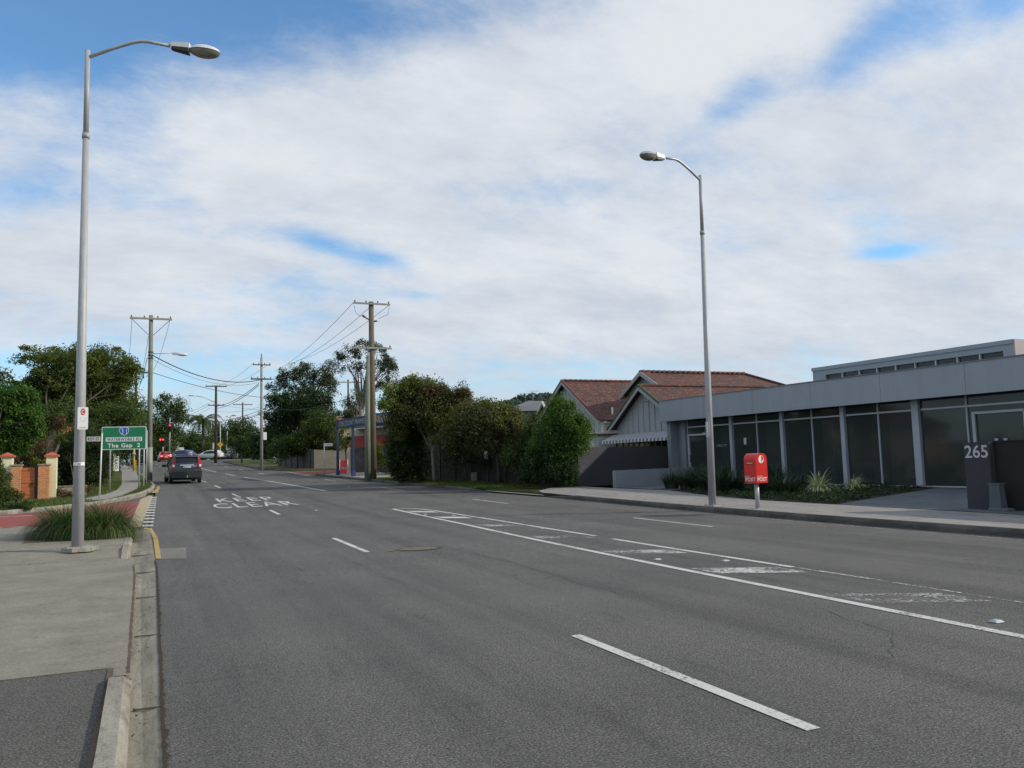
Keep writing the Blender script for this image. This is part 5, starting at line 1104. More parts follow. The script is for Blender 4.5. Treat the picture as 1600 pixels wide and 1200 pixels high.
        b = MB(); b.box((-hw * .93, yr - .10, .175 * H), (hw * .93, yr + .1, .43 * H), 'black', bev=.04); bp = b.build('bumper', t); b = MB(); b.box((-hw * .9, yr - .115, .40 * H), (hw * .9, yr + .05, .455 * H), paint, bev=.02); b.build('bumper_step', bp)
        b = MB(); b.box((-hw * .42, yr - .045, .615 * H), (hw * .42, yr - .02, .65 * H), 'chrome'); b.build('chrome_bar', t)
        b = MB(); b.box((-.22, yr - .055, .535 * H), (.22, yr - .04, .605 * H), 'plate'); b.box((-.17, yr - .0585, .555 * H), (.17, yr - .0555, .585 * H), 'sign_grey'); b.build('number_plate', t)
        b = MB(); b.box((-hw * .8, -.4 * L_, .15), (hw * .8, .4 * L_, .34), 'black'); b.build('underbody', t); b = MB(); b.box((-.035, yr - .24, .19 * H), (.035, yr - .08, .22 * H), 'chrome'); b.ell((0, yr - .24, .235 * H), (.035, .035, .04), 'chrome', 10, 6); b.build('tow_ball', t)
        b = MB(); b.prism([(-hw * .7, H * .965), (hw * .7, H * .965), (hw * .68, H * .99), (-hw * .68, H * .99)], yr + .1, yr + .26, paint); b.build('spoiler', t)
        b = MB(); b.tube([(0, yr + .5, H), (0, yr + .42, H + .22)], .008, 'black', 5); b.build('aerial', t)
    else:
        zt = .60 * H
        for sgn in (1, -1):
            b = MB(); b.box((sgn * hw * .52, yr - .015, zt - .17), (sgn * hw * .83, yr + .12, zt - .02), 'brake' if brakes else 'tail', bev=.02); b.build('tail_light', t)
            b = MB(); b.box((sgn * hw * .45, .5 * L_ - .12, .40 * H), (sgn * hw * .80, .5 * L_ - .015, .49 * H), 'white' if paint != 'car_red' else 'chrome', bev=.03); b.build('headlight', t)
            b = MB(True); b.ell((sgn * (hw + .08), .5 * L_ - 1.35, .66 * H), (.1, .06, .07), paint, 10, 6); b.build('side_mirror', t)
        b = MB(); b.box((-.2, yr - .03, .42 * H), (.2, yr - .01, .50 * H), 'plate'); b.build('number_plate', t)
        b = MB(); b.box((-.18, .5 * L_ + .0, .28 * H), (.18, .5 * L_ + .02, .34 * H), 'plate'); b.build('number_plate', t)
        b = MB(); b.box((-hw * .8, yr - .02, .20 * H), (hw * .8, yr + .1, .30 * H), 'black', bev=.03); b.build('bumper', t)
        b = MB(); b.box((-hw * .5, .5 * L_ - .05, .22 * H), (hw * .5, .5 * L_ + .012, .30 * H), 'black'); b.build('grille', t)
    return t
car('suv', 4.55, 1.84, 1.66, 'car_navy', (1.72, 56.2, prof(56.2) + .006), rad(4.5), 'dark navy station wagon with tall red tail lights driving away')
def gY(px, Y, dz=0.0): return Vector((at(px, Y), Y, prof(Y) + dz))
q = gY(257, 130.5); car('sedan', 4.5, 1.75, 1.46, 'car_red', (q.x, 130.5, prof(130) + .01), rad(4), 'bright red sedan with brake lights lit, waiting at the signals', True)
q = gY(283, 137); car('hatch', 4.5, 1.8, 1.62, 'car_blue', (q.x, 137, prof(137) + .01), rad(40), 'blue wagon ahead of the dark station wagon')
q = gY(327, 139); car('hatch', 4.15, 1.72, 1.50, 'car_white', (q.x, 139, prof(139) + .01), rad(62), 'white hatchback turning across the far junction')
q = gY(353, 152); car('sedan', 4.7, 1.8, 1.5, 'car_silver', (q.x + .5, 150, prof(150) + .01), rad(158), 'silver car facing us behind the white hatchback')
q = gY(221, 122); car('suv', 4.6, 1.85, 1.75, 'car_black', (q.x - .2, 116, prof(116) + .01), rad(3), 'black wagon partly hidden behind the green sign posts')

# ------------------------------------------------------------------ traffic lights
def signal(px, ptop, phead, Y, label, lit=True, arm=None, arrow=False, face=0.0):
    ba = gp(px, 712, Y, .1); D_ = (ba - Vector((0, 0, EYE))).dot(FWD); zt = P(px, ptop, D_).z; zh = P(px, phead, D_).z
    t = thing('traffic_light', label, 'traffic light', ba, face, 'traffic lights at the far junction')
    b = MB(True); b.tube([(0, 0, 0), (0, 0, zt - ba.z)], .075, 'post_grey', 10); b.build('pole', t); h = zh - ba.z
    b = MB(); b.box((-.34, -.20, h - .62), (.34, -.17, h + .62), 'black', bev=.05); b.build('backboard', t)
    b = MB(); b.box((-.16, -.34, h - .5), (.16, -.20, h + .5), 'black'); hd = b.build('signal_head', t)
    for i, z in enumerate((.33, 0, -.33)):
        b = MB(True); b.cyl((0, -.355, h + z), .12, .014, 'signal_red' if (i == 0 and lit) else 'dark_lens', 14, axis='y'); b.build('lens', hd)
        b = MB(True); b.tube([(.0, -.53, h + z + .03), (0, -.36, h + z + .03)], [.14, .15], 'black', 12, False); b.build('visor', hd)
    if arrow:
        b = MB(); b.box((-.52, -.34, h + .15), (-.18, -.22, h + .5), 'black'); b.build('arrow_head', t); b = MB(True); b.cyl((-.35, -.355, h + .33), .11, .014, 'signal_red', 14, axis='y'); b.build('arrow_lens', t)
    return t
signal(265, 652, 668, 133, 'tall traffic light showing red, above the red car')
signal(254.5, 684, 690.5, 131, 'shorter traffic light with a red arrow, just left of the tall one', arrow=True)
signal(344, 658, 688, 141, 'grey signal pole right of the palm with a yellow warning diamond', lit=False, face=rad(-80))
ba = gp(343.5, 712, 138.5); D_ = (ba - Vector((0, 0, EYE))).dot(FWD); c_ = P(344, 694.5, D_)
t = thing('warning_sign', 'yellow diamond warning sign at the far junction', 'road sign', (c_.x, c_.y, prof(c_.y)), 0); b = MB(); s = .46; b.mesh([(c_.x - s, c_.y, c_.z), (c_.x, c_.y, c_.z - s), (c_.x + s, c_.y, c_.z), (c_.x, c_.y, c_.z + s), (c_.x - s, c_.y + .02, c_.z), (c_.x, c_.y + .02, c_.z - s), (c_.x + s, c_.y + .02, c_.z), (c_.x, c_.y + .02, c_.z + s)], [(0, 1, 2, 3), (7, 6, 5, 4), (0, 4, 5, 1), (1, 5, 6, 2), (2, 6, 7, 3), (3, 7, 4, 0)], 'post_yellow'); b.build('diamond_panel', t, True); b = MB(); b.text('T', (c_.x, c_.y - .002, c_.z), (1, 0, 0), (0, 0, 1), .35, 'ink', 1, .3, .002, .02); b.build('symbol', t, True); b = MB(True); b.tube([(c_.x, c_.y + .06, prof(c_.y)), (c_.x, c_.y + .06, c_.z + .3)], .04, 'post_grey', 8); b.build('post', t, True)
c_ = P(330, 664, 125); t = thing('signal_arm', 'white signal head seen edge-on, hung from an arm off the dark junction pole', 'traffic light', (c_.x, c_.y, prof(c_.y))); b = MB(); b.box((c_.x - .05, c_.y - .3, c_.z - .62), (c_.x + .05, c_.y + .02, c_.z + .62), 'post_grey', bev=.03); b.build('signal_head', t, True); b = MB(True); b.tube([c_ + Vector((0, -.1, .05)), (baseD.x + .1, baseD.y + .3, c_.z - .1)], .05, 'post_grey', 6); b.build('mounting_arm', t, True)
for i, (px, pt_, pb, D_, w, m, lab) in enumerate(((275, 692, 700, 150, .55, 'sign_grey', 'pale square sign behind the blue wagon, upper'), (281, 699, 710, 150, .7, 'white', 'white board behind the blue wagon, lower right'), (335.5, 692, 702, 118, .28, 'sign_grey', 'small grey-white sign on the junction island left of the dark pole'), (366, 693, 703, 150, 1.4, 'post_grey', 'grey site hoarding behind the silver car'))):
    c_ = P(px, (pt_ + pb) / 2, D_); t = thing('roadside_sign', lab, 'sign', (c_.x, c_.y, prof(c_.y))); b = MB(); b.box((c_.x - w, c_.y, P(px, pb, D_).z), (c_.x + w, c_.y + .06, P(px, pt_, D_).z), m); b.build('panel', t, True); b = MB(True); b.tube([(c_.x, c_.y + .1, prof(c_.y)), (c_.x, c_.y + .1, P(px, pt_, D_).z - .1)], .05, 'post_grey', 6); b.build('post', t, True)
b = MB(); c_ = P(298.5, 712, 112); t = thing('keep_left_marker', 'thin white-topped marker on the median beyond the station wagon', 'marker post', (c_.x, c_.y, prof(c_.y))); b.tube([(c_.x, c_.y, prof(c_.y)), (c_.x, c_.y, c_.z + .4)], .04, 'post_grey', 6); b.build('post', t, True); b = MB(); b.box((c_.x - .18, c_.y - .05, c_.z + .36), (c_.x + .18, c_.y, c_.z + .52), 'white'); b.build('top_plate', t, True)
# far street lamps
def far_lamp(px0, py0, px1, py1, D_, pb, label):
    a = P(px0, py0, D_); c_ = P(px1, py1, D_); t = thing('far_street_lamp', label, 'street lamp', (a.x, a.y, prof(a.y)), 0, 'distant street lamps'); b = MB(True); b.tube([(a.x, a.y, prof(a.y)), tuple(a)], .09, 'post_grey', 8); b.build('pole', t, True)
    b = MB(True); b.tube([a, a.lerp(c_, .5) + Vector((0, 0, abs(c_.z - a.z) * .35 + .1)), c_], .05, 'post_grey', 6); b.build('arm', t, True); b = MB(True); b.ell(tuple(c_), (.5, .22, .14), 'post_grey', 10, 6); b.build('luminaire', t, True)
far_lamp(355, 662, 366, 649, 160, 715, 'distant street lamp curving right, left of the pale pole'); far_lamp(421, 654, 417, 647, 150, 715, 'distant street lamp curving left, right of the pale pole'); far_lamp(285, 650, 294, 640.5, 170, 715, 'distant street lamp above the traffic lights')

# ------------------------------------------------------------------ far vegetation
def jtree(lab, blobs, D_, n, cr, nl, sz, lm, seed, px=None, nm='tree_by_junction', bark='bark', **k):
    cx = px if px is not None else blobs[0][0]; g_ = P(cx, 715, D_); return tree(nm, lab, 'tree', gz(g_.x, g_.y, 0), pxblobs(blobs, D_), n, cr, nl, sz, lm, bark=bark, seed=seed, **k)
jtree('tall dark columnar tree behind the tall traffic light', [(245, 660, 22, 42), (262, 645, 16, 28), (275, 660, 13, 40, 1), (235, 690, 24, 30), (283, 640, 6, 22), (255, 690, 30, 26), (225, 650, 10, 24)], 150, 260, 1.3, 80, .34, 'leaf_mid', 31, bottom=-1, r0=.4)
jtree('rounded olive-green bush tree behind the blue wagon', [(290, 692, 18, 16), (312, 698, 22, 18), (300, 700, 30, 14)], 165, 170, 1.3, 80, .34, 'leaf_mid', 32, bottom=-1, r0=.3)
jtree('yellow-green rounded tree under the palm', [(318, 696, 22, 16), (330, 700, 18, 14), (300, 688, 14, 10)], 168, 130, 1.2, 80, .32, 'leaf_feathery', 33, bottom=-1, r0=.3)
jtree('dark tree behind the junction pole', [(345, 690, 18, 18), (352, 700, 18, 16), (340, 672, 10, 10)], 175, 120, 1.2, 80, .34, 'leaf_dark', 34, bottom=-1, r0=.3)
jtree('bushy green tree between the junction pole and pale pole', [(375, 690, 24, 26), (392, 695, 18, 30), (366, 672, 13, 13), (385, 668, 13, 12), (402, 705, 16, 22)], 140, 200, 1.1, 80, .28, 'leaf_mid', 35, bottom=-1, r0=.3)
jtree('dark tree with a thin top just right of the pale pole', [(412, 700, 16, 26), (425, 690, 16, 30), (402, 690, 12, 18)], 120, 130, 1.0, 80, .26, 'leaf_dark', 36, bottom=-1, r0=.3)
jtree('slender young tree on the grass of the junction island', [(378, 700, 9, 14)], 100, 30, .5, 60, .2, 'leaf_dark', 37, px=378, r0=.12, fork=.45)
jtree('low green hedge beyond the left end of the junction', [(245, 705, 30, 12), (285, 708, 20, 8), (225, 705, 18, 14)], 175, 110, 1.2, 70, .32, 'leaf_dark', 38, bottom=-1, r0=.2)
jtree('low dark hedge behind the white hatchback', [(330, 708, 24, 8), (360, 706, 26, 9), (395, 712, 22, 8), (310, 706, 14, 8)], 172, 110, 1.1, 70, .32, 'leaf_dark', 39, bottom=-1, r0=.2)
# palm
def palm(px, py, D_, nf, fl, label, seed):
    rng = np.random.default_rng(seed); c = P(px, py, D_); t = thing('palm_tree', label, 'palm tree', (c.x, c.y, prof(c.y))); b = MB(True); b.tube([(c.x, c.y, prof(c.y)), (c.x + .1, c.y, c.z * .5), tuple(c)], [.28, .22, .18], 'bark', 10); b.build('trunk', t, True)
    b = MB(); k = b.mi('leaf_mid')
    for i in range(nf):
        a = 2 * PI * i / nf + rng.uniform(-.2, .2); el = rng.uniform(.2, 1.3); L_ = fl * rng.uniform(.8, 1.1); p = c.copy(); dr = Vector((math.cos(a), math.sin(a), 0)); sd_ = Vector((-math.sin(a), math.cos(a), 0)); e = el
        for s in range(16):
            st_ = L_ / 16; q = p + (dr * math.cos(e) + Vector((0, 0, 1)) * math.sin(e)) * st_; lw = .75 * math.sin(PI * (s + 1) / 17.5) ** .6
            for sg in (-1, 1):
                for h in (.0, .5):
                    o = p.lerp(q, h); tip = o + sd_ * sg * lw + (q - p).normalized() * lw * .5 - Vector((0, 0, lw * rng.uniform(.3, .8))); u = (q - p).normalized() * .07
                    z_ = len(b.v); b.v += [tuple(o - u), tuple(o + u), tuple(tip)]; b.f.append((z_, z_ + 1, z_ + 2)); b.m.append(k)
            p = q; e -= .13 + .06 * s / 16
    b.build('fronds', t, True)
palm(317, 660, 142, 26, 4.4, 'feathery palm rising above the trees at the junction', 3)
# fig and gums right of the road
jtree('dense dark rounded fig tree beyond the paling fence', [(440, 650, 24, 26), (470, 632, 32, 24), (500, 630, 22, 18), (430, 625, 12, 12), (455, 680, 40, 24), (500, 665, 26, 34), (430, 690, 18, 22)], 92, 330, .85, 130, .22, 'leaf_dark', 40, r0=.5, bottom=-1, nm='fig_tree')
jtree('grey-green gum tree rising above the dark fig', [(445, 600, 16, 14), (478, 585, 16, 17), (455, 585, 20, 12), (510, 590, 9, 20), (517, 605, 10, 14), (430, 606, 10, 8), (490, 600, 16, 12), (515, 575, 8, 12)], 100, 150, .62, 80, .20, 'leaf_gum', 41, px=490, r0=.35, fork=.55, nlimb=24, bark='bark_pale', nm='gum_tree', inner=.15)
jtree('tall open gum tree behind the brown power pole', [(545, 555, 18, 12), (570, 545, 18, 13), (592, 565, 16, 13), (607, 575, 13, 13), (536, 575, 11, 9), (560, 575, 13, 8), (585, 590, 10, 6), (612, 590, 8, 6), (530, 560, 8, 7), (590, 545, 12, 7), (600, 600, 6, 5)], 108, 120, .62, 75, .21, 'leaf_gum', 42, px=560, r0=.33, fork=.5, nlimb=34, bark='bark_pale', nm='gum_tree', inner=.1)
jtree('small sparse gum crown low between the two gums', [(558, 618, 10, 10), (545, 630, 10, 8)], 105, 26, .5, 55, .18, 'leaf_gum', 43, r0=.15, nlimb=12, fork=.6, inner=.1, nm='gum_tree')
jtree('leafy green shrub tree overhanging the fence corner', [(505, 680, 26, 30), (475, 690, 26, 18), (520, 700, 14, 22), (450, 700, 26, 14), (495, 660, 18, 14)], 74, 240, .6, 120, .16, 'leaf_mid', 44, r0=.2, bottom=-1, nm='overhanging_tree')
jtree('hazy green tree behind the blue shop sign', [(545, 650, 22, 10), (560, 645, 16, 10), (530, 660, 16, 12)], 110, 70, .8, 70, .22, 'leaf_gum', 45, bottom=-1, nm='background_tree')
jtree('young yellow-leaved tree inside the blue frame', [(540, 672, 7, 5), (537, 695, 8, 10), (546, 690, 6, 12)], 60, 34, .22, 60, .09, 'leaf_yellow', 46, px=540, r0=.05, fork=.5, nm='young_tree')
jtree('yellow-green shrub between the brown pole and the dark street tree', [(590, 705, 8, 12), (585, 690, 6, 8), (596, 718, 6, 14)], 58, 44, .24, 80, .1, 'leaf_yellow', 47, r0=.04, bottom=-1, nm='shrub')

# ------------------------------------------------------------------ far right: fences, shop, signs
def wall_px(name, label, cat, pa, pb, Ya, Yb, pta, ptb, m, th=.1, part='panel', capm=None, posts=0):
    A = Vector((at(pa, Ya), Ya)); B = Vector((at(pb, Yb), Yb)); L_ = (B - A).length; ang = math.atan2(B.y - A.y, B.x - A.x)
    za = P(pa, pta, Vector((A.x, A.y, 0)).dot(FWD)).z; zb2 = P(pb, ptb, Vector((B.x, B.y, 0)).dot(FWD)).z; g0 = prof(A.y) - .1
    t = thing(name, label, cat, (A.x, A.y, g0), ang); b = MB(); ga, gb = 0, prof(B.y) - prof(A.y)
    vs = [(0, 0, ga), (L_, 0, gb), (L_, th, gb), (0, th, ga), (0, 0, za - g0), (L_, 0, zb2 - g0), (L_, th, zb2 - g0), (0, th, za - g0)]
    b.mesh(vs, [(3, 2, 1, 0), (4, 5, 6, 7), (0, 1, 5, 4), (1, 2, 6, 5), (2, 3, 7, 6), (3, 0, 4, 7)], m); b.build(part, t)
    for i in range(posts):
        x = L_ * (i + .5) / posts; z_ = (za - g0) + (zb2 - za) * (i + .5) / posts; b = MB(); b.box((x - .06, -.06, ga - .1), (x + .06, -.003, z_ + .05), 'pole_dark'); b.build('post', t)
    if capm: b = MB(); vs = [(-.03, -.05, za - g0), (L_ + .03, -.05, zb2 - g0), (L_ + .03, th + .05, zb2 - g0), (-.03, th + .05, za - g0), (-.03, -.05, za - g0 + .06), (L_ + .03, -.05, zb2 - g0 + .06), (L_ + .03, th + .05, zb2 - g0 + .06), (-.03, th + .05, za - g0 + .06)]; b.mesh(vs, [(3, 2, 1, 0), (4, 5, 6, 7), (0, 1, 5, 4), (1, 2, 6, 5), (2, 3, 7, 6), (3, 0, 4, 7)], capm); b.build('coping', t)
    return t
wall_px('paling_fence', 'weathered grey paling fence under the dark trees far right of the road', 'fence', 434, 491, 84, 72.5, 703, 702.5, 'pole_dark' if False else 'pale_fence', .06, 'palings', posts=6)
wall_px('boundary_wall', 'cream rendered wall on the corner behind the street sign', 'wall', 491, 546, 72.5, 71.5, 702.5, 705, 'cream_wall', .15, 'masonry')
wall_px('boundary_wall', 'pale grey fence end just behind the thick brown pole', 'wall', 546, 566, 71.5, 76, 705, 704, 'post_grey', .12, 'masonry')
q = gp(507, 737, 63.0); t = thing('street_name_sign', 'white post with a small white name blade pointing right at the far side street', 'street sign', q); D_ = (q - Vector((0, 0, EYE))).dot(FWD); zt = P(507, 692.5, D_).z
b = MB(True); b.tube([tuple(q), (q.x, q.y, zt)], .04, 'post_white', 8); b.build('post', t, True); b = MB(); z0_ = P(512, 697, D_).z; b.box((q.x, q.y - .05, z0_), (q.x + .62, q.y - .035, zt), 'white'); bl = b.build('name_blade', t, True); b = MB(); b.text('OLEANDER DR', (q.x + .31, q.y - .052, (z0_ + zt) / 2), (1, 0, 0), (0, 0, 1), .09, 'sign_grey', 1, .5, .001); b.build('lettering', t, True)
# blue framed shop sign
A = Vector((at(528, 56.5), 56.5)); zb_ = prof(56) + .1
Bp = Vector((at(548.5, 53.6), 53.6)); Cp = Vector((at(590, 49.6), 49.6)); dirv = (Cp - A).normalized(); ang = math.atan2(dirv.y, dirv.x)
t = thing('shop_sign', 'navy shop sign reading DISCOUNT FRAMES on tall navy posts', 'shop sign', (A.x, A.y, zb_), ang)
Lw = (Vector((at(566, 0 + 51.9), 51.9)) - A).length + .9
def hz_(px, py, v): return P(px, py, Vector((v.x, v.y, 0)).dot(FWD)).z - zb_
zt1 = hz_(528, 656, A); zb1 = hz_(528, 670, A); zt2 = hz_(549, 651, Bp); zb2_ = hz_(549, 668.5, Bp); hd = (Bp - A).length
for x in (0, hd): b = MB(); b.box((x - .07, -.07, -.2), (x + .07, .07, zb1 + .05), 'navy'); ps = b.build('post', t); b = MB(); b.box((x - .11, -.11, -.2), (x + .11, .11, .35), 'post_base_blue'); b.build('post_base', ps)
b = MB(); b.box((-.1, -.06, zb1), (Lw, .06, zt1), 'navy'); b.build('sign_panel', t); b = MB(); b.text('DISCOUNT FRAMES', (Lw * .53, -.066, (zb1 + zt1) / 2), (1, 0, 0), (0, 0, 1), (zt1 - zb1) * .52, 'post_grey', 1, Lw * .84, .0, .0); b.build('lettering', t)
b = MB(True); b.ell((0, 0, hz_(528, 692, A)), (.22, .22, .2), 'leaf_yellow', 10, 6); 
q = gp(537.5, 738, 58.5); t = thing('a_frame_sign', 'red sandwich board standing between the navy posts', 'sandwich board', q, rad(-25)); D_ = (q - Vector((0, 0, EYE))).dot(FWD); h_ = P(537, 719, D_).z - q.z
b = MB(); b.mesh([(-.27, -.22, 0), (.27, -.22, 0), (.27, -.03, h_), (-.27, -.03, h_), (-.27, -.19, 0), (.27, -.19, 0), (.27, 0, h_), (-.27, 0, h_)], [(0, 1, 2, 3), (7, 6, 5, 4), (0, 4, 5, 1), (1, 5, 6, 2), (2, 6, 7, 3), (3, 7, 4, 0)], 'red_ink'); b.mesh([(-.27, .22, 0), (.27, .22, 0), (.27, .03, h_), (-.27, .03, h_)], [(3, 2, 1, 0)], 'red_ink'); b.build('board', t)
nrm_ = Vector((0, -h_, .19)).normalized(); b = MB(); b.text('OPEN', (0, -.148, h_ * .42), (1, 0, 0), Vector((0, .19, h_)), .16, 'sign_grey', 1, .42, .004, .0); b.build('lettering', t)
b = MB(); x_ = .27
for s in (-1, 1): b.tube([(s * .275, -.24, 0), (s * .275, -.03, h_ + .03)], .02, 'white', 6); b.tube([(s * .275, .24, 0), (s * .275, .03, h_ + .03)], .02, 'white', 6)
b.build('frame', t)
# shop building: blue fascia, grey eave, cream and red wall
def shopbox(t, nm, px0, px1, Y0, Y1, pt_, pb, m, th=.3, ref=None):
    A = Vector((at(px0, Y0), Y0)); B = Vector((at(px1, Y1), Y1)); Dm = Vector((A.x, A.y, 0)).dot(FWD); z1 = P(px0, pt_, Dm).z; z0 = P(px0, pb, Dm).z; d = (B - A).normalized(); n = Vector((-d.y, d.x)) * th; b = MB()
    b.mesh([(A.x, A.y, z0), (B.x, B.y, z0), (B.x + n.x, B.y + n.y, z0), (A.x + n.x, A.y + n.y, z0), (A.x, A.y, z1), (B.x, B.y, z1), (B.x + n.x, B.y + n.y, z1), (A.x + n.x, A.y + n.y, z1)], [(3, 2, 1, 0), (4, 5, 6, 7), (0, 1, 5, 4), (1, 2, 6, 5), (2, 3, 7, 6), (3, 0, 4, 7)], m); return b.build(nm, t, True), A, B, z0, z1
t = thing('shop_building', 'low shop with a bright blue fascia, yellow lettering and red-and-cream walls', 'shop', (at(550, 64), 64, prof(60)))
shopbox(t, 'wall', 546, 640, 64, 58, 672, 742, 'shop_wall', 5); shopbox(t, 'red_dado', 548, 640, 63.7, 57.7, 682, 700, 'shop_red', .2); shopbox(t, 'lower_wall', 548, 640, 63.75, 57.75, 701, 745, 'kerb_dark', .15)
shopbox(t, 'eave', 544, 640, 62.6, 56.6, 664, 670.5, 'grey_roof', 3.0); f_, A_, B_, z0_, z1_ = shopbox(t, 'fascia', 572, 650, 60.5, 55, 647, 662.5, 'shop_blue', .25)
shopbox(t, 'gutter', 544, 600, 62.4, 58.4, 669.8, 671.4, 'sign_grey', .15)
d2 = (B_ - A_).normalized(); o_ = A_ + d2 * ((B_ - A_).length * .42); n2 = Vector((d2.y, -d2.x)) * .01; b = MB(); b.text('PICTURE', (o_.x + n2.x, o_.y + n2.y, z0_ + (z1_ - z0_) * .62), (d2.x, d2.y, 0), (0, 0, 1), .28, 'yellow_txt', 1, 2.4, .003, .02); b.build('lettering', t, True); b = MB(); b.text('FRAMING', (o_.x + n2.x, o_.y + n2.y, z0_ + (z1_ - z0_) * .25), (d2.x, d2.y, 0), (0, 0, 1), .26, 'yellow_txt', 1, 2.4, .003, .02); b.build('lettering', t, True)
t = thing('house', 'distant house with an orange-brown roof, left of the navy shop sign', 'house', (at(520, 95), 95, prof(95))); D_ = 98; c0 = P(506, 664, D_); c1 = P(530, 664, D_); ze = P(518, 661, D_).z; zr = P(518, 655, D_).z; b = MB(); b.box((c0.x, c0.y, prof(95)), (c1.x + 2, c0.y + 5, ze), 'cream_wall'); b.build('wall', t, True); b = MB(); x0, x1, y0 = c0.x - .4, c1.x + 2.4, c0.y - .4; b.mesh([(x0, y0, ze), (x1, y0, ze), (x1, y0 + 6, ze), (x0, y0 + 6, ze), (x0 + 2, y0 + 3, zr + .4), (x1 - 2, y0 + 3, zr + .4)], [(0, 1, 5, 4), (1, 2, 5), (2, 3, 4, 5), (3, 0, 4)], 'cap_orange'); b.build('roof', t, True)

# ------------------------------------------------------------------ street trees right
tree('street_tree', 'wide dark street tree with a pale forked trunk on the right verge', 'tree', gz(13.6, 41.8), pxblobs([(640, 640, 38, 36), (690, 640, 44, 34), (665, 615, 34, 20), (622, 668, 14, 26), (700, 660, 36, 26), (722, 625, 12, 12, 0), (635, 620, 30, 20)], 43), 400, .44, 150, .105, 'leaf_olive', bark='bark_pale', r0=.085, fork=.36, nlimb=10, seed=50, inner=.35,
     extra=[(pxblobs([(680, 612, 20, 10), (722, 615, 10, 12), (705, 630, 16, 10)], 42.4), 40, .3, 90, .1, 'leaf_rust'), (pxblobs([(625, 612, 26, 12), (650, 600, 24, 10), (608, 635, 16, 14), (690, 660, 16, 8)], 42.0), 60, .3, 90, .1, 'leaf_yolive'), (pxblobs([(655, 672, 34, 12), (710, 678, 26, 10)], 43.6), 60, .35, 110, .1, 'leaf_dark')])
tree('verge_bush', 'dense dark bush filling the space left of the pale trunk', 'shrub', gz(13.2, 44.5), pxblobs([(636, 700, 28, 44), (650, 725, 28, 26), (622, 728, 14, 22), (640, 690, 30, 30)], 44.5), 230, .4, 130, .11, 'leaf_dark', r0=.08, seed=51, bottom=-1)
tree('verge_tree', 'spreading olive-green tree over the dark fence', 'tree', gz(16.2, 39.2), pxblobs([(770, 665, 50, 30), (740, 655, 30, 24), (812, 676, 34, 20), (790, 690, 44, 20), (755, 685, 30, 18), (848, 696, 22, 18), (760, 640, 26, 10), (725, 680, 26, 22), (830, 695, 26, 18), (700, 690, 20, 12)], 40.5), 520, .42, 140, .10, 'leaf_olive', r0=.10, fork=.4, nlimb=14, seed=52, inner=.35)
tree('verge_tree', 'small feathery-topped tree poking above the olive tree', 'tree', gz(17.8, 44), pxblobs([(758, 634, 13, 7), (792, 638, 12, 7), (780, 640, 16, 8)], 46), 34, .42, 70, .12, 'leaf_mid', r0=.08, fork=.5, seed=53, inner=.1)
tree('bushy_tree', 'bright-topped leafy green tree against the brown fence end', 'tree', gz(16.9, 34.3), pxblobs([(880, 650, 20, 24), (898, 680, 24, 24), (862, 672, 18, 20), (874, 700, 24, 20), (905, 662, 12, 14), (872, 632, 9, 12), (850, 700, 18, 20)], 37), 300, .38, 190, .078, 'leaf_bright', r0=.09, fork=.25, nlimb=10, seed=54, bottom=-1)
tree('verge_bush', 'dark low bush under the bright green tree beside the fence', 'shrub', gz(16.4, 34.6), pxblobs([(845, 728, 26, 22), (872, 738, 26, 18), (892, 732, 10, 22), (830, 742, 20, 10)], 36.6), 190, .25, 110, .075, 'leaf_dark', r0=.05, seed=55, bottom=-1)
tree('verge_bush', 'dark ragged shrub hanging over the fence between the olive tree and the bright green tree', 'shrub', gz(16.6, 37.2), pxblobs([(846, 668, 22, 20), (825, 708, 18, 26), (800, 712, 14, 18), (860, 690, 16, 24)], 39), 150, .34, 120, .09, 'leaf_mid', r0=.05, seed=61, bottom=-1)
tree('verge_bush', 'thin dark shrub in front of the fence right of the pale trunk', 'shrub', gz(15.0, 41.5), pxblobs([(712, 705, 18, 30), (735, 700, 18, 24), (765, 722, 20, 12)], 43.5), 110, .3, 80, .09, 'leaf_dark', r0=.05, seed=62, bottom=-1)
tree('background_tree', 'darker tree behind the olive tree closing the gap to the shop', 'tree', gz(18.5, 52), pxblobs([(705, 640, 30, 22), (740, 660, 40, 30), (690, 680, 40, 40), (640, 680, 30, 40)], 56), 240, .6, 110, .15, 'leaf_dark', r0=.15, seed=56, bottom=-1)
wall_px('shaded_fence', 'board fence coloured dark for the deep shade behind the street trees', 'fence', 655, 903, 47.5, 33.6, 694, 698, 'shaded_fence', .08, 'boards', posts=9)
q = gp(741, 750, 41.3); t = thing('verge_bollard', 'small grey service pillar on the grass in front of the dark fence', 'bollard', q); b = MB(); b.box((-.14, -.14, 0), (.14, .14, .52), 'post_grey' if False else 'kerb', bev=.04); b.build('pillar_body', t); b = MB(); b.box((-.17, -.17, -.03), (.17, .17, .04), 'kerb'); b.build('plinth', t)
c_ = P(759, 711, 42.6); t = thing('fence_sign', 'small pale notice fixed to the dark fence', 'sign', c_); b = MB(); b.box((-.09, -.04, -.2), (.09, -.02, .2), 'post_grey'); b.build('panel', t)

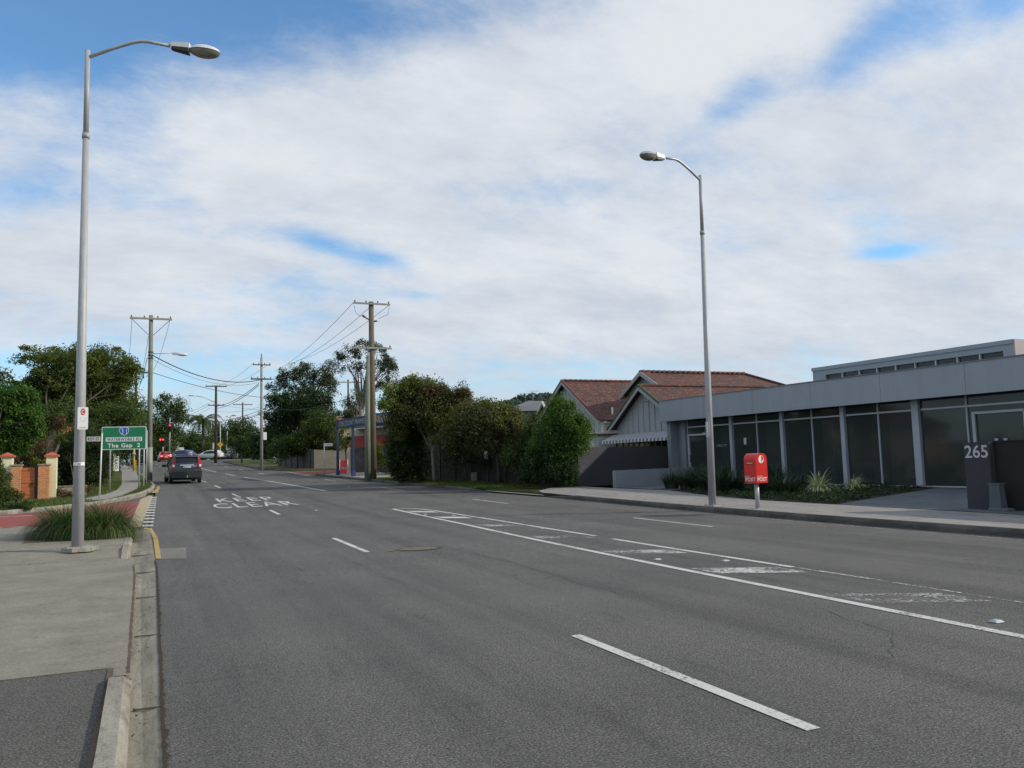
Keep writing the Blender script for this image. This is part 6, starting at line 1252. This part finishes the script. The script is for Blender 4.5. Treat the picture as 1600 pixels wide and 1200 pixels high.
# ------------------------------------------------------------------ charcoal boundary wall and low wall
A = Vector((17.6, 33.25)); B = Vector((24.4, 36.1)); L_ = (B - A).length; t = thing('boundary_wall', 'tall charcoal rendered wall beside the grey office entrance', 'wall', (A.x, A.y, .2), math.atan2(B.y - A.y, B.x - A.x))
b = MB(); b.box((0, 0, -.4), (L_, .2, 2.14 - .2), 'wall_dark'); b.build('masonry', t)
A = Vector((18.2, 31.0)); B = Vector((23.4, 32.6)); L_ = (B - A).length; t = thing('ramp_wall', 'low grey rendered wall leading to the office corner', 'wall', (A.x, A.y, .2), math.atan2(B.y - A.y, B.x - A.x)); b = MB(); b.box((0, 0, -.4), (L_, .18, 1.07 - .2), 'wall_grey'); b.build('masonry', t)
# ------------------------------------------------------------------ office building 265
BA = math.atan2(-.9987, .0505); t = OB = thing('office_building', 'long low grey office with a deep blank fascia and dark tinted glazing', 'building', (24.26, 34.15, .30), BA)
LEN = 27.0
b = MB(); b.box((-1.25, -.15, -.15), (LEN, 14, .0), 'forecourt'); b.build('floor_slab', t)
b = MB(); b.box((-1.3, -.72, 3.05), (LEN + .5, -.6, 4.09), 'fascia'); b.box((-1.3, -.6, 3.05), (-1.18, 9, 4.09), 'fascia')
b.build('fascia', t)
b = MB(); b.box((-1.18, -.6, 3.08), (LEN, 14, 3.30), 'wall_grey'); b.build('soffit', t); b = MB(); b.box((-1.34, -.75, 4.092), (LEN + .5, -.56, 4.125), 'capping'); b.build('capping', t)
b = MB()   # panel seams
for x in (2.1, 5.4, 8.7, 12.0, 15.3, 18.6): b.box((x, -.7235, 3.06), (x + .014, -.7205, 4.08), 'capping')
b.build('fascia_seams', t)
b = MB(); b.box((-1.18, -.6, 3.95), (LEN, 14, 4.02), 'grey_roof'); b.build('flat_roof', t)
b = MB(); b.box((-1.10, -.45, -.3), (-.82, .25, 3.08), 'wall_grey'); b.box((-.82, .05, -.3), (-.02, .25, 3.08), 'wall_grey'); b.box((-.42, -.12, -.1), (-.1, .05, 3.08), 'wall_grey'); b.box((-1.05, .25, -.3), (-.85, 13.9, 3.08), 'wall_grey'); b.build('corner_wall', t)
b = MB(); b.box((-.8, 4.2, .0), (LEN, 4.3, 3.0), 'interior'); b.box((-.8, .3, .002), (LEN, 4.2, .01), 'interior'); b.box((5.5, 2.6, .0), (5.9, 4.0, 1.9), 'shop_wall'); b.box((9.0, 2.2, 0), (9.35, 2.5, 2.0), 'shop_wall'); b.build('interior', t)
for x0_, x1_, z1_ in ((4.95, 6.3, 2.6), (8.2, 8.75, 2.6), (11.4, 12.6, 2.6), (2.0, 2.5, 2.6)): b = MB(); b.box((x0_, .35, .05), (x1_, .38, z1_), 'blind'); b.build('window_blind', t)
S_ = [1.62, 3.24, 4.86, 6.42, 8.04, 9.66, 11.27, 12.9, 14.81, 16.9, 19.0]
ed = [.0] + S_
for i, (a, c) in enumerate(zip(ed, ed[1:])):
    b = MB(); b.box((a + .03, -.012, .03), (c - .03, .008, 2.68), 'glass'); b.build('window_pane' if i not in (0, 9) else 'door_pane', t)
    b = MB(); b.box((a + .03, -.012, 2.74), (c - .03, .008, 3.05), 'glass'); b.build('transom_pane', t)
wide = {3.24: .17, 6.42: .17, 9.66: .19, 12.9: .27}
for i, s in enumerate([.02] + S_):
    w = wide.get(s, .055); b = MB(); d_ = .14 if s in wide else .06; b.box((s - w / 2, -d_, .0), (s + w / 2, .03, 3.07), 'frame_grey' if w < .3 else 'frame_pale'); b.build('mullion', t)
b = MB(); b.box((-.02, -.05, 2.68), (12.7, .02, 2.74), 'frame_pale'); b.box((13.1, -.05, 2.68), (19.5, .02, 2.74), 'frame_pale'); b.build('transom_rail', t)
b = MB(); b.box((-.02, -.05, -.02), (19.5, .02, .035), 'frame_pale'); b.build('sill_rail', t)
b = MB(); b.box((.05, -.09, .0), (.14, -.012, 2.35), 'frame_pale'); b.box((.14, -.09, 2.28), (1.5, -.012, 2.36), 'frame_pale'); b.box((1.5, -.09, 0), (1.58, -.012, 2.36), 'frame_pale'); dr_ = b.build('door_frame', t); b = MB(); b.box((.2, -.13, 1.0), (.24, -.1, 1.35), 'chrome'); b.build('handle', dr_)
b = MB(); b.box((15.0, -.09, .0), (15.1, -.02, 2.5), 'frame_grey'); b.box((15.1, -.09, 2.42), (16.8, -.02, 2.5), 'frame_grey'); b.box((16.72, -.09, 0), (16.85, -.02, 2.5), 'frame_grey'); dr_ = b.build('door_frame', t); b = MB(); b.box((15.7, -.05, 1.0), (15.82, -.03, 1.6), 'frame_grey'); b.box((16.0, -.05, 1.0), (16.12, -.03, 1.6), 'frame_grey'); b.build('notice', dr_)
b = MB(); b.box((19.5, 0, -.2), (LEN, .25, 3.08), 'wall_grey'); b.build('wall', t)
b = MB(); b.text('LABELCITY', (2.45, -.02, 1.75), (1, 0, 0), (0, 0, 1), .11, 'frame_grey', 1.1, .75, 0); b.build('window_lettering', t)
b = MB(); b.box((3.95, -.0165, 1.75), (4.12, -.0135, 2.05), 'sign_grey'); b.build('window_notice', t)
# raised clerestory box
UB = MB(); x0, x1, y0, y1 = 4.45, 14.05, 3.95, 12.0; zt = 5.22
UB.box((x0, y0, 3.9), (x1, y1, 4.47), 'upper_grey'); UB.box((x0, y0, 4.86), (x1, y1, zt), 'upper_grey'); UB.box((x0, y0, 4.47), (x0 + .75, y1, 4.86), 'upper_grey'); UB.box((x1 - .40, y0, 4.47), (x1, y1, 4.86), 'upper_grey'); UB.box((x0 + .75, y0 + .5, 4.47), (x1 - .4, y1, 4.86), 'interior')
UB.build('clerestory_box', t)
b = MB(); b.box((x0 - .04, y0 - .04, zt - .13), (x1 + .003, y0 - .002, zt + .03), 'upper_grey'); b.box((x0 - .04, y0 - .002, zt), (x1 + .003, y1, zt + .03), 'upper_grey'); b.build('clerestory_capping', t)
b = MB(); b.box((x1 + .003, y0 + .0, 3.9), (x1 + .06, y1, zt + .03), 'sunlit_end'); b.build('end_wall', t)
for i in range(9):
    xx = x0 + .75 + (x1 - x0 - 1.15) * i / 9; b = MB(); b.box((xx + .03, y0 + .12, 4.47), (xx + (x1 - x0 - 1.15) / 9 - .03, y0 + .14, 4.86), 'glass'); b.build('clerestory_pane', t)
    if i: b = MB(); b.box((xx - .025, y0 + .02, 4.47), (xx + .025, y0 + .2, 4.86), 'frame_pale'); b.build('clerestory_mullion', t)
# number pillar and dark wall
t = thing('number_pillar', 'charcoal pillar bearing the number 265', 'pillar', (17.95, 13.42, .15)); b = MB(); b.box((0, 0, 0), (.30, .66, 1.60), 'wall_dark'); b.build('shaft', t)
b = MB(); b.text('265', (-.001, .33, 1.38), (0, -1, 0), (0, 0, 1), .29, 'frame_pale', 1, .60, .006, .012); b.build('number', t)
t = thing('front_wall', 'rendered wall, its shade coloured in nearly black, running right from the number pillar', 'wall', (18.12, 3.0, .13)); b = MB(); b.box((0, 0, 0), (.2, 10.4, 1.61), 'wall_shaded'); b.box((-.02, 0, 1.61), (.22, 10.4, 1.64), 'wall_shaded'); b.build('masonry', t)
t = thing('meter_box', 'small grey tapered service box at the foot of the dark wall', 'service box', (17.72, 13.05, .16)); b = MB(); b.mesh([(0, 0, 0), (.22, 0, 0), (.22, .30, 0), (0, .30, 0), (0, .02, .60), (.16, .02, .60), (.16, .27, .60), (0, .27, .60)], [(3, 2, 1, 0), (4, 5, 6, 7), (0, 1, 5, 4), (1, 2, 6, 5), (2, 3, 7, 6), (3, 0, 4, 7)], 'box_grey'); b.build('cabinet', t); b = MB(); b.box((-.04, -.16, -.01), (.26, .34, .07), 'box_grey', bev=.03); b.build('plinth', t); b = MB(); b.box((-.02, -.0, .598), (.19, .29, .63), 'box_grey'); b.build('lid', t)

# ------------------------------------------------------------------ post box
PBX, PBY = 14.80, 17.86; z0 = prof(PBY) + .142
t = thing('post_box', 'red street post box with a rounded top on a grey post', 'post box', (PBX, PBY, z0), rad(4))
W2, D2_, zb_, zs, zt = .20, .22, .70, 1.30, 1.46
b = MB(True); b.tube([(0, 0, 0), (0, 0, zb_)], .058, 'post_grey', 14); b.build('post', t); b = MB(); b.box((-.13, -.13, -.002), (.13, .13, .012), 'galv'); b.build('base_plate', t)
pf = [(-W2, zb_), (W2, zb_), (W2, zs)] + [(W2 - .15 + .15 * math.cos(a), zs + (zt - zs) * math.sin(a)) for a in np.linspace(.2, PI / 2, 6)] + [(-W2 + .15 - .15 * math.cos(a), zs + (zt - zs) * math.sin(a)) for a in np.linspace(PI / 2, .2, 6)] + [(-W2, zs)]
b = MB(); b.prism(pf, -D2_, D2_, 'red_post'); b.build('body', t)
b = MB(); b.box((-W2 - .006, -D2_ * .72, 1.175), (-W2 + .002, D2_ * .72, 1.19), 'ink'); b.box((-W2 - .012, -.1, 1.19), (-W2 + .0, .1, 1.215), 'frame_pale'); b.build('letter_slot', t)
for q0, q1 in (((-W2 + .02, zb_ + .18), (W2 - .02, zb_ + .184)), ((-W2 + .02, 1.17), (W2 - .02, 1.174)), ((-W2 + .02, zb_ + .18), (-W2 + .024, 1.17)), ((W2 - .024, zb_ + .18), (W2 - .02, 1.17))): b = MB(); b.box((q0[0], -D2_ - .0015, q0[1]), (q1[0], -D2_ + .001, q1[1]), 'ink'); b.build('door_seam', t)
b = MB(); b.cyl((W2 - .05, -D2_ - .008, .98), .012, .01, 'chrome', 10, axis='y'); b.build('lock', t)
b = MB(); b.box((-W2 * .98, -D2_ * .98, zb_ - .025), (W2 * .98, D2_ * .98, zb_), 'red_post'); b.build('underside', t)
b = MB(); b.text('POST', (.0, -D2_ - .001, zb_ + .075), (1, 0, 0), (0, 0, 1), .10, 'white', 1, .335, .002, .014); b.box((-.17, -D2_ - .003, zb_ + .15), (.02, -D2_ - .001, zb_ + .165), 'sign_grey'); b.build('front_lettering', t)
b = MB(); b.text('POST', (-W2 - .001, .0, zb_ + .075), (0, -1, 0), (0, 0, 1), .10, 'white', 1, .37, .002, .014); b.box((-W2 - .003, .02, zb_ + .15), (-W2 - .001, .2, zb_ + .165), 'sign_grey'); b.build('side_lettering', t)
b = MB(); zc = 1.30; R_ = .105; cx0 = -.005
b.poly([(cx0 + R_ * .88 * math.cos(a), -D2_ - .002, zc + R_ * math.sin(a)) for a in np.linspace(0, 2 * PI, 33)[:-1]], 'white')
b.poly([(cx0 + .004, -D2_ - .004, zc - R_ * .96), (cx0 + .018, -D2_ - .004, zc - R_ * .96), (cx0 + .018, -D2_ - .004, zc + R_ * .9), (cx0 + .004, -D2_ - .004, zc + R_ * .9)], 'red_post')
b.poly([(cx0 + .018, -D2_ - .0035, zc + R_ * .72)] + [(cx0 + .018 + .060 * math.cos(a), -D2_ - .0035, zc + .02 + .062 * math.sin(a)) for a in np.linspace(PI / 2, -PI / 2, 12)] , 'red_post')
b.build('post_emblem', t)

# ------------------------------------------------------------------ garden bed plants
rng = np.random.default_rng(33)
def bedpt(px, py): q = gnd(px, py, .17); return q
for i, (px, py) in enumerate(((1050, 762), (1075, 764), (1098, 766), (1125, 770), (1150, 768), (1200, 772), (1225, 774), (1250, 768), (1210, 760), (1130, 758), (1085, 756), (1235, 752), (1160, 752))):
    q = bedpt(px, py); b = MB(); blade_clump(b, q - Vector((0, 0, .03)), 230, 1.15 if i in (2, 3, 8, 9, 11, 12) else .85, .034, 'strap_dark', rng, .3, .75)
    if i in (0, 1, 5): blade_clump(b, q, 14, .9, .022, 'leaf_brown', rng, .1, .2)
    o = b.build('strappy_plant'); o['category'] = 'plant'; o['group'] = 'dark strappy plants in the office garden bed'; o['label'] = ['leftmost strappy plant of the garden bed, with dry stalks', 'second strappy plant from the left end of the bed', 'strappy plant just left of the right street lamp', 'strappy plant just right of the right street lamp', 'strappy plant between the lamp and the post box', 'strappy plant right beside the post box', 'strappy plant just right of the post box', 'strappy plant left of the large variegated plant', 'strappy plant against the glass right of the post box', 'strappy plant against the glass behind the lamp', 'strappy plant by the door sill', 'strappy plant against the glass left of the variegated plants', 'strappy plant against the glass behind the post box'][i]
for i, (px, py, nb, ln, lab) in enumerate(((1280, 772, 200, .95, 'large cream-striped variegated plant at the middle of the garden bed'), (1334, 768, 130, .75, 'smaller cream-striped variegated plant to the right of the large one'), (1108, 748, 26, .7, 'sparse pale grass tuft beside the base of the right street lamp'))):
    q = bedpt(px, py); b = MB(); blade_clump(b, q, nb, ln, .05 if i < 2 else .014, 'variegated', rng, .1, -.5, 6); t_ = b.build('variegated_plant'); t_['label'] = lab; t_['category'] = 'plant'
b = MB(); cs = []; 
poly_ = [(17.35, 17.75), (17.35, 20.6), (17.9, 24.2), (18.8, 27.5), (23.5, 29), (24.6, 24), (24.6, 20.9)]
while len(cs) < 520:
    x = rng.uniform(17.3, 24.8); y = rng.uniform(17.7, 29); c = False; j = len(poly_) - 1
    for i in range(len(poly_)):
        if (poly_[i][1] > y) != (poly_[j][1] > y) and x < (poly_[j][0] - poly_[i][0]) * (y - poly_[i][1]) / (poly_[j][1] - poly_[i][1]) + poly_[i][0]: c = not c
        j = i
    if c: cs.append((x, y, .22 + rng.uniform(0, .1)))
leaf_cloud(b, cs, [(.26, .26, .14)] * len(cs), 46, .075, 'leaf_dark', rng, .2, .6); leaf_cloud(b, cs[:260], [(.22, .22, .14)] * 260, 20, .06, mat('bronze_groundcover', (.055, .035, .028), .8, 0, .4, 5), rng, .2, .6); o = b.build('groundcover'); o['kind'] = 'stuff'

# ------------------------------------------------------------------ houses behind the office
def house_gable(t, Xg, Ya, Yn, Yf, zr, ze, Xe, wallm, barge, over=.45, hip=None):
    """ridge along +x at y=Ya; gable end faces the road at x=Xg"""
    b = MB(); b.poly([(Xg, Yn, .3), (Xg, Yn, ze), (Xg, Ya, zr), (Xg, Yf, ze), (Xg, Yf, .3)], wallm); b.poly([(Xg, Yn, .3), (Xe, Yn, .3), (Xe, Yn, ze), (Xg, Yn, ze)], wallm); b.poly([(Xg, Yf, ze), (Xe, Yf, ze), (Xe, Yf, .3), (Xg, Yf, .3)], wallm); b.poly([(Xe, Yn, .3), (Xe, Yf, .3), (Xe, Yf, ze), (Xe, Ya, zr), (Xe, Yn, ze)], wallm); b.build('wall', t, True)
    sn = (zr - ze) / (Ya - Yn); sf = (zr - ze) / (Yf - Ya); x0 = Xg - over; h_ = .12
    yn, yf = Yn - over, Yf + over; zn, zf = ze - sn * over, ze - sf * over; xr_ = Xe + over
    b = MB(); R0, R1 = (x0, Ya, zr + h_), ((hip if hip else xr_), Ya, zr + h_)
    b.poly([(x0, yn, zn + h_), (xr_ if not hip else xr_, yn, zn + h_), R1, R0], 'tiles'); b.poly([(x0, yf, zf + h_), R0, R1, (xr_, yf, zf + h_)], 'tiles')
    if hip: b.poly([(xr_, yn, zn + h_), (xr_, yf, zf + h_), R1], 'tiles')
    b.poly([(x0, yn, zn + h_ - .02), (x0, Ya, zr + h_ - .02), (xr_, Ya, zr + h_ - .02), (xr_, yn, zn + h_ - .02)], 'barge')
    rf = b.build('roof', t, True)
    b = MB()
    for (ya, za, yb, zb) in ((yn, zn, Ya, zr), (Ya, zr, yf, zf)):
        for q0, q1 in ((-.02, .0),):
            vs = [(x0 - .04, ya, za - .14), (x0 - .04, yb, zb - .14), (x0 - .04, yb, zb + h_ + .03), (x0 - .04, ya, za + h_ + .03), (x0, ya, za - .14), (x0, yb, zb - .14), (x0, yb, zb + h_ + .03), (x0, ya, za + h_ + .03)]
            b.mesh(vs, [(0, 1, 2, 3), (7, 6, 5, 4), (0, 4, 5, 1), (3, 2, 6, 7), (1, 5, 6, 2), (3, 7, 4, 0)], 'barge')
    b.build('barge_board', rf, True) if False else b.build('barge_board', t, True)
    b = MB(True)
    for (ya, za, yb, zb) in ((yn, zn, Ya, zr), (Ya, zr, yf, zf)): b.tube([(x0, ya, za + h_ + .05), (x0, yb, zb + h_ + .05)], .085, barge, 6)
    b.build('edge_tiles', t, True)
    b = MB(); n_ = int((R1[0] - R0[0]) / .42)
    for i in range(n_): xx = R0[0] + i * .42; b.tube([(xx, Ya, zr + h_ + .03), (xx + .40, Ya, zr + h_ + .05)], [.10, .115], 'tiles', 7)
    b.build('ridge_tiles', t, True)
# house B, lower gable with awning
t = thing('house', 'grey battened house with tiled roof and striped awning behind the charcoal wall', 'house', (27, 44, .4)); 
house_gable(t, 27.2, 42.5, 38.6, 45.9, 5.75, 3.55, 36, 'house_grey', 'barge_green', .45)
for y in np.arange(39.0, 45.8, .62):
    b = MB(); zt_ = 3.55 + (5.75 - 3.55) * (1 - abs(y - 42.5) / (3.9 if y < 42.5 else 3.4)) - .2; b.box((27.15, y, 3.0), (27.198, y + .07, max(zt_, 3.1)), 'barge'); b.build('batten', t, True)
b = MB(); b.box((27.12, 41.9, 4.95), (27.2, 43.0, 5.0), 'barge'); b.build('gable_vent', t, True)
b = MB(); b.box((27.13, 38.9, 1.9), (27.19, 45.6, 2.75), 'carglass'); wn = b.build('window', t, True); b = MB()
for y in np.arange(38.9, 45.7, .62): b.box((27.08, y, 1.85), (27.128, y + .07, 2.8), 'barge')
b.build('window_bars', wn, True)
aw = MB(); vs = [(27.13, 38.4, 3.08), (27.13, 46.2, 3.08), (26.15, 46.2, 2.68), (26.15, 38.4, 2.68), (26.13, 38.4, 2.50), (26.13, 46.2, 2.50)]
aw.mesh(vs, [(0, 3, 2, 1), (3, 4, 5, 2)], 'awning'); aw.mesh([(v[0], v[1], v[2] - .02) for v in vs[:4]], [(0, 1, 2, 3)], 'barge'); aw.build('awning', t, True)
# upper main roof with gablet and hip
t2 = thing('house', 'main tiled hip roof with a small gablet rising behind the battened gable', 'house', (32, 47.6, .5)); Xg, Xh, Ya, zr, ze, hw = 30.6, 38.9, 47.6, 7.3, 4.1, 6.2
b = MB(); x0, x1 = Xg - 3.0, Xh + hw; yn, yf = Ya - hw, Ya + hw; zg = 6.0; kf = (zr - zg) / (zr - ze); yg0, yg1 = Ya - hw * kf, Ya + hw * kf
b.poly([(Xg, yg0, zg), (x0 + .0, yn, ze), (x1, yn, ze), (Xh, Ya, zr), (Xg, Ya, zr)], 'tiles'); b.poly([(Xg, yg1, zg), (Xg, Ya, zr), (Xh, Ya, zr), (x1, yf, ze), (x0, yf, ze)], 'tiles'); b.poly([(x1, yn, ze), (x1, yf, ze), (Xh, Ya, zr)], 'tiles'); b.poly([(Xg, yg0, zg), (Xg, yg1, zg), (x0, yf, ze), (x0, yn, ze)], 'tiles'); b.build('roof', t2, True)
b = MB(); b.poly([(Xg + .02, yg0, zg), (Xg + .02, Ya, zr), (Xg + .02, yg1, zg)], 'house_grey'); b.build('gablet', t2, True)
b = MB()
for ya, za, yb, zb in ((yg0 - .3, zg - .16, Ya, zr), (Ya, zr, yg1 + .3, zg - .16)):
    vs = [(Xg - .5, ya, za - .2), (Xg - .5, yb, zb - .2), (Xg - .5, yb, zb + .1), (Xg - .5, ya, za + .1), (Xg - .45, ya, za - .2), (Xg - .45, yb, zb - .2), (Xg - .45, yb, zb + .1), (Xg - .45, ya, za + .1)]; b.mesh(vs, [(0, 1, 2, 3), (7, 6, 5, 4), (0, 4, 5, 1), (3, 2, 6, 7), (1, 5, 6, 2), (3, 7, 4, 0)], 'barge')
    b.poly([(Xg - .48, ya, za + .09), (Xg - .48, yb, zb + .09), (Xg + .3, yb, zb + .09), (Xg + .3, ya, za + .09)], 'tiles')
b.build('barge_board', t2, True)
b = MB(True)
for i in range(int((Xh - Xg + .5) / .42) + 1): xx = Xg - .5 + i * .42; b.tube([(xx, Ya, zr + .06), (xx + .4, Ya, zr + .09)], [.1, .12], 'tiles', 7)
b.tube([(Xh, Ya, zr + .04), (x1, yn, ze + .04)], .11, 'tiles', 7); b.build('ridge_tiles', t2, True)
b = MB(); b.box((x0 + .6, yn + .6, .4), (x1 - .6, yf - .6, ze), 'house_grey'); b.build('wall', t2, True)
# house A
t = thing('house', 'red-tiled gabled house with white weatherboards behind the bright green tree', 'house', (27, 53, .8)); house_gable(t, 27.6, 53.5, 48.7, 58.2, 7.15, 4.25, 42, 'house_pale', 'barge_red', .4)
b = MB(); b.box((27.62, 48.45, .8), (40, 48.69, 4.05), 'house_white'); b.build('weatherboard_wall', t, True)
b = MB(); b.box((26.2, 47.2, .8), (27.8, 49.4, 3.2), 'house_white'); bay = b.build('window_bay', t, True); b = MB(); b.box((26.0, 47.0, 3.2), (28.0, 49.6, 3.32), 'white_trim'); b.box((25.98, 46.98, 3.12), (28.02, 49.62, 3.198), 'barge_red'); b.build('bay_roof', bay, True)
b = MB(); b.box((26.4, 47.16, 1.9), (27.3, 47.198, 3.0), 'white_trim'); b.box((26.5, 47.13, 2.0), (27.2, 47.16, 2.9), 'sign_grey'); b.box((26.35, 47.1, 1.82), (27.35, 47.2, 1.9), 'shop_red'); b.build('window', bay, True)
b = MB(True); b.tube([(28.0, 48.3, 1), (28.0, 48.3, 4.0)], .05, 'white_trim', 8); b.tube([(28.3, 48.3, 3.6), (28.3, 48.3, 5.0)], .06, 'white_trim', 8); b.tube([(27.6, 48.2, 4.0), (31.8, 48.2, 4.0)], .07, 'white_trim', 8); b.build('drainpipe', t, True)
b = MB(); b.box((28.0, 47.5, 3.9), (29.4, 48.3, 3.97), 'sign_grey'); b.build('small_canopy', t, True)
t = thing('house', 'grey hip-roofed house far behind the olive tree', 'house', (28, 66, 1.1)); b = MB(); c0 = P(800, 640, 72); x0, y0 = c0.x, c0.y; ze = P(820, 644, 74).z; zr = P(840, 625, 76).z
b.mesh([(x0 - 1, y0, ze), (x0 + 6, y0 - 1.6, ze), (x0 + 9, y0 + 8, ze), (x0 + 2, y0 + 9, ze), (x0 + 3.2, y0 + 3.4, zr), (x0 + 5, y0 + 4.0, zr)], [(0, 1, 5, 4), (1, 2, 5), (2, 3, 4, 5), (3, 0, 4)], 'grey_roof'); b.build('roof', t, True); b = MB(); b.box((x0 + .2, y0 + .4, .8), (x0 + 6, y0 + 7, ze), 'house_grey'); b.build('wall', t, True)
t = thing('house', 'small red-tiled gable peeping out left of the red-tiled house', 'house', (26, 60, 1)); cA = P(848, 628, 66); b = MB(); X, Y, Z = cA; b.poly([(X, Y - 2.0, Z - 1.9), (X + 5, Y - 2.0, Z - 1.9), (X + 5, Y, Z), (X, Y, Z)], 'tiles'); b.poly([(X, Y + 2.4, Z - 2.2), (X, Y, Z), (X + 5, Y, Z), (X + 5, Y + 2.4, Z - 2.2)], 'tiles'); b.build('roof', t, True); b = MB(); b.poly([(X + .3, Y - 1.8, .8), (X + .3, Y - 1.8, Z - 1.8), (X + .3, Y, Z - .1), (X + .3, Y + 2.2, Z - 2.1), (X + .3, Y + 2.2, .8)], 'house_grey'); b.build('wall', t, True)
b = MB()
for ya, za, yb, zb in ((Y - 2.1, Z - 2.0, Y, Z), (Y, Z, Y + 2.5, Z - 2.3)): b.tube([(X - .05, ya, za), (X - .05, yb, zb)], .11, 'white_trim', 5)
b.build('barge_board', t, True)
for i, (px, pt_, pb, D_) in enumerate(((833, 611, 625, 74), (821, 614.5, 628, 74))):
    top = P(px, pt_, D_); bot = P(px, pb, D_); t = thing('tv_antenna', ['roof television antenna, right one', 'roof television antenna, left one'][i], 'antenna', bot, 0, 'television antennas on the grey roof'); b = MB(); b.tube([tuple(bot), tuple(top)], .02, 'post_grey', 5); b.build('mast', t, True); b = MB(); b.tube([top + Vector((-.5, -.1, 0)), top + Vector((.55, .1, 0))], .014, 'post_grey', 4)
    for k in range(5): q = top + Vector((-.45 + k * .22, 0, 0)); b.tube([q + Vector((.05, -.3, -.02)), q + Vector((-.05, .3, .02))], .009, 'post_grey', 4)
    b.build('elements', t, True)
# wooded hill far away
b = MB(True); vs = []; fs = []; prof_h = [(560, 690), (620, 672), (700, 650), (780, 632), (800, 628), (815, 622), (830, 619), (850, 618), (875, 616), (900, 622), (960, 650), (1080, 690)]
rows = 9
for i, (px, py) in enumerate(prof_h):
    top = P(px, py, 900)
    for j in range(rows):
        k = j / (rows - 1); dd = Vector((FWD.x, FWD.y, 0)) * (-260 + 520 * k); h = math.sin(PI * k) ** .8; vs.append((top.x + dd.x, top.y + dd.y, prof(900) + (top.z - 4 - prof(900)) * h + rng.uniform(-2, 2) * h))
for i in range(len(prof_h) - 1):
    for j in range(rows - 1): fs.append((i * rows + j, (i + 1) * rows + j, (i + 1) * rows + j + 1, i * rows + j + 1))
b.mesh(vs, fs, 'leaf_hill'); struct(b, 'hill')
b = MB(); cs = []; rs = []
for i in range(len(prof_h) - 1):
    for k in range(60):
        u = rng.random(); v = rng.uniform(.15, .6); a = P(prof_h[i][0] * (1 - u) + prof_h[i + 1][0] * u, prof_h[i][1] * (1 - u) + prof_h[i + 1][1] * u, 900); dd = Vector((FWD.x, FWD.y, 0)) * (-260 + 520 * v); h = math.sin(PI * v) ** .8
        cs.append((a.x + dd.x, a.y + dd.y, prof(900) + (a.z - 4 - prof(900)) * h)); q = rng.uniform(5, 9); rs.append((q, q, q * .7))
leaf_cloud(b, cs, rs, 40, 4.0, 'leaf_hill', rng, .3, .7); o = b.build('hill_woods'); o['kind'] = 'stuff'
# distant treeline closing the horizon on both sides
b = MB(); cs = []; rs = []
for px in list(range(-400, 480, 9)) + list(range(480, 2100, 14)):
    D_ = 200 if px < 480 else 150; top = 690 if px < 200 else (700 if px < 480 else 690)
    for k in range(2):
        c = P(px + rng.uniform(-5, 5), top + rng.uniform(0, 25), D_ + rng.uniform(-5, 25)); cs.append(tuple(c)); q = rng.uniform(1.8, 3.2); rs.append((q, q, q))
leaf_cloud(b, cs, rs, 60, .7, 'leaf_mid', rng, .2, .6); o = b.build('distant_treeline'); o['kind'] = 'stuff'
print('objects', len(bpy.data.objects), 'verts', sum(len(m.vertices) for m in bpy.data.meshes))
